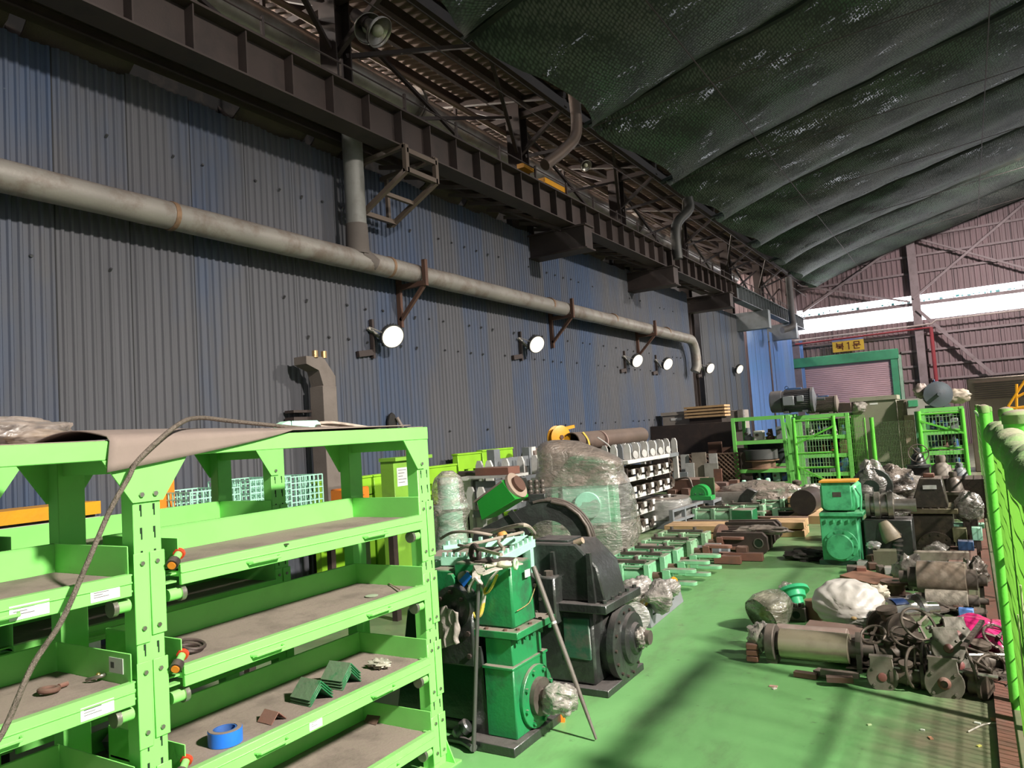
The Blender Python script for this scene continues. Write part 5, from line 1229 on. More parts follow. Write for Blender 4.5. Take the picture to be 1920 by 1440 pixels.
c = AY(1578,1022,Y-.0); MB().cyl(c, c+V((0,-.03,0)), .17, n=36).build('round_flange', MB2, t, bevel=.004); MB().cyl(c+V((-.01,-.03,-.01)), c+V((-.01,-.08,-.01)), .135, n=36).build('output_cover', MB2, t, bevel=.006)
bolts(t, [c+V((.15*math.cos(k),-.03,.15*math.sin(k))) for k in [i*PI/5 for i in range(10)]], (0,-1,0), .012, .012, MB2)
bolts(t, [(AY(x,965,Y).x, Y-.02, AY(x,966,Y).z-.045) for x in (1548,1562,1576,1590,1604)], (0,0,-1), .014, .03, MB2, 'stud')
MB().tube([AY(1604,915,Y), AY(1614,930,Y), AY(1614,958,Y)], .012, 8).build('side_pipe', MB2, t)
# --- brown-black gearbox
Y = 9.85
t = thing('gearbox', 'dirty brown-black gearbox with a white label near the right fence', 'gearbox', (-.5, Y+.3, 0))
GBB = mat('greasy_brown_black', (.04,.032,.024), .42, dirt=.6, dcol=(.10,.075,.05), scale=7, dust=.7, bump=.4, bs=20)
fbox('lower_housing', (1718,966,1786,1040), Y, Y+.55, GBB, t, z0=.0)
fbox('split_flange', (1707,954,1796,964), Y-.04, Y+.6, mat('olive_dusty_flange', (.13,.11,.06), .7, dirt=.5), t)
a, b = AY(1703,953,Y), AY(1776,897,Y)
mb = MB(); taper(mb, a.x+.02, b.x-.02, Y, Y+.45, a.z, b.z, .12, .04, .04, .03); mb.build('hood', GBB, t, bevel=.01)
MB().box((lerp(a.x,b.x,.55), Y+.2, b.z+.025), (.12,.1,.05)).build('breather', RUSTR, t, bevel=.01)
c = AY(1743,913,Y+.01); MB().bx(c.x-.07, c.x+.07, c.y-.012, c.y-.006, c.z-.025, c.z+.02).build('white_label', PAPER, t)
c = AY(1756,1030,Y); MB().cyl(c+V((0,0,.0)), c+V((0,-.04,0)), .20, n=36).build('round_flange', GBB, t); MB().cyl(c+V((0,-.04,0)), c+V((0,-.1,0)), .05, n=20).build('shaft', DIRTY, t)
wrap('film_wrap', c+V((.01,-.10,-.03)), (.15,.06,.13), FILMG, t, 4, .25, 2)
bolts(t, [c+V((.175*math.cos(k),-.04,.175*math.sin(k))) for k in [.3,.8,1.3,1.8,2.3,2.8]], (0,-1,0), .013, .012, GBB)
bolts(t, [(AY(x,956,Y).x, Y-.02, AY(x,956,Y).z+.01) for x in (1715,1730,1745,1760,1775,1790)], (0,0,1), .014, .015, DIRTY)
def wrapped(name, label, c, r, cat='part', m=FILMG, seed=1, core=DIRTY, amp=.25, support=True, group=None, corer=.8):
    t = thing(name, label, cat, (c[0], c[1], 0), group=group); c = V(c); r = V(r)
    MB().lathe(c-V((0,r.y*corer,0)), (0,1,0), [(0,r.z*.3),(r.y*.3,r.z*.3),(r.y*.35,r.z*.75),(r.y*1.0,r.z*.75),(r.y*1.1,r.z*.4),(r.y*1.5,r.z*.35)], 20).build('core', core, t)
    wrap('film_wrap', c, r, m, t, seed, amp, 2.2)
    if support and c.z-r.z > .03: MB().bx(c.x-r.x*.5, c.x+r.x*.5, c.y-r.y*.5, c.y+r.y*.5, 0, c.z-r.z*.6).build('support_block', DKSTEEL, t, bevel=.005)
    return t
wrapped('wrapped_flange', 'round film-wrapped flange bulging at the right of the brown-black gearbox', AY(1817,952,9.95), (.15,.13,.17), seed=9)
# coupling cluster between the two gearboxes
t = thing('motor_coupling', 'dark machined coupling with ribbed discs between the mint and brown-black gearboxes', 'coupling', AY(1650,1000,9.2))
c = AY(1622,948,9.1)
MB().lathe(c, (1,.05,0), [(-.05,.06),(.0,.06),(.01,.13),(.05,.13),(.06,.10),(.09,.10),(.1,.15),(.15,.15),(.16,.12),(.22,.12),(.23,.15),(.28,.15),(.29,.07),(.5,.07)], 30).build('coupling_body', STEEL, t)
MB().bx(c.x-.02, c.x+.45, c.y-.12, c.y+.2, 0, c.z-.14).build('support_block', BLACK, t, bevel=.01)
MB().lathe(AY(1655,978,9.0), V((.25,-.1,-.55)), [(0,.05),(.05,.07),(.18,.10),(.22,.09)], 22).build('tan_cone', mat('tan_cone', (.3,.24,.17), .5, dirt=.4), t)
wrapped('wrapped_motor', 'film-wrapped dark motor behind the coupling', AY(1668,950,9.5), (.20,.2,.17), seed=4, m=FILM, core=BLACK)
t = wrapped('covered_machine', 'black machine under a peaked dusty film hood behind the gearboxes', AY(1680,915,10.6), (.30,.3,.27), 'machine', FILMD, 7, BLACK, .3)
t = wrapped('covered_machine', 'grey machine under a drooping dusty film sheet right of the mint gearbox', AY(1636,912,9.9), (.18,.2,.30), 'machine', FILMG, 12, BLACK, .35)
t = thing('corrugated_hose', 'dark ribbed hose curling down between the two gearboxes', 'hose', AY(1668,1010,9.0))
mb = MB(); ax0 = bez([AY(1660,990,9.0), AY(1680,1005,9.0), AY(1682,1030,9.0), AY(1676,1050,9.0)], 6)
for i, p in enumerate(ax0[::2]): mb.torus(p, (ax0[min(i*2+1,len(ax0)-1)]-ax0[max(i*2-1,0)]), .062-.003*i, .016, 18, 6)
mb.build('hose_ribs', mat('ribbed_rubber', (.10,.09,.08), .45, dirt=.3), t); MB().tube(ax0, .052, 12).build('hose_core', BLACK, t)
c = AY(1690,1016,9.1); tag(MB().lathe((c.x,c.y,.001), (0,0,1), [(0,.09),(.2,.09),(c.z,.08),(c.z+.05,.06),(c.z+.08,.03)], 18).build('blue_bottle', mat('dark_blue_can', (.03,.12,.3), .5, dirt=.5)), 'dark blue canister between the gearboxes', 'canister')
c = AY(1692,982,9.6); tag(MB().cyl((c.x,c.y,0), (c.x,c.y,c.z+.08), .06, n=16).build('rust_cylinder', RUSTR), 'rusty upright cylinder beside the brown-black gearbox', 'cylinder')
c = AY(1660,1045,8.7); tag(MB().box((c.x,c.y,.09), (.22,.16,.18), .1).build('pale_box', mat('dusty_olive_box', (.16,.16,.10), .7, dirt=.4)), 'dusty olive box at the foot of the mint gearbox', 'box')
crumple('shiny_wrapper', AY(1638,1022,8.7)+V((0,0,0)), (.07,.05,.04), mat('silver_wrap', (.7,.7,.68), .2, .6), 'shiny silver wrapper beside the mint gearbox foot', 'wrapper', 3)
crumple('dark_scrap', AZ(1512,1040,.05), (.22,.18,.06), mat('dark_scrap', (.03,.025,.022), .6, dirt=.5), 'low dark oily scrap heap left of the mint gearbox', 'scrap', 4, .5, 2.5)
# mint parts and blue box along the fence
for i, (a, b, w_, h_, m, s) in enumerate([(1815,985,.32,.05,PMINT,'pale mint plate'),(1800,1002,.14,.16,mat('khaki_paint',(.2,.2,.1),.6,dirt=.4),'khaki block'),(1832,1000,.1,.14,PMINT,'pale mint block'),(1811,1022,.15,.1,BLUEST,'blue painted block')]):
    c = AY(a, b, 10.0-.15*i)
    tt = thing('machine_block', s+' standing along the right fence', 'block', (c.x, c.y, 0))
    MB().box(c, (w_, .14, h_)).build('block_body', m, tt, bevel=.006); MB().bx(c.x-w_*.3, c.x+w_*.3, c.y-.05, c.y+.05, 0, c.z-h_*.5).build('support', DIRTY, tt)
tag(MB().box((-.18,9.0,.03), (.25,1.6,.06)).build('rusty_plate', RUSTR), 'flat rusty plate lying along the right fence', 'plate')

# --- wrapped roll and parts in front of the gearboxes
def roller(name, label, c, L, r, m, axis, end=DIRTY, film=None, group=None):
    t = thing(name, label, 'roller', (c[0], c[1], 0), group=group); c = V(c); d = V(axis).normalized()
    MB().cyl(c-d*L/2, c+d*L/2, r, n=32).build('roller_body', m, t, bevel=.004)
    MB().lathe(c-d*(L/2+.14), d, [(0,r*.35),(.06,r*.35),(.07,r*.6),(.14,r*.6)], 20).build('journal', end, t)
    MB().lathe(c+d*(L/2), d, [(0,r*.6),(.07,r*.6),(.08,r*.35),(.14,r*.35)], 20).build('journal', end, t)
    return t
c = AZ(1768, 1100, .13); c.z = .20
t = roller('wrapped_roll', 'shiny brown film-wrapped roll lying in front of the brown-black gearbox', c, .36, .14, mat('brown_glossy_film', (.22,.17,.13), .28, dirt=.5, dcol=(.4,.34,.28), scale=9, bump=.5, bs=14), (1,-.05,0))
crumple('crumpled_film', AZ(1708,1075,.14), (.13,.12,.15), mat('silver_grey_film', (.30,.27,.24), .22, .2, dirt=.6, dcol=(.1,.08,.07), scale=12, bump=1, bs=18), 'crumpled silvery film bundle left of the brown wrapped roll', 'film', 2, .5, 2.5, 34)
crumple('crumpled_film', AZ(1828,1075,.10), (.10,.16,.12), mat('dark_grey_film', (.16,.13,.115), .3, .2, dirt=.6, dcol=(.3,.26,.22), scale=12, bump=1, bs=18), 'crumpled dark film bundle right of the brown wrapped roll', 'film', 5, .5, 2.5, 34)
c = AZ(1765,1052,.05); tag(MB().box(c+V((0,.1,.02)), (.5,.12,.12), .05).build('timber_baulk', mat('pale_baulk', (.32,.27,.22), .8, dirt=.6)), 'pale timber baulk in front of the brown-black gearbox', 'timber')
c = AZ(1775,1125,.08); roller('small_roll', 'small pale wrapped roll between the brown roll and the valve pile', (c.x, c.y, .085), .30, .075, mat('pale_film_roll', (.33,.29,.24), .4, dirt=.4, bump=.6), (1,0,0))
for i, (a, b) in enumerate(((1752,1140),(1797,1137),(1822,1143))):
    c = AZ(a, b, .05); tt = thing('flange_disc', 'flat dirty disc flange with a red centre behind the valve pile, '+['left one','middle one','right one'][i], 'flange', (c.x,c.y,0), group='disc flanges behind the valves')
    MB().lathe((c.x,c.y,.0), (0,0,1), [(0,.05),(.03,.05),(.035,.105),(.05,.105)], 26).build('disc', DIRTY, tt); MB().cyl((c.x,c.y,.05), (c.x,c.y,.055), .035, n=16).build('red_centre', RUSTR, tt)
# red oxide plates with small parts on them
t = thing('red_oxide_plate', 'flat red oxide steel plate lying behind the white bag', 'plate', AZ(1625,1090))
A = [AZ(1575,1085), AZ(1660,1108), AZ(1688,1092), AZ(1615,1072)]
MB().add([p+V((0,0,z)) for z in (.0,.035) for p in A], [(3,2,1,0),(4,5,6,7),(0,1,5,4),(1,2,6,5),(2,3,7,6),(3,0,4,7)]).build('plate', mat('red_oxide', (.27,.13,.085), .75, dirt=.3), t)
rs = random.Random(5)
for i, (a, b, w_) in enumerate([(1598,1068,.10),(1615,1070,.09),(1636,1062,.08),(1652,1068,.07),(1668,1070,.1),(1688,1074,.08),(1635,1052,.07),(1618,1058,.1)]):
    c = AZ(a, b, .03)
    tag(MB().box((c.x, c.y, .035), (w_, .12, .07 if i != 6 else .12), rs.uniform(-.4,.4)).build('steel_block', [DIRTY, RUSTR, RUST, DIRTY, LGREY, DIRTY, RUSTR, LGREY][i], bevel=.004), 'small steel block on the floor before the mint gearbox, '+['leftmost','second from left','rust-red, in the middle','dark one','pale one','at the right end','stacked taller rust-red one','pale one at the back'][i], 'block', 'small blocks before the mint gearbox')
# spool and bowl flanges
c = AZ(1682,1118,.0)
t = thing('cable_spool', 'brown dusty cable spool behind the blue-labelled valve', 'spool', c)
MB().lathe(c, (0,0,1), [(0,.125),(.02,.125),(.025,.07),(.11,.07),(.115,.125),(.135,.125)], 32).build('spool_body', RUST, t); MB().cyl(c+V((0,0,.135)), c+V((0,0,.138)), .03, n=16).build('hub_hole', HOLE, t)
MB().box(c+V((-.13,-.04,.05)), (.06,.08,.09)).build('green_block', DGREEN, t)
c = AZ(1678,1148,0); t = thing('bowl_flange', 'dirty ringed bowl flange in front of the spool', 'flange', c)
MB().lathe(c+V((0,0,.0)), (0,0,1), [(0,.08),(.03,.12),(.08,.13),(.10,.125),(.10,.1),(.06,.08)], 30).build('bowl', DIRTY, t)

# --- front rollers
d_ = (AZ(1600,1262)-AZ(1440,1245)).normalized()
c0 = AZ(1526, 1256, 0)+V((0,.09,0)); r = .094
t = roller('steel_roller', 'shiny worn steel roller at the front of the scrap pile', (c0.x, c0.y, r+.035), .43, r, mat('film_covered_steel', (.36,.31,.22), .25, .45, dirt=.5, dcol=(.16,.13,.09), scale=4, bump=.15, bs=9), d_)
cc = V((c0.x, c0.y, r+.035)); 
MB().cyl(cc-d_*.30, cc-d_*.24, .118, n=28).build('end_collar', DIRTY, t, bevel=.006)
MB().box(cc-d_*.27-V((0,0,.10)), (.07,.10,.06), math.atan2(d_.y,d_.x)).build('foot', DIRTY, t)
MB().prism([(-.06,-.13),(.06,-.13),(.05,.05),(.0,.11),(-.05,.06)], cc+d_*.27, (0,1,0), (0,0,1), .03).build('end_bracket', DIRTY, t)
crumple('crumpled_film', cc-d_*.36+V((0,-.0,.02)), (.065,.07,.09), mat('silvery_film', (.34,.31,.27), .2, .3, dirt=.5, dcol=(.1,.08,.07), scale=14, bump=1, bs=20), 'crumpled silvery film on the left end of the front roller', 'film', 6, .4, 2.6, 30)
for i in range(3): tag(MB().box(cc-d_*.40+V((.01,-.07,-.10+.04*i)), (.075,.06,.034), .1*i).build('rusty_key', RUSTR, bevel=.003), 'rusty key block stacked at the left end of the front roller, '+['at its bottom','in its middle','on its top'][i], 'block', 'key blocks stacked by the front roller')
c = cc+V((-.06,.26,0))+V((0,0,.0)); t = roller('wrapped_roller', 'pink-brown film-wrapped roller lying behind the shiny front roller', (c.x, c.y, .10), .46, .085, mat('pink_brown_film', (.26,.19,.165), .32, dirt=.4, dcol=(.4,.34,.3), scale=8, bump=.5, bs=14), d_)
crumple('crumpled_film', c-d_*.33+V((0,0,-.02)), (.07,.07,.07), FILMG, 'crumpled film at the left end of the second roller', 'film', 8, .4, 2.6, 28)
A = [AZ(1500,1218), AZ(1620,1232), AZ(1622,1205), AZ(1520,1192)]
tag(MB().add([p+V((0,0,z)) for z in (.0,.12) for p in A], [(3,2,1,0),(4,5,6,7),(0,1,5,4),(1,2,6,5),(2,3,7,6),(3,0,4,7)]).build('brown_block', mat('red_brown_block', (.16,.09,.07), .6, dirt=.4, dust=.3), bevel=.006), 'flat red-brown steel block between the two front rollers', 'block')
for i, (p_, q_, w_) in enumerate([((1490,1262),(1532,1268),.05),((1530,1262),(1580,1272),.07),((1550,1280),(1600,1282),.05),((1540,1270),(1612,1278),.04)]):
    A, B = AZ(*p_, .02), AZ(*q_, .02); tag(MB().bar(A+V((0,0,.012*i)), B+V((0,0,.012*i)), w_, .03).build('steel_offcut', DIRTY if i % 2 else RUST), 'dark steel offcut on the floor in front of the roller, '+['leftmost','second','third','rightmost'][i], 'offcut', 'offcuts before the front roller')
# --- film-covered lamp reflector, mint flange, blocks
c = AZ(1425,1162,.10)
t = thing('covered_reflector', 'film-covered cone reflector with a yellow core lying on the green floor', 'reflector', AZ(1445,1165))
d = V((-.42,-.62,-.30)).normalized(); cc = AZ(1437,1150,.14)
MB().lathe(cc-d*.16, d, [(0,.06),(.02,.08),(.10,.125),(.20,.145),(.22,.15),(.21,.14)], 36, caps=False).build('reflector_shell', mat('dark_reflector', (.10,.10,.05), .25, .6), t, solid=.004)
MB().ball(cc+d*.0, .06, 14, 10).build('yellow_core', mat('yellow_core', (.45,.42,.04), .3), t)
MB().lathe(cc-d*.20, d, [(0,.09),(.05,.12),(.12,.15),(.20,.165),(.26,.155)], 44, rf=lambda th, j, z: 1+.06*mnoise.noise(V((math.cos(th)*3, math.sin(th)*3, z*9)))).build('film_wrap', film('olive_film', (.35,.33,.25), .42, .15, 8, .3), t, ang=80)
c = AZ(1492,1122,.13)
t = thing('mint_flange', 'bright mint green pipe flange with a short stem behind the covered reflector', 'flange', AZ(1492,1140))
d = V((.3,-.45,-.75)).normalized()
MB().lathe(c-d*.08, d, [(0,.125),(.03,.13),(.035,.09),(.08,.085),(.085,.055),(.17,.05)], 34).build('flange_body', mat('bright_mint', (.06,.62,.27), .4, dirt=.1), t, bevel=.003)
crumple('crumpled_film', c+V((-.08,.09,.03)), (.08,.05,.07), FILM, 'loose clear film behind the mint flange', 'film', 11, .4, 2.5, 26)
c = AZ(1495,1165,0); t = thing('bearing_block', 'dark bolted bearing block right of the covered reflector', 'block', c)
MB().bx(c.x-.06, c.x+.07, c.y-.02, c.y+.10, 0, .11).build('block_body', DIRTY, t, bevel=.008); MB().cyl((c.x,c.y-.022,.055), (c.x,c.y-.01,.055), .03, n=18).build('bore', HOLE, t)
for i in range(5): MB().cyl((c.x-.05+.025*i, c.y+.02*(i % 2), .11), (c.x-.05+.025*i, c.y+.02*(i % 2), .14), .013, n=6).build('nut', DIRTY, t, ang=20)
c = AZ(1528,1162,0); tag(MB().cyl((c.x,c.y+.03,0), (c.x,c.y+.03,.15), .07, n=24).build('brown_drum', mat('brown_drum', (.24,.13,.08), .55, dirt=.3)), 'short brown drum left of the white bag', 'drum')
# --- big white bag
c = AZ(1590,1192,.0)+V((0,.17,.185))
def bagf(d_):
    th = math.atan2(d_.z-.0+.25, d_.x-.05)
    f = 1+.10*mnoise.noise(d_*1.6+V((3,1,2)))+.05*mnoise.noise(d_*5)
    if d_.y < 0: f *= 1+.035*math.sin(th*17+2*mnoise.noise(d_*2))*min(1, (-d_.y)*1.5)
    if d_.z < -.6: f *= .92
    return f
t = thing('white_bag', 'large dusty white plastic bag knotted in front, behind the front rollers', 'bag', (c.x, c.y, 0))
MB().ball(c, (.25,.19,.20), 64, 42, bagf).build('bag_body', mat('white_bag_film', (.62,.58,.54), .38, dirt=.35, dcol=(.42,.36,.3), scale=4, bump=.35, bs=9), t, ang=80)
cn = c+V((.05,-.175,-.05)); MB().ball(cn, (.025,.02,.018), 12, 8).build('knot', mat('tan_knot', (.4,.27,.12), .6), t)
crumple_o = MB().ball(c+V((.21,.06,.10)), (.07,.06,.045), 24, 16, lambda d: 1+.5*mnoise.noise(d*3)).build('bag_neck', CREAM, t, ang=60)
MB().ball(c+V((.20,-.08,-.07)), (.09,.08,.06), 30, 20, lambda d: 1+.35*mnoise.noise(d*3+V((5,0,0)))).build('loose_fold', mat('cream_fold', (.66,.62,.45), .4, dirt=.2, bump=.3), t, ang=70)

# --- valve pile
VG = mat('valve_grey', (.12,.108,.085), .5, .2, dirt=.5, dcol=(.09,.06,.045), scale=12, dust=.35)
VD = mat('valve_dark', (.07,.055,.043), .5, .3, dirt=.5, dcol=(.15,.11,.08), scale=12, dust=.4)
WH = mat('wheel_iron', (.10,.08,.065), .5, .4, dirt=.5, dcol=(.2,.15,.11), scale=16)
def wheel(label, c, ax, Rr, spokes=3, shaft=.12):
    c = V(c); ax = V(ax).normalized()
    t = thing('handwheel', label, 'handwheel', c, group='handwheels in the scrap pile')
    MB().torus(c, ax, Rr, .009, 36, 8).build('rim', WH, t)
    u = ax.orthogonal().normalized(); v_ = ax.cross(u)
    for k in range(spokes):
        a = 2*PI*k/spokes+.4; MB().bar(c+ax*.0, c+(u*math.cos(a)+v_*math.sin(a))*Rr, .014, .008, up=ax).build('spoke', WH, t)
    MB().cyl(c-ax*shaft, c+ax*.015, .014, n=12).build('hub', VD, t); return t
def gearop(label, c, rz, rx, s=1, red=True, rodlen=.2, side=1):
    """quarter-turn gear operator: flat-topped cover with rounded bottom on a body"""
    M = Matrix.Translation(V(c)) @ Matrix.Rotation(rz,4,'Z') @ Matrix.Rotation(rx,4,'X')
    t = bpy.data.objects.new('gear_operator', None); COL.objects.link(t); t.matrix_world = M; MW[t] = M; tag(t, label, 'gear operator', 'gear operators in the scrap pile')
    poly = [(-.058,.085),(.058,.085),(.062,.03)]+[(.082*math.cos(a), -.02+.082*math.sin(a)) for a in [(.5-i*(PI+1.0)/14) for i in range(15)]]+[(-.062,.03)]
    poly = [(x*s, z*s) for x, z in poly]
    MB(M).prism(poly, (0,0,0), (1,0,0), (0,0,1), .028*s).build('cover', VG, t, bevel=.004)
    MB(M).bx(-.062*s, .062*s, -.014*s, .07*s, .078*s, .092*s).build('top_ledge', VG, t, bevel=.002)
    MB(M).cyl((0,.01,-.02*s), (0,.10*s,-.02*s), .065*s, n=24).build('body', VD, t)
    MB(M).lathe((0,-.014*s,-.02*s), (0,-1,0), [(0,.024*s),(.006*s,.023*s),(.008*s,.018*s),(.008*s,0)] if red else [(0,.028*s),(.02*s,.016*s)], 22, caps=False).build('indicator', mat('dull_red', (.17,.045,.04), .5, dirt=.5) if red else RUSTR, t)
    for a in (.7, 2.4, 3.9, 5.5): MB(M).cyl((.062*s*math.cos(a), -.014*s, -.02*s+.062*s*math.sin(a)), (.062*s*math.cos(a), -.022*s, -.02*s+.062*s*math.sin(a)), .007*s, n=6).build('bolt', VG, t, ang=20)
    MB(M).cyl((side*.05*s,.03*s,.03*s), (side*(.05+rodlen)*s,.03*s,.02*s), .011*s, n=10).build('input_rod', STEEL, t)
    return t
gearop('grey gear operator with a red centre at the front left of the valve pile', AZ(1654,1262,.09), .1, -.15, 1.05, rodlen=.14)
gearop('grey gear operator with a rusty cap at the front of the valve pile', AZ(1770,1272,.10), .0, -.12, 1.25, red=False, rodlen=.16)
gearop('grey gear operator with a red centre tilted on top of the valve pile', AZ(1776,1210,.26), .25, -.5, 1.1, rodlen=.05, side=-1)
gearop('grey gear operator lying lower right on the valve pile', AZ(1796,1240,.17), .5, -.3, 1.05, rodlen=.22)
t = gearop('round grey gear operator with a white ring at the back of the valve pile', AZ(1793,1185,.25), .3, -.6, 1.0, rodlen=.05, side=-1)
wheel('large handwheel tilted on top of the valve pile', AZ(1722,1170,.30), (.5,-.55,.6), .105)
wheel('handwheel standing upright between the two front gear operators', AZ(1716,1252,.12), (1,-.35,.1), .115)
wheel('second upright handwheel right behind the first one', AZ(1738,1238,.12), (1,-.2,.1), .105)
wheel('handwheel with a straight rim seen edge-on right of the rusty-capped operator', AZ(1820,1258,.12), (1,.25,.15), .11)
wheel('handwheel leaning at the far right of the valve pile', AZ(1862,1262,.11), (.55,-.8,.25), .10)
wheel('handwheel beside the white bag, facing up', AZ(1637,1190,.20), (-.2,-.5,.8), .075, 4, .05)
wheel('thin handwheel against the pink film', AZ(1872,1195,.22), (.4,-.5,.7), .085)
wheel('handwheel partly hidden behind the tilted one', AZ(1700,1195,.2), (.3,-.4,.8), .09)
# valve bodies, elbows, bars
def vbody(label, c, ax, r, L, m=VD):
    c = V(c); ax = V(ax).normalized(); t = thing('valve_body', label, 'valve', (c.x, c.y, 0), group='valve bodies in the scrap pile')
    MB().lathe(c-ax*L/2, ax, [(0,r*1.35),(.02,r*1.35),(.022,r*.8),(L*.35,r*.85),(L*.5,r*1.1),(L*.65,r*.85),(L-.022,r*.8),(L-.02,r*1.35),(L,r*1.35)], 26).build('valve_housing', m, t)
    MB().lathe(c, (ax.y*.2,-ax.x*.2,1), [(0,r*.7),(r*1.3,r*.55),(r*1.4,r*.8),(r*1.7,r*.8)], 18).build('bonnet', m, t)
    return t
for lb, p_, z_, ax, r, L in [('wide-mouthed valve body lying behind the tilted handwheel',(1672,1178),.13,(.6,-.7,.1),.085,.24),
        ('valve body under the front left gear operator',(1668,1225),.09,(1,.4,0),.06,.2),('valve body in the middle of the pile below the top operator',(1722,1225),.10,(1,-.2,.2),.07,.26),
        ('valve body at the right under the handwheels',(1840,1240),.09,(1,.3,0),.07,.22),('valve body at the back right of the pile',(1820,1205),.10,(.3,1,0),.07,.2),('dark valve body behind the white bag',(1665,1148),.08,(.2,1,0),.06,.16),
        ('low valve body at the front centre',(1700,1268),.07,(1,.1,0),.05,.18),('valve body at the front right',(1825,1285),.06,(.8,-.5,0),.05,.16),('flanged body under the pink film',(1850,1225),.08,(.2,-1,.1),.065,.16)]:
    vbody(lb, AZ(*p_, z_), ax, r, L)
c = AZ(1703,1145,.20); t = thing('chrome_valve', 'chrome cylinder with a dark blue label on top of the valve pile', 'valve', (c.x,c.y,0)); d = V((.62,.62,-.05)).normalized()
MB().lathe(c-d*.17, d, [(0,.07),(.01,.085),(.12,.09),(.2,.085),(.22,.11),(.25,.115),(.27,.06),(.4,.05)], 32).build('chrome_body', mat('chrome', (.55,.52,.47), .15, .95, dirt=.3, dcol=(.2,.17,.13)), t)
u = V((0,-.3,1)).normalized(); 
mb = MB(); mb.grid(lambda a, b: c-d*.15+d*.11*b+(d.cross(V((0,0,1))).normalized()*math.cos(.75+a*1.3)+V((0,0,1))*math.sin(.75+a*1.3))*.093, 10, 4); mb.build('blue_label', NAVY, t, ang=80)
for i, (p_, z0, q_, z1) in enumerate([((1737,1178),.26,(1790,1165),.28),((1752,1150),.2,(1800,1170),.2),((1730,1195),.2,(1757,1245),.1),((1742,1175),.25,(1765,1210),.24),((1800,1225),.2,(1860,1260),.14),((1812,1215),.2,(1872,1235),.17)]):
    tag(MB().cyl(AZ(*p_, z0), AZ(*q_, z1), .010, n=10).build('steel_rod', [STEEL, STEEL, GREYP, STEEL, VD, VD][i]), 'steel spindle rod in the valve pile, '+['long one by the chrome valve','upper one running right','pale one pointing down in the middle','short one behind the top operator','right one towards the fence','topmost right one'][i], 'rod', 'spindle rods in the valve pile')
crumple('rubble', AZ(1745,1250,.03), (.45,.22,.05), mat('dirty_rubble', (.06,.045,.035), .7, dirt=.7, dcol=(.16,.12,.09), scale=14, bump=1, bs=30), 'low heap of dirty small parts under the valves', 'scrap', 21, .5, 4, 50)['kind'] = 'stuff'
# pink film bundle, cross iron on it, blue scrap
c = AZ(1838,1195,.17)
t = thing('pink_bundle', 'shiny magenta plastic bundle lying against the right fence', 'bag', (c.x, c.y, 0))
MB().ball(c, (.20,.17,.13), 40, 28, lambda d: 1+.18*mnoise.noise(d*2+V((1,2,3)))+.05*abs(mnoise.noise(d*6))).build('pink_film', PINK, t, ang=50)
tag(MB().bar(AZ(1805,1215,.30), AZ(1842,1165,.34), .025, .02).build('flat_bar', DKSTEEL), 'dark flat bar lying over the magenta bundle', 'bar')
c = AZ(1812,1153,.08); tag(MB().bx(c.x-.05,c.x+.05,c.y-.03,c.y+.03,0,.13).build('blue_box', mat('sky_blue_plastic', (.12,.25,.6), .4), bevel=.006), 'small sky blue plastic box behind the magenta bundle', 'box')
# litter on the floor
for i, (a, b, col, s, lb) in enumerate([(1450,1288,(.42,.25,.2),.02,'pinkish scrap before the front roller'),(1452,1292,(.5,.45,.4),.012,'pale chip beside the pinkish scrap'),(1745,1385,(.5,.24,.15),.012,'small orange chip at the bottom'),(1730,1370,(.6,.6,.55),.008,'tiny white chip at the bottom'),(1836,1400,(.6,.55,.15),.009,'tiny yellow chip near the kerb'),(1872,1330,(.7,.7,.66),.015,'white chip beside the kerb'),(1833,1357,(.7,.7,.66),.012,'white chip left of the kerb'),(1630,1360,(.45,.55,.3),.009,'tiny green chip on the floor'),(1862,1350,(.5,.22,.14),.014,'orange chip by the kerb')]):
    c = AZ(a, b, .0); tag(MB().box(c+V((0,0,.004)), (s*2.4, s*1.3, .006), i).build('litter', mat('litter_%d' % i, col, .7, dirt=0)), 'piece of litter: '+lb, 'litter', 'litter on the green floor')
t = tag(MB().tube(bez([AZ(1815,1372,.006), AZ(1850,1357,.006), AZ(1895,1357,.01)], 5), .004, 6).build('string', mat('white_string', (.55,.5,.45), .8)), 'white string lying by the end of the kerb', 'string')
# ================================================================ FAR HALF OF THE FLOOR
# stacks of white roller frames
SX = -4.35
ya, yb = AX(1178, 885, SX).y, AX(1256, 868, SX).y
def roller_frame(z, label):
    t = thing('roller_conveyor', label, 'roller frame', (SX, ya, z), group='stacked white roller frames beside the wrapped machine')
    L = yb-ya
    MB().bx(SX-.03, SX+.01, ya, yb, z, z+.065).build('side_board', WHITE, t, bevel=.006)
    MB().bx(SX-.75, SX-.71, ya, yb, z, z+.065).build('side_board', WHITE, t, bevel=.006)
    n = 5; rs = random.Random(int(z*50))
    for i in range(n):
        y = ya+(i+.5)*L/n
        MB().bx(SX-.01, SX+.02, y-.05, y+.05, z+.10, z+.18).build('white_lug', WHITE, t, bevel=.004)
        MB().lathe((SX-.72, y+L/n*.45, z+.11), (1,0,0), [(0,.03),(.03,.03),(.04,.05),(.66,.05),(.67,.03),(.74,.03),(.75,.055),(.77,.055)], 14).build('roller', VD, t)
        MB().lathe((SX, y+L/n*.35, z+.06), (.9,-.2,.2), [(0,.02),(.03,.02),(.035,.045),(.05,.045)], 12).build('adjuster', LGREY if rs.random() < .4 else DIRTY, t)
    MB().bx(SX-.7, SX-.02, ya, ya+.03, z+.02, z+.2).build('end_plate', DKSTEEL, t)
    return t
f0 = roller_frame(.03, 'white roller frame full of dark rollers, bottom one of the stack')
child_map()
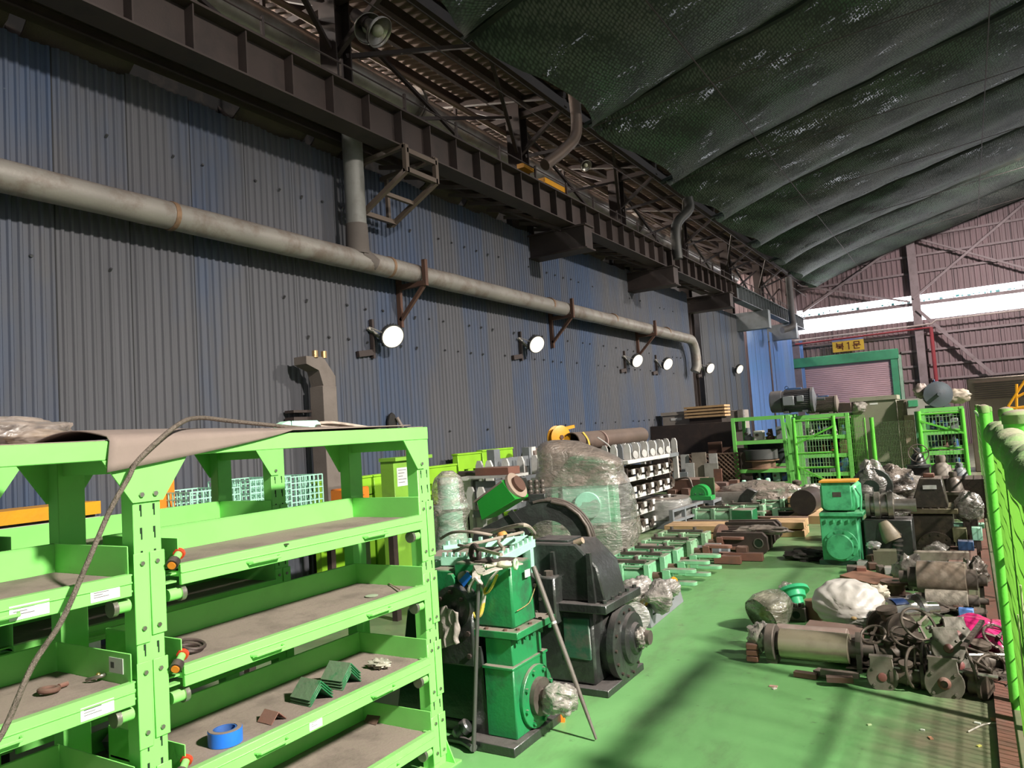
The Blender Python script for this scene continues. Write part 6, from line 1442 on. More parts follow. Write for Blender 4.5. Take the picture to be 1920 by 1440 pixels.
for i, s in enumerate(('second from the bottom of the stack', 'third from the bottom of the stack', 'fourth from the bottom of the stack')):
    dup(f0, (SX, ya, .03+.262*(i+1)), 0, 'white roller frame full of dark rollers, '+s)
zt = .03+.262*4
t = thing('paddle_conveyor', 'white frame with upright chamfered paddles topping the roller-frame stack', 'roller frame', (SX, ya, zt))
MB().bx(SX-.75, SX+.01, ya, yb, zt, zt+.06).build('side_board', WHITE, t, bevel=.006)
def paddle(t, x, y, z, h=.24, w_=.09, m=None):
    MB().prism([(-w_/2,0),(w_/2,0),(w_/2,h*.75),(w_/4,h),(-w_/4,h),(-w_/2,h*.75)], (x, y, z), (1,0,0), (0,0,1), .03).build('paddle', m or WHITE, t, bevel=.003)
for i in range(5):
    y = ya+(i+.5)*(yb-ya)/5; paddle(t, SX-.06, y, zt+.06); paddle(t, SX-.20, y+.03, zt+.06, .24, .1, GREYP)
    MB().lathe((SX-.05, y+.12, zt+.12), (.9,-.3,.1), [(0,.03),(.05,.03),(.055,.06),(.08,.06)], 14).build('end_disc', LGREY, t)
# long paddle frames further left, behind the chute
def pframe(X, y0, y1, z0, h, n, label, w_=.11):
    t = thing('paddle_conveyor', label, 'roller frame', (X, y0, 0), group='grey and white paddle frames behind the gearboxes')
    MB().bx(X-.06, X+.04, y0, y1, z0-.12, z0-.05).build('side_beam', GREYP, t, bevel=.004); MB().bx(X-.7, X-.6, y0, y1, z0-.12, z0-.05).build('side_beam', GREYP, t, bevel=.004)
    for i in range(n):
        y = y0+.1+i*(y1-y0-.2)/(n-1)
        paddle(t, X, y, z0-.05, h, w_); paddle(t, X-.17, y+.04, z0-.05, h, w_, LGREY)
        if i < n-1: MB().cyl((X-.6, y+.2, z0+.03), (X-.05, y+.2, z0+.03), .05, n=14).build('roller', DIRTY, t)
    for y in (y0+.08, y1-.08):
        for x in (X, X-.62): MB().bx(x-.04, x+.04, y-.04, y+.04, 0, z0-.12).build('leg', LGREY, t)
    return t
pframe(-5.15, 7.7, 10.6, 1.12, .26, 8, 'white paddle frame at the back, its paddles level with the lime barriers')
pframe(-4.75, 6.9, 9.1, .86, .26, 6, 'white paddle frame in front of the back one, right of the green chute')
pframe(-5.75, 4.4, 6.9, .80, .26, 6, 'white paddle frame behind the top tray of the green rack')
pframe(-4.6, 10.3, 13.2, 1.16, .26, 8, 'white paddle frame above the wrapped machine')
# tall grey h-frame
t = thing('steel_upright', 'dark grey upright steel frame with a white edge between the lime barriers and the paddles', 'frame', (-5.2, 8.6, 0))
a = AX(925, 850, -5.3); b = AX(990, 845, -5.3)
for p in (a, b): MB().bx(-5.36, -5.24, p.y-.07, p.y+.07, 0, p.z+.05).build('upright', GREYP, t, bevel=.004)
MB().bx(-5.24, -5.22, b.y-.03, b.y+.08, .5, b.z+.05).build('white_edge', WHITE, t)
MB().bx(-5.34, -5.26, a.y, b.y, a.z-.22, a.z-.08).build('crossbar', GREYP, t)
# brown roller and long brown pipes lying on the frames
t = thing('brown_roller', 'short dusty brown roller lying on the paddle frames', 'roller', AX(1015, 845, -5.2))
p, q = AX(990, 850, -5.3), AX(1030, 845, -5.3); p.z = q.z = 1.30
MB().cyl(p, q, .12, n=24).build('roller_body', mat('brown_roller_paint', (.17,.13,.11), .6, dirt=.4, dust=.5), t); MB().cyl(q, q+V((0,.03,0)), .15, n=24).build('flange', LGREY, t)
p, q = AX(1072, 842, -5.4), AX(1203, 826, -5.4); zc_ = 1.45
t = thing('long_pipe', 'long dusty brown pipe lying across the white paddles', 'pipe', (p.x, p.y, zc_))
PB = mat('dusty_brown_pipe', (.15,.105,.085), .6, .2, dirt=.4, dust=.6)
MB().hollow((p.x, p.y, zc_), (p.x, q.y, zc_), .15, .135, 28).build('pipe_body', PB, t)
m_ = AX(1140, 826, -5.2); MB().hollow((p.x+.02, m_.y, zc_-.03), (p.x+.02, m_.y+.03, zc_-.03), .18, .12, 28).build('pinkish_ring', mat('pinkish_ring', (.35,.24,.21), .7), t)
m2 = AX(1105, 830, -5.2)
ribbon([(p.x+.1, m2.y, zc_+.14), (p.x+.17, m2.y+.02, zc_+.02), (p.x+.19, m2.y+.04, zc_-.15)], .05, .008, (1,0,0)).build('yellow_strap', YEL, t)
tag(MB().tube(bez([AX(1120,820,-5.1), AX(1140,834,-5.1), AX(1150,848,-5.0)], 5), .012, 7).build('white_hose', LGREY), 'pale hose end hanging over the long brown pipe', 'hose')
# amber hose reel
c = AX(1048, 820, -5.6)
t = thing('hose_reel', 'amber round hose reel standing at the left end of the long pipe', 'reel', c)
d = V((.9,-.44,0)).normalized()
MB().lathe(c-d*.07, d, [(0,.17),(.01,.19),(.02,.19),(.03,.13),(.11,.13),(.12,.19),(.13,.19),(.14,.16)], 34).build('reel_drum', YELLOW, t)
MB().cyl(c+d*.07, c+d*.09, .035, n=14).build('hub', RUST, t)
s_ = d.cross(V((0,0,1)))
MB().bar(c-s_*.02+V((0,0,.12)), c-s_*.30+V((0,0,.16)), .08, .05).build('guide_arm', YELLOW, t); MB().bx(c.x-.06, c.x+.06, c.y-.06, c.y+.06, c.z-.32, c.z-.17).build('base', DKSTEEL, t)
# support rack under reel and pipes
t = thing('low_rack', 'dark low steel rack under the hose reel and the long pipe', 'rack', (-5.6, 12, 0))
for y in (10.6, 12.6, 14.6): 
    MB().bx(-5.75, -5.25, y-.05, y+.05, 1.2, 1.29).build('bearer', DKSTEEL, t)
    for x in (-5.7, -5.3): MB().bx(x-.04, x+.04, y-.04, y+.04, 0, 1.2).build('leg', DKSTEEL, t)
# silver coil
c = AZ(1250, 985, 0)
t = thing('wrapped_coil', 'big silvery coil in clear film lying on a grey frame right of the wrapped machine', 'coil', c)
MB().hollow(c+V((0,0,.13)), c+V((0,0,.42)), .40, .24, 44).build('coil_body', mat('silver_coil', (.42,.43,.44), .35, .5, dirt=.2), t)
MB().lathe(c+V((0,0,.12)), (0,0,1), [(0,.42),(.1,.42),(.2,.43),(.28,.43),(.32,.41),(.33,.25)], 50, caps=False, rf=wfn(4)).build('film_wrap', FILMC, t, ang=80)
MB().lathe(c+V((0,0,.45)), (0,0,1), [(0,.41),(.012,.36),(.0,.26),(.015,.2)], 44, caps=False, rf=wfn(8)).build('dusty_top', FILMD, t, ang=80)
MB().bx(c.x-.35, c.x+.35, c.y-.4, c.y+.4, 0, .12).build('skid', GREYP, t)
# grey ladder frames on the floor by the coil
t = thing('welded_stand', 'low grey welded frame on the floor right of the silver coil', 'frame', AZ(1310,985))
a, b = AZ(1262, 1000), AZ(1332, 975)
for z in (.02, .17, .33): MB().bar(a+V((0,0,z)), b+V((0,0,z)), .06, .04).build('rail', GREYP, t)
for k in (0, .3, .6, 1): p = a.lerp(b, k); MB().bx(p.x-.03, p.x+.03, p.y-.03, p.y+.03, 0, .35).build('upright', GREYP, t)
t = thing('welded_stand', 'taller grey welded bench frame carrying the green pillow block', 'frame', AZ(1320,965))
Yf = 12.0
x0, x1 = AY(1268,960,Yf).x, AY(1340,960,Yf).x; zt_ = AY(1300,938,Yf).z
MB().bx(x0, x1, Yf-.02, Yf+.5, zt_-.05, zt_).build('bench_top', GREYP, t)
for x in (x0+.04, x1-.04):
    for y in (Yf, Yf+.46): MB().bx(x-.04, x+.04, y-.03, y+.03, 0, zt_-.05).build('leg', GREYP, t)
c = AY(1312, 938, Yf); c.z = zt_
t = thing('pillow_block', 'green rounded pillow block standing on the grey bench frame', 'bearing', c)
GG = mat('pillow_green', (.02,.30,.06), .4, dirt=.25)
MB().bx(c.x-.2, c.x+.2, c.y-.02, c.y+.2, zt_, zt_+.07).build('base', GG, t, bevel=.006); MB().cyl((c.x,c.y+.0,zt_+.10), (c.x,c.y+.18,zt_+.10), .15, n=32).build('housing', GG, t)
MB().cyl((c.x,c.y-.015,zt_+.10), (c.x,c.y,zt_+.10), .11, n=28).build('cover', GG, t)
for k in (-.06, .02, .06): MB().cyl((c.x+k,c.y-.03,zt_+.1), (c.x+k,c.y-.01,zt_+.1), .016, n=8).build('bolt', DGREEN, t)
tag(MB().bx(x1-.28, x1-.05, Yf+.25, Yf+.3, zt_, zt_+.34).build('olive_plate', mat('olive_plate', (.07,.12,.05), .6, dirt=.4)), 'upright olive green plate behind the pillow block', 'plate')
# brown machine casting
Y = 13.0
t = thing('brown_machine', 'rust-brown angular machine casing behind the green pillow block', 'machine', (AY(1310,940,Y).x, Y, 0))
BM = mat('rust_brown_paint', (.165,.085,.06), .65, dirt=.4, dcol=(.09,.06,.05), scale=6, dust=.5)
a = AY(1262, 925, Y); b = AY(1335, 897, Y); w_ = b.x-a.x; h_ = b.z-a.z
MB().prism([(0,0),(w_,0),(w_*1.02,h_*.25),(w_*.75,h_),(w_*.12,h_),(0,h_*.5)], (a.x, Y+.15, a.z), (1,0,0), (0,0,1), .5).build('casing', BM, t, bevel=.01)
MB().bx(a.x-.03, a.x+.12, Y-.2, Y+.1, a.z-.12, a.z+.08).build('bracket_box', BM, t, bevel=.006); MB().bx(a.x+.22, a.x+.36, Y-.2, Y+.1, a.z-.1, a.z+.1).build('bracket_box', BM, t, bevel=.006)
MB().bx(a.x+.05, a.x+w_, Y, Y+.4, .1, a.z).build('pedestal', BM, t, bevel=.006)
MB().tube(bez([V((a.x+.1,Y-.12,b.z)), V((a.x+.35,Y-.15,b.z+.03)), V((a.x+.42,Y-.16,a.z+.12))], 6), .018, 8).build('cable', DIRTY, t)
t = thing('brown_plate_box', 'tall brown steel box plate right of the rust-brown machine', 'plate', AZ(1360,955))
a, b = AY(1335, 955, 13.6), AY(1362, 905, 13.6); MB().bx(a.x, b.x, 13.6, 13.9, 0, b.z).build('plate_box', mat('mauve_brown', (.14,.085,.072), .65, dirt=.35), t, bevel=.006)
MB().bx(b.x, b.x+.16, 13.75, 13.9, 0, b.z+.03).build('side_flange', BM, t)
# large plates leaning at the back
def leanplate(px, Y, m, label, th=.03, lean=.12, name='steel_plate', cat='plate', h=None):
    a, b = AY(px[0], px[3], Y), AY(px[2], px[1], Y); top = b.z
    M = Matrix.Translation(V(((a.x+b.x)/2, Y, 0))) @ Matrix.Rotation(-lean, 4, 'X')
    return tag(MB(M).bx(-(b.x-a.x)/2, (b.x-a.x)/2, 0, th, 0 if h is None else h, top/math.cos(lean)).build(name, m, bevel=.003), label, cat)
leanplate((1222,790,1374,850), 17.6, DKSTEEL, 'very large dark brown steel plate leaning at the back', .05, .03)
def ex(px, Y, label, m):
    a, b = AY(px[0], px[3], Y), AY(px[2], px[1], Y); t = thing('expanded_metal_sheet', label, 'sheet', ((a.x+b.x)/2, Y, 0)); mb = MB()
    L = b.x-a.x; z0, z1 = max(.02,a.z), b.z; s = .10; n = int((L+z1-z0)/s)
    for i in range(n+1):
        o_ = i*s
        p = (a.x+min(o_,L), z0+max(0,o_-L)); q = (a.x+max(0,o_-(z1-z0)), z0+min(o_, z1-z0)); mb.bar((p[0],Y,p[1]), (q[0],Y,q[1]), .022, .012, up=(0,1,0))
        mb.bar((a.x+L-(p[0]-a.x),Y+.01,p[1]), (a.x+L-(q[0]-a.x),Y+.01,q[1]), .022, .012, up=(0,1,0))
    mb.build('diamond_mesh', m, t, ang=0); MB().bx(a.x,b.x,Y+.015,Y+.03,z0,z0+.03).build('edge_bar', m, t); MB().bx(a.x,b.x,Y-.01,Y+.03,z1-.02,z1).build('edge_bar', m, t); return t
ex((1250,848,1385,925), 16.3, 'brown expanded-metal sheet with diamond openings leaning before the big plate', mat('tan_rust', (.22,.14,.10), .7, dirt=.5))
leanplate((1358,838,1376,935), 16.6, RUST, 'narrow brown plate leaning right of the expanded-metal sheet')
leanplate((1374,840,1398,935), 16.5, mat('plum_brown_plate', (.11,.068,.06), .6, dirt=.4), 'plum-brown plate leaning second from the green rack')
leanplate((1392,848,1406,930), 16.35, DKSTEEL, 'dark narrow plate leaning next to the green rack')
leanplate((1328,828,1352,850), 16.75, RUST, 'small brown square plate sticking up before the big plate', .03, .02)
for i, (px, Y, m, s) in enumerate([((1277,852,1290,885),15.9,LGREY,'leftmost narrow one'),((1299,848,1322,900),15.85,mat('pale_brown_board',(.30,.25,.20),.7,dirt=.4),'widest one'),((1286,868,1300,900),15.8,LGREY,'short one left of the widest'),((1331,850,1343,895),15.9,LGREY,'right narrow one'),((1322,868,1345,905),15.8,mat('grey_board',(.33,.31,.28),.7,dirt=.3),'lower right one'),((1262,885,1288,912),15.6,GREYP,'low one at the left')]):
    leanplate(px, Y, m, 'pale steel board leaning on the expanded metal, '+s, .03, .04, 'steel_board', 'board')
leanplate((1338,879,1352,893), 15.5, RUSTR, 'small dark red square plate before the boards', .03, .03)
# timber crate and machine cabinets beyond
Y = 18.0
t = thing('timber_crate', 'stack of pale timber slats on top of the big dark plate stack', 'crate', (AY(1320,780,Y).x, Y, 0))
a, b = AY(1284, 785, Y), AY(1358, 762, Y)
for k in range(4):
    z = lerp(a.z, b.z+.03, k/3.4); MB().bx(a.x, a.x+(b.x-a.x)*.86, Y-.02, Y+.03, z, z+.05).build('slat', WOOD, t); MB().bx(a.x+(b.x-a.x)*.86, b.x, Y-.01, Y+.5, z, z+.05).build('slat', WOOD, t)
MB().bx(a.x+.05, b.x-.05, Y+.05, Y+.45, a.z, b.z).build('crate_core', mat('brown_core', (.05,.03,.02), .8), t); MB().bx(a.x+.1, b.x-.1, Y+.05, Y+.45, 0, a.z).build('pallet_base', DKSTEEL, t)
t = thing('grey_machine_box', 'beige-grey machine box with a round badge left of the timber crate', 'cabinet', (AY(1258,785,18.6).x, 18.6, 0))
a, b = AY(1240, 792, 18.0), AY(1290, 773, 18.0); MB().bx(a.x, b.x, 18.1, 18.6, 0, b.z-.05).build('box_body', mat('beige_grey', (.30,.26,.23), .6, dirt=.25), t, bevel=.01)
MB().bx(a.x-.03, b.x+.03, 18.07, 18.63, b.z-.05, b.z+.03).build('lid', mat('beige_grey_lid', (.36,.31,.27), .6, dirt=.25), t); MB().bx(a.x+.22, b.x-.2, 18.09, 18.1, b.z-.18, b.z-.12).build('label', WHITE, t)
t = thing('grey_machine_box', 'grey machine box with silver foil on its corner right of the timber crate', 'cabinet', (AY(1378,785,19).x, 19, 0))
a, b = AY(1355, 800, 19.), AY(1392, 768, 19.); MB().bx(a.x, b.x, 19, 19.6, 0, b.z).build('box_body', mat('warm_grey', (.28,.24,.22), .6, dirt=.25), t, bevel=.01); MB().bx(b.x-.12, b.x+.02, 18.95, 19.1, b.z-.5, b.z+.0).build('silver_foil', mat('foil', (.5,.48,.47), .25, .7, bump=1), t)

# far green racks with trays
def simple_rack(x0, x1, Y, D, H, zs, label, braces=True):
    t = thing('storage_rack', label, 'rack', ((x0+x1)/2, Y, 0), group='green racks at the far fence')
    for x in (x0, x1):
        for y in (Y, Y+D):
            MB().bx(x-.035, x+.035, y-.03, y+.03, 0, H).build('post', GREEN, t)
    for y in (Y, Y+D):
        MB().bx(x0, x1, y-.02, y+.02, H-.08, H).build('top_beam', GREEN, t)
    for x in (x0, x1): MB().bx(x-.02, x+.02, Y, Y+D, H-.06, H-.01).build('side_rail', GREEN, t)
    for z in zs:
        MB().bx(x0+.03, x1-.03, Y-.01, Y+.01, z-.07, z+.01).build('shelf_beam', GREEN, t); MB().bx(x0+.03, x1-.03, Y, Y+D, z-.02, z).build('shelf_deck', DUSTM, t); MB().bx(x0+.03, x1-.03, Y+D-.01, Y+D, z-.05, z+.06).build('back_lip', GREEN, t)
    if braces: MB().bar((x1, Y+.03, .3), (x1, Y+D-.03, H*.6), .03).build('side_brace', GREEN, t); MB().bar((x1, Y+D-.03, H*.6), (x1, Y+.03, H-.1), .03).build('side_brace', GREEN, t)
    return t
Y1 = 16.4
xa, xb = AY(1375,800,Y1).x, AY(1478,800,Y1).x
simple_rack(xa, xb, Y1, .9, 1.66, [AY(1430,826,Y1).z, AY(1430,880,Y1).z, .25], 'green rack at the far left end carrying a rope spool and rings')
child_map()
xc, xd = AY(1500,800,17.3).x, AY(1590,800,17.3).x
simple_rack(xc, xd, 17.3, .9, 1.62, [1.15, .75, .35], 'green rack behind the diagonal-braced fence gate')
xe, xf = AY(1732,800,16.8).x, AY(1806,800,16.8).x
simple_rack(xe, xf, 16.8, .9, 1.6, [1.15, .75, .35], 'green rack behind the right-hand braced fence panel, under the single motor')
# contents of the far racks
def junk(x0, x1, Y, z, n, cols, group, seed):
    rs = random.Random(seed)
    for i in range(n):
        w_ = (x1-x0)/n; x = x0+w_*(i+.5); k = rs.random(); h = rs.uniform(.18,.30); m, cn = cols[i % len(cols)]
        t = thing('machine_part', cn+' part on the '+group+', '+['first','second','third','fourth','fifth','sixth'][i]+' along', 'part', (x, Y, z))
        if k < .5: MB().lathe((x, Y, z), (0,0,1), [(0,w_*.35),(h*.3,w_*.38),(h*.35,w_*.25),(h,w_*.2)], 14).build('housing', m, t)
        else: MB().bx(x-w_*.4, x+w_*.4, Y-.12, Y+.12, z, z+h).build('housing', m, t, bevel=.01)
        MB().cyl((x-.02, Y-.16, z+h*.55), (x-.02, Y, z+h*.55), w_*.14, n=12).build('spigot', DIRTY, t)
DB = (BLUEST, 'dark blue'); BR = (RUST, 'rusty'); GY = (GREYP, 'grey'); WT = (WHITE, 'white'); PM = (PMINT, 'pale mint'); OR = (mat('rust_orange', (.35,.10,.03), .7, dirt=.4), 'rusty orange')
junk(xa+.1, xb-.1, Y1+.35, AY(1430,826,Y1).z+.002, 4, [GY, WT, BR, GY], 'top shelf of the left far rack', 1)
junk(xa+.1, xb-.1, Y1+.35, .253, 5, [DB, PM, DB, PM, DB], 'bottom shelf of the left far rack', 2)
for k, (z, cs, s) in enumerate(((1.152, [WT, DB, GY, WT, DB], 'top shelf behind the gate'), (.752, [BR, OR, OR, BR], 'middle shelf behind the gate'), (.352, [DB, GY, DB], 'bottom shelf behind the gate'))): junk(xc+.08, xd-.08, 17.7, z, len(cs), cs, s, 3+k)
for k, (z, cs, s) in enumerate(((1.152, [DB, DB, GY], 'top shelf of the right far rack'), (.752, [DB, BR, DB], 'middle shelf of the right far rack'), (.352, [DB, GY, DB], 'bottom shelf of the right far rack'))): junk(xe+.06, xf-.06, 17.2, z, len(cs), cs, s, 7+k)
c = AY(1425, 842, Y1+.3); c.z = AY(1430,880,Y1).z
t = thing('rope_spool', 'dark drum spool on the middle shelf of the left far rack', 'spool', c)
MB().cyl(c+V((0,0,.2)), c+V((0,0,.42)), .36, n=32).build('drum', mat('charcoal_drum', (.06,.06,.06), .5), t, bevel=.01); MB().lathe(c, (0,0,1), [(0,.38),(.02,.38),(.03,.3),(.16,.3),(.17,.38),(.19,.38)], 32).build('coiled_ring', mat('coppery_ring', (.25,.15,.10), .5, .4), t)
# mint brackets and timber under the left far rack
mrow = [(1395,908),(1423,905),(1440,904),(1460,915)]
for i, (a, b) in enumerate(mrow):
    c = AZ(a, b+12, .0); c = AY(a, b, 14.8)
    tag(MB().box(c, (.09,.12,.16), .2).build('mint_bracket', PMINT, bevel=.02), 'small pale mint bracket standing in front of the left far rack, '+['leftmost','second','third','rightmost'][i], 'bracket', 'mint brackets before the far rack')
c = AY(1425, 915, 14.85); tag(MB().box((c.x, 14.95, c.z*.5), (.75,.3,c.z), 0).build('rusty_channel', RUST), 'rusty steel channel under the mint brackets', 'channel')
c = AY(1418, 923, 14.3); t = thing('timber_beam', 'orange-brown timber beam lying before the left far rack', 'timber', (c.x, 14.3, 0)); MB().box(c, (.72,.1,.085)).build('beam', mat('orange_timber', (.55,.28,.12), .7, dirt=.2), t)
for i, a in enumerate((1388,1405,1425,1443,1460)):
    q = AY(a, 933, 14.3); tag(MB().bx(q.x-.04, q.x+.04, 14.26, 14.36, 0, c.z-.043).build('mint_block', PMINT), 'small pale mint block propping the orange-brown timber, '+['leftmost','second','middle','fourth','rightmost'][i], 'block', 'mint blocks under the timber beam')
tag(MB().lathe(AY(1370,935,14.5), (.6,-.7,0), [(0,.05),(.05,.07),(.12,.06)], 14).build('amber_plug', YELLOW), 'small amber round cap beside the brown plate box', 'cap')

# dark sheets added behind the far racks to darken the gaps between their contents
BACKING = mat('dark_backing', (.018,.03,.028), .7, dirt=.4, bump=.5, bs=6)
for (x0, x1, y, lb) in ((xc, xd, 18.25, 'behind the gate'), (xe, xf, 17.75, 'under the round-faced motor'), (xa, xb, 17.35, 'carrying the rope spool')):
    tag(MB().grid(lambda u, v: V((lerp(x0+.02, x1-.02, u), y+.03*math.sin(u*17)+.02*mnoise.noise(V((u*3, v*3, x0))), lerp(.05, 1.2 if x0 == xa else 1.5, v))), 30, 8).build('backing_sheet', BACKING, ang=80, solid=.004), 'dark backing sheet added at the back of the far green rack '+lb, 'backing_sheet')
# braced gate and fence panels across the floor
def panel(xa_, xb_, Y, H, label, brace, group='cross fence panels'):
    t = thing('mesh_fence', label, 'fence', ((xa_+xb_)/2, Y, 0), group=group); z0 = .12
    for x in (xa_, xb_): MB().cyl((x,Y,0), (x,Y,H), .038, n=14).build('fence_post', FG, t)
    for z in (z0, H*.37, H*.55, H*.76, H-.06): MB().cyl((xa_,Y,z), (xb_,Y,z), .020, n=8).build('rail', FG, t)
    for (z1, z2) in brace: MB().bar((xa_,Y-.02,z1), (xb_,Y-.02,z2), .035).build('diagonal_brace', FG, t)
    mb = MB(); x = xa_+.05
    while x < xb_: mb.bx(x-.004, x+.004, Y-.003, Y+.003, z0, H-.06); x += .055
    z = z0
    while z < H-.06: mb.bx(xa_, xb_, Y-.003, Y+.003, z-.003, z+.003); z += .11
    mb.build('wire_mesh', mat('pale_mesh_green', (.30,.55,.26), .5, dirt=.2), t, ang=0); return t
Yp = 15.7
X = lambda px, Y=Yp: AY(px, 850, Y).x
panel(X(1493), X(1568), Yp, 1.58, 'bright green fence gate with two diagonal braces behind the mint gearbox', [(1.05,1.38),(.62,.2)])
panel(X(1730), X(1812), Yp, 1.56, 'bright green fence panel with one diagonal brace near the right fence', [(1.38,1.12)])
t = thing('mesh_fence', 'leaning greenish wire mesh panel right of the braced gate', 'fence', (X(1600), Yp+.5, 0)); mb = MB()
for i in range(17): x = lerp(X(1572), X(1622), i/16); mb.bx(x-.003,x+.003,Yp+.4,Yp+.406,.1,1.55)
for i in range(14): z = .1+i*.112; mb.bx(X(1572),X(1622),Yp+.4,Yp+.406,z-.003,z+.003)
mb.build('wire_mesh', GREEN_D, t, ang=0); MB().cyl((X(1622),Yp+.4,0), (X(1622),Yp+.4,1.5), .015, n=8).build('edge_rod', GREEN_D, t)
fpost(X(1640), Yp, .038, 1.5, 'single green round fence post before the beige cabinet', cap=False)
t = thing('cross_mesh', 'thin wire mesh strung between the single post and the right-hand braced panel', 'fence', (X(1680), Yp, 0)); mb = MB()
for i in range(30): x = lerp(X(1640), X(1730), i/29); mb.bx(x-.0022,x+.0022,Yp-.002,Yp+.002,.1,1.4)
for i in range(12): z = .1+i*.118; mb.bx(X(1640),X(1730),Yp-.002,Yp+.002,z-.0022,z+.0022)
mb.build('wire_mesh', mat('thin_wire', (.14,.2,.1), .6), t, ang=0)
# open green frame posts beside the gate
t = thing('frame_stand', 'narrow green double-post frame between the left far rack and the gate', 'frame', (X(1480), 15.9, 0))
for px_ in (1472, 1486): MB().bar((X(px_)+.0,15.95,0), (X(px_)-.05,15.95,1.64), .06).build('post', GREEN, t)
MB().bar((X(1472),15.95,1.5), (X(1486),15.95,1.0), .03).build('diagonal_brace', GREEN, t); MB().bar((X(1472),15.95,.85), (X(1486),15.95,.87), .03).build('crossbar', GREEN, t); MB().bar((X(1472),15.95,.5), (X(1486),15.95,.52), .03).build('crossbar', GREEN, t)

# big beige cabinet with film, foam edge
Y = 17.6
t = thing('control_cabinet', 'tall beige control cabinet with a film-covered side behind the single fence post', 'cabinet', (AY(1640,800,Y).x, Y, 0))
a, b = AY(1601, 800, Y), AY(1680, 748, Y)
MB().bx(a.x, b.x, Y, Y+.8, 0, b.z).build('cabinet_body', BEIGE, t, bevel=.01); MB().bx(a.x-.03, b.x+.02, Y-.04, Y+.84, b.z-.0, b.z+.09).build('roof_lid', mat('beige_lid', (.33,.32,.24), .5, dust=.5), t)
c = AY(1638, 757, Y); MB().bx(c.x-.08, c.x+.08, Y-.006, Y, c.z-.02, c.z+.02).build('name_label', WHITE, t)
for z in (.5,1.1): MB().bx(a.x+.2, b.x-.2, Y-.004, Y, z, z+.03).build('louvre_line', HOLE, t) if z < 1 else None
tag(MB().lathe((b.x+.10, Y-.05, .4), (0,0,1), [(i*.2, .09) for i in range(8)], 18, rf=wfn(5)).build('foam_roll', mat('brown_film_roll', (.26,.2,.15), .5, dirt=.5, bump=1, bs=20)), 'upright brown film roll at the right side of the beige cabinet', 'roll')
c = AY(1707, 810, 17.4); t = thing('wooden_post', 'pale pinkish board standing between the beige cabinet and the right-hand panel', 'board', (c.x, 17.4, 0)); MB().bx(c.x-.09, c.x+.09, 17.4, 17.5, 0, c.z+.35).build('board_body', mat('pinkish_board', (.42,.30,.24), .7, dirt=.3), t)
MB().bx(c.x+.1, c.x+.36, 17.45, 17.55, .2, 1.55).build('green_panel', mat('teal_green_board', (.10,.36,.17), .5), t); MB().bx(c.x+.14, c.x+.26, 17.43, 17.45, 1.15, 1.3).build('pink_notice', mat('pink_notice', (.5,.25,.22), .7), t)
MB().bx(c.x+.08, c.x+.34, 17.3, 17.4, .55, .75).build('white_sheet', WHITE, t)
# motors on the far racks
def motor(label, c, d, s, m, seed=0, box=True):
    c = V(c); d = V(d).normalized(); t = thing('electric_motor', label, 'motor', (c.x, c.y, c.z-.25*s)); sd = d.cross(V((0,0,1))).normalized(); up = V((0,0,1))
    MB().lathe(c-d*.5*s, d, [(0,.20*s),(.02*s,.23*s),(.24*s,.235*s),(.25*s,.21*s)], 30).build('fan_cover', m, t)
    MB().cyl(c-d*.25*s, c+d*.32*s, .215*s, n=30).build('stator', m, t)
    mb = MB()
    for k in range(36):
        a = 2*PI*k/36; e = sd*math.cos(a)+up*math.sin(a); mb.bar(c+d*.0*s+e*.23*s-d*.2*s, c+e*.23*s+d*.3*s, .008*s, .03*s, up=e)
    mb.build('cooling_fin', m, t, ang=0)
    MB().lathe(c+d*.32*s, d, [(0,.26*s),(.05*s,.26*s),(.06*s,.2*s),(.09*s,.1*s),(.1*s,.035*s),(.26*s,.035*s)], 32).build('end_shield', m, t)
    if box: MB().box(c-sd*.0+sd*(-.24)*s*-1-d*.1*s, (.22*s,.16*s,.2*s), math.atan2(d.y, d.x)).build('terminal_box', GREYP, t, bevel=.01); MB().box(c+sd*.22*s+d*.13*s+V((0,0,.03*s)), (.14*s,.12*s,.13*s), math.atan2(d.y, d.x)).build('second_box', GREYP, t, bevel=.01)
    MB().box(c+up*.24*s, (.3*s,.1*s,.06*s), math.atan2(d.y, d.x)).build('top_lug', BLUEST, t, bevel=.008); MB().torus(c+up*.28*s-d*.15*s, sd, .035*s, .01*s, 16, 6).build('lifting_eye', BLUEST, t)
    for k in (-.18, .2): MB().box(c+d*k*s-up*.235*s, (.10*s,.42*s,.05*s), math.atan2(d.y, d.x)).build('foot', m, t)
    return t
MG_ = mat('motor_grey', (.12,.125,.14), .5, .2, dirt=.35, dust=.5)
rt = 1.66
c = AY(1492, 760, 16.9); c.z = rt+.26+.03
motor('large grey electric motor on top of the left far rack', c, (1,.05,0), 1.02, MG_)
c2 = AY(1545, 762, 17.5); c2.z = 1.62+.20
motor('smaller dusty electric motor right behind the large one on the rack top', c2, (1,0,0), .75, mat('dusty_motor_brown', (.17,.14,.12), .6, dirt=.4, dust=.6), box=False)
tag(MB().box((c2.x+.42, 17.6, 1.62+.11), (.26,.3,.2)).build('dark_box', DKSTEEL, bevel=.01), 'dark box beside the smaller motor on the rack top', 'box')
crumple('wrapped_part', (c2.x+.68, 17.6, 1.62+.1), (.16,.15,.12), mat('whitish_wrap', (.42,.38,.34), .5, dirt=.4), 'whitish wrapped part at the right end of the rack top', 'part', 3)
c = AY(1756, 745, 17.2); c.z = 1.60+.26
m1 = motor('round-faced grey electric motor seen from its shaft end on the right far rack', c, (.12,-1,-.0), .98, mat('motor_blue_grey', (.13,.15,.175), .45, .2, dirt=.25, dust=.3), box=False)
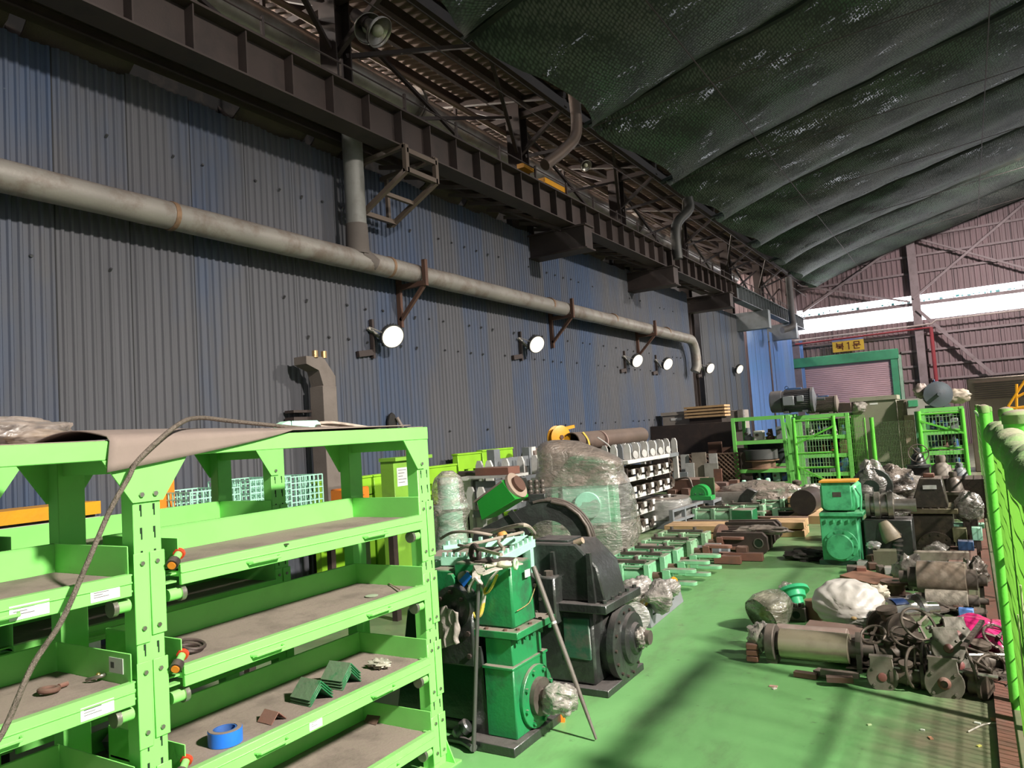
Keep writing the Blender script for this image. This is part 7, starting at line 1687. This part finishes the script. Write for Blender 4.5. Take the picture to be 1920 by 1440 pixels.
crumple('crumpled_film', c+V((.36,.1,-.06)), (.22,.2,.13), mat('pale_tan_film', (.45,.38,.30), .45, dirt=.4, bump=1, bs=14), 'pale film bundle to the right of the round-faced motor', 'film', 9, .3, 2.2, 34)
crumple('crumpled_film', c+V((-.26,.15,.10)), (.14,.14,.14), mat('pale_pinkish_film', (.40,.32,.29), .5, dirt=.3, bump=1, bs=14), 'pale film bundle to the left of the round-faced motor', 'film', 12, .3, 2.2, 30)
# louvred cabinet and amber stair rail beyond the fence
Y = 21.0
a, b = AY(1819, 780, Y), AY(1925, 702, Y)
t = thing('louvred_cabinet', 'large pale brown louvred cabinet beyond the right fence', 'cabinet', ((a.x+b.x)/2, Y, 0))
MB().bx(a.x, b.x+.8, Y, Y+1.2, 0, b.z).build('cabinet_body', mat('pinkish_beige', (.30,.24,.21), .55, dirt=.15), t, bevel=.02)
for k in range(9): MB().bx(a.x+.14, b.x+.7, Y-.03, Y, b.z-.12-k*.05, b.z-.10-k*.05).build('louvre', mat('louvre_tan', (.24,.18,.155), .6), t)
t = thing('stair_rail', 'amber tubular stair rail at the right edge beyond the fence', 'railing', (.75, 17, 0)); q = lambda x, y: AY(x, y, 17.5)
for A, B in (((1890,762),(1925,708)),((1906,720),(1906,790)),((1888,768),(1925,762)),((1884,765),(1925,765)),((1906,745),(1925,735))): MB().cyl(q(*A), q(*B), .025, n=8).build('tube', YELLOW, t)
MB().cyl(q(1906,790), V((q(1906,790).x, 17.5, .0)), .025, n=8).build('leg', YELLOW, t)
# green half-height board with an arrow sign behind the racks
t = thing('exit_sign_board', 'pale board with a small green sign between the shutter and the right rack', 'board', (AY(1712,755,24).x, 24, 0)); c = AY(1712, 757, 24)
MB().bx(c.x-.35, c.x+.4, 24, 24.05, 0, c.z+.15).build('board_body', mat('pale_grey_board', (.42,.40,.36), .6), t); MB().bx(c.x-.12, c.x+.12, 23.98, 24, c.z-.08, c.z+.1).build('green_sign', mat('sign_green', (.08,.40,.2), .5), t)

# ---- parts along the aisle beyond the cylinders
def link(label, c, L, rz=0, m=DKSTEEL):
    t = bpy.data.objects.new('link_arm', None); COL.objects.link(t); M = Matrix.Translation(V(c)) @ Matrix.Rotation(rz,4,'Z'); t.matrix_world = M; MW[t] = M; tag(t, label, 'link', 'dark link arms on the floor')
    h = .26
    poly = [(-L,0),(-.05,0),(0,.05),(.0,h-.06),(-.06,h),(-L,h*.95)]
    for y in (-.10, .10):
        MB(M).prism(poly, (0,y,0), (1,0,0), (0,0,1), .06).build('arm_plate', m, t, bevel=.008)
        MB(M).cyl((-.11,y-.034,.13), (-.11,y-.031,.13), .05, n=20).build('eye', HOLE, t) if y < 0 else None
    MB(M).torus((-.11,-.134,.13), (0,1,0), .055, .008, 24, 6).build('eye_ring', STEEL, t); MB(M).cyl((-L*.6,-.10,.12), (-L*.6,.10,.12), .04, n=14).build('pin', STEEL, t); return t
link('dark link arm with an eye end lying on the floor, nearest of the three', AZ(1446,1036), .62)
link('dark link arm with an eye end lying right behind the nearest one', AZ(1452,1026), .62, .03)
link('dark link arm with an eye end, farthest and topped with dusty film', AZ(1465,1012), .7, .02)
crumple('dusty_film', AZ(1432,993,.27), (.3,.12,.05), FILMD, 'dusty film lying on the farthest link arm', 'film', 5, .4, 2)
def timbers(label, c, L, n, rz=0, rows=2):
    t = thing('timber_stack', label, 'timber', c, rz); M = MW[t]
    for j in range(rows):
        for i in range(n): MB(M).bx(-L/2, L/2, -.25+i*.5/n, -.25+(i+.8)*.5/n, j*.11, j*.11+.09).build('timber', WOOD, t, bevel=.004)
    return t
timbers('pale timbers stacked on the floor right of the silver coil', AZ(1318,1008), .95, 3, .05)
timbers('short pale timbers lying just behind the link arms', AZ(1478,1002), .5, 3, .05, 2)
timbers('pale timber pallet end at the left foot of the mint gearbox', AZ(1512,965), .45, 3, .0, 3)
c = AZ(1395, 1000, 0); t = thing('green_block', 'dark green box casting between the timbers and the link arms', 'casting', c); MB().bx(c.x-.16, c.x+.14, c.y, c.y+.3, 0, .33).build('casting_body', DGREEN, t, bevel=.01)
c = AZ(1352, 1030, 0); t = thing('flange_disc', 'rusty disc flange standing between the cylinders and the link arms', 'flange', c); MB().lathe(c+V((0,0,.16)), (1,-.3,0), [(0,.16),(.05,.16),(.06,.08),(.12,.08)], 26).build('disc', RUST, t)
for i, (a, b, L) in enumerate([(1385,1046,.5),(1360,1052,.3)]):
    c = AZ(a, b, .05); tag(MB().box(c+V((0,.1,.0)), (L,.09,.09), .05).build('rusty_bar', RUSTR, bevel=.004), 'rusty square bar on the floor before the link arms, '+['longer one','shorter one'][i], 'bar', 'rusty bars by the link arms')
c = AZ(1390, 1050, 0); tag(MB().box(c+V((.02,0,.08)), (.13,.13,.16), .1).build('brown_cube', RUST, bevel=.01), 'brown square block standing on the aisle edge', 'block')
c = AZ(1345, 1045, 0); t = thing('small_pump', 'small dark grey pump lying behind the fork ends', 'pump', c); MB().lathe(c+V((-.25,0,.09)), (1,0,0), [(0,.05),(.1,.05),(.12,.08),(.3,.08),(.32,.05),(.4,.05)], 16).build('pump_body', GREYP, t)
# smaller cylinders and bars in the far row
sm = None; rs = random.Random(8)
labs = [('lying beside the dark link arms', (1385,985)), ('behind the farthest link arm', (1440,978)), ('in the far row, nearer the brown plates', (1400,972)), ('in the far row, nearer the mint gearbox', (1478,965))]
for i, (s_, p_) in enumerate(labs):
    c = AZ(*p_)
    if sm is None:
        sm = cylinder('hydraulic_cylinder', 'smaller pale green hydraulic cylinder '+s_, Matrix.Translation(c), mat('far_mint', (.24,.46,.28), .5, dirt=.5, dcol=(.15,.16,.11), dust=.9, scale=7), s=1.05, group='cylinders in the far row'); child_map()
    else: dup(sm, c+V((0,0,0)), [0,.06,-.05,.03][i], 'smaller pale green hydraulic cylinder '+s_)
for i, (a, b, L, m, s_) in enumerate([(1345,985,1.0,RUST,'longest'),(1380,978,1.1,DKSTEEL,'second, dark'),(1455,985,.9,RUST,'by the timber'),(1420,1000,.6,DKSTEEL,'short dark'),(1340,992,.9,DIRTY,'nearest the coil frame'),(1480,975,.7,DKSTEEL,'nearest the mint gearbox')]):
    c = AZ(a, b, 0); tag(MB().box(c+V((0,.1,.06)), (L,.12,.12), rs.uniform(-.05,.05)).build('steel_channel', m, bevel=.006), 'dusty steel channel lying in the far row, '+s_, 'channel', 'channels lying in the far row')
for i, (a, b, r) in enumerate([(1318,968,.14),(1395,985,.06),(1415,990,.06)]):
    pass
c = AZ(1350, 972, 0); t = thing('ring_flange', 'brown ring flange standing up beside the grey bench frame', 'ring', c); MB().torus(c+V((0,0,.19)), (.2,-1,0), .145, .05, 30, 10).build('ring', RUSTR, t)
c = AY(1385, 950, 12.6); t = thing('steel_drum', 'shiny grey horizontal drum under dusty film in the far row', 'drum', (c.x, 12.6, 0)); MB().cyl((c.x-.45,12.6,.22), (c.x+.25,12.6,.22), .21, n=30).build('drum_body', STEEL, t); MB().bx(c.x-.3,c.x+.1,12.5,12.7,0,.05).build('chock', DKSTEEL, t)
c = AY(1400, 950, 12.3); t = thing('dark_casting', 'dark pointed casting leaning before the grey drum', 'casting', (c.x, 12.3, 0)); MB().prism([(-.28,0),(.15,0),(.1,.35),(.2,.46),(.05,.52),(-.08,.4)], (c.x, 12.3, 0), (1,0,0), (0,0,1), .14).build('casting_body', BLACK, t, bevel=.01)
t = thing('covered_row', 'row of pale green machines under dusty brown film in the middle distance', 'machine', AZ(1440,958)); c = AY(1440, 940, 13.2)
for i in range(3): MB().bx(c.x-.55+i*.42, c.x-.2+i*.42, 13.1, 13.6, 0, .36+.05*(i % 2)).build('machine_body', mat('dusty_mint_%d' % i, (.22,.38,.24), .6, dirt=.5), t, bevel=.03)
wrap('dusty_film', (c.x-.1, 13.3, .27), (.85,.4,.27), FILMD, t, 7, .2, 2, 44)
t = thing('black_drum', 'dark horizontal drum on a pallet at the left of the mint gearbox', 'drum', AZ(1513,965)); c = AY(1512, 945, 12.0)
MB().cyl((c.x-.03,11.9,.32), (c.x+.0,12.5,.32), .19, n=28).build('drum_body', mat('plum_black', (.045,.03,.032), .4, dirt=.4), t); MB().bx(c.x-.25,c.x+.25,11.9,12.5,0,.12).build('pallet', WOOD, t)
wrapped('wrapped_valve', 'film-wrapped valve on the floor between the gate and the mint gearbox', AY(1522,925,13.2), (.2,.2,.16), seed=5, m=FILM, cat='valve')
c = AY(1488, 925, 14.0); t = thing('rusty_box', 'rusty low box beam left of the wrapped valve', 'box', (c.x,14,0)); MB().bx(c.x-.35,c.x+.3,14,14.3,.0,c.z+.03).build('box_body', RUSTR, t, bevel=.01); MB().lathe((c.x+.05,14.1,c.z+.03), (0,0,1), [(0,.06),(.1,.05),(.12,.08),(.18,.08),(.2,.03)], 14).build('top_valve', VD, t)
# valves and conical parts behind the brown-black gearbox
for i, (a, b, Y, r, m, s_) in enumerate([(1765,880,13.5,.22,mat('khaki_cone',(.2,.17,.14),.6,dirt=.4),'conical khaki fitting'),(1720,858,14.2,.16,BLACK,'dark ring valve'),(1788,905,12.6,.16,DIRTY,'dusty round fitting'),(1700,895,13.8,.14,BLUEST,'blue-black fitting'),(1650,888,14.5,.14,MINT,'mint angular fitting'),(1800,885,13.2,.14,GREYP,'grey fitting')]):
    c = AY(a, b, Y); t = thing('pipe_fitting', s_+' standing behind the brown-black gearbox', 'fitting', (c.x, Y, 0))
    MB().lathe((c.x, Y, c.z-r), (0,0,1), [(0,r*1.2),(.04,r*1.2),(.05,r*.8),(r*1.2,r*.6),(r*1.5,r*.3),(r*1.8,r*.35),(r*2,r*.3)], 22).build('fitting_body', m, t)
    if c.z-r > .05: MB().bx(c.x-r, c.x+r, Y-r*.6, Y+r*.6, 0, c.z-r).build('support', DKSTEEL, t)
wheel('handwheel on the dark ring valve behind the gearboxes', AY(1722,850,14.0), (.2,-1,.3), .15)
c = AY(1780, 895, 12.9); tag(MB().box((c.x+.05, 12.9, c.z*.5), (.9,.6,c.z), 0).build('steel_table', DKSTEEL, bevel=.01), 'low dark steel table under the fittings by the right fence', 'table')
t = thing('hand_cart', 'thin grey tubular hand cart rails leaning by the single fence post', 'cart', AZ(1620,890)); q = lambda x, y: AY(x, y+48, 15.2)
for pts_ in ([(1600,888),(1630,858),(1640,850),(1648,858),(1652,885)], [(1612,888),(1638,862)]): MB().tube([q(*p_) for p_ in pts_], .018, 8).build('rail', mat('cart_grey', (.35,.37,.3), .5), t)
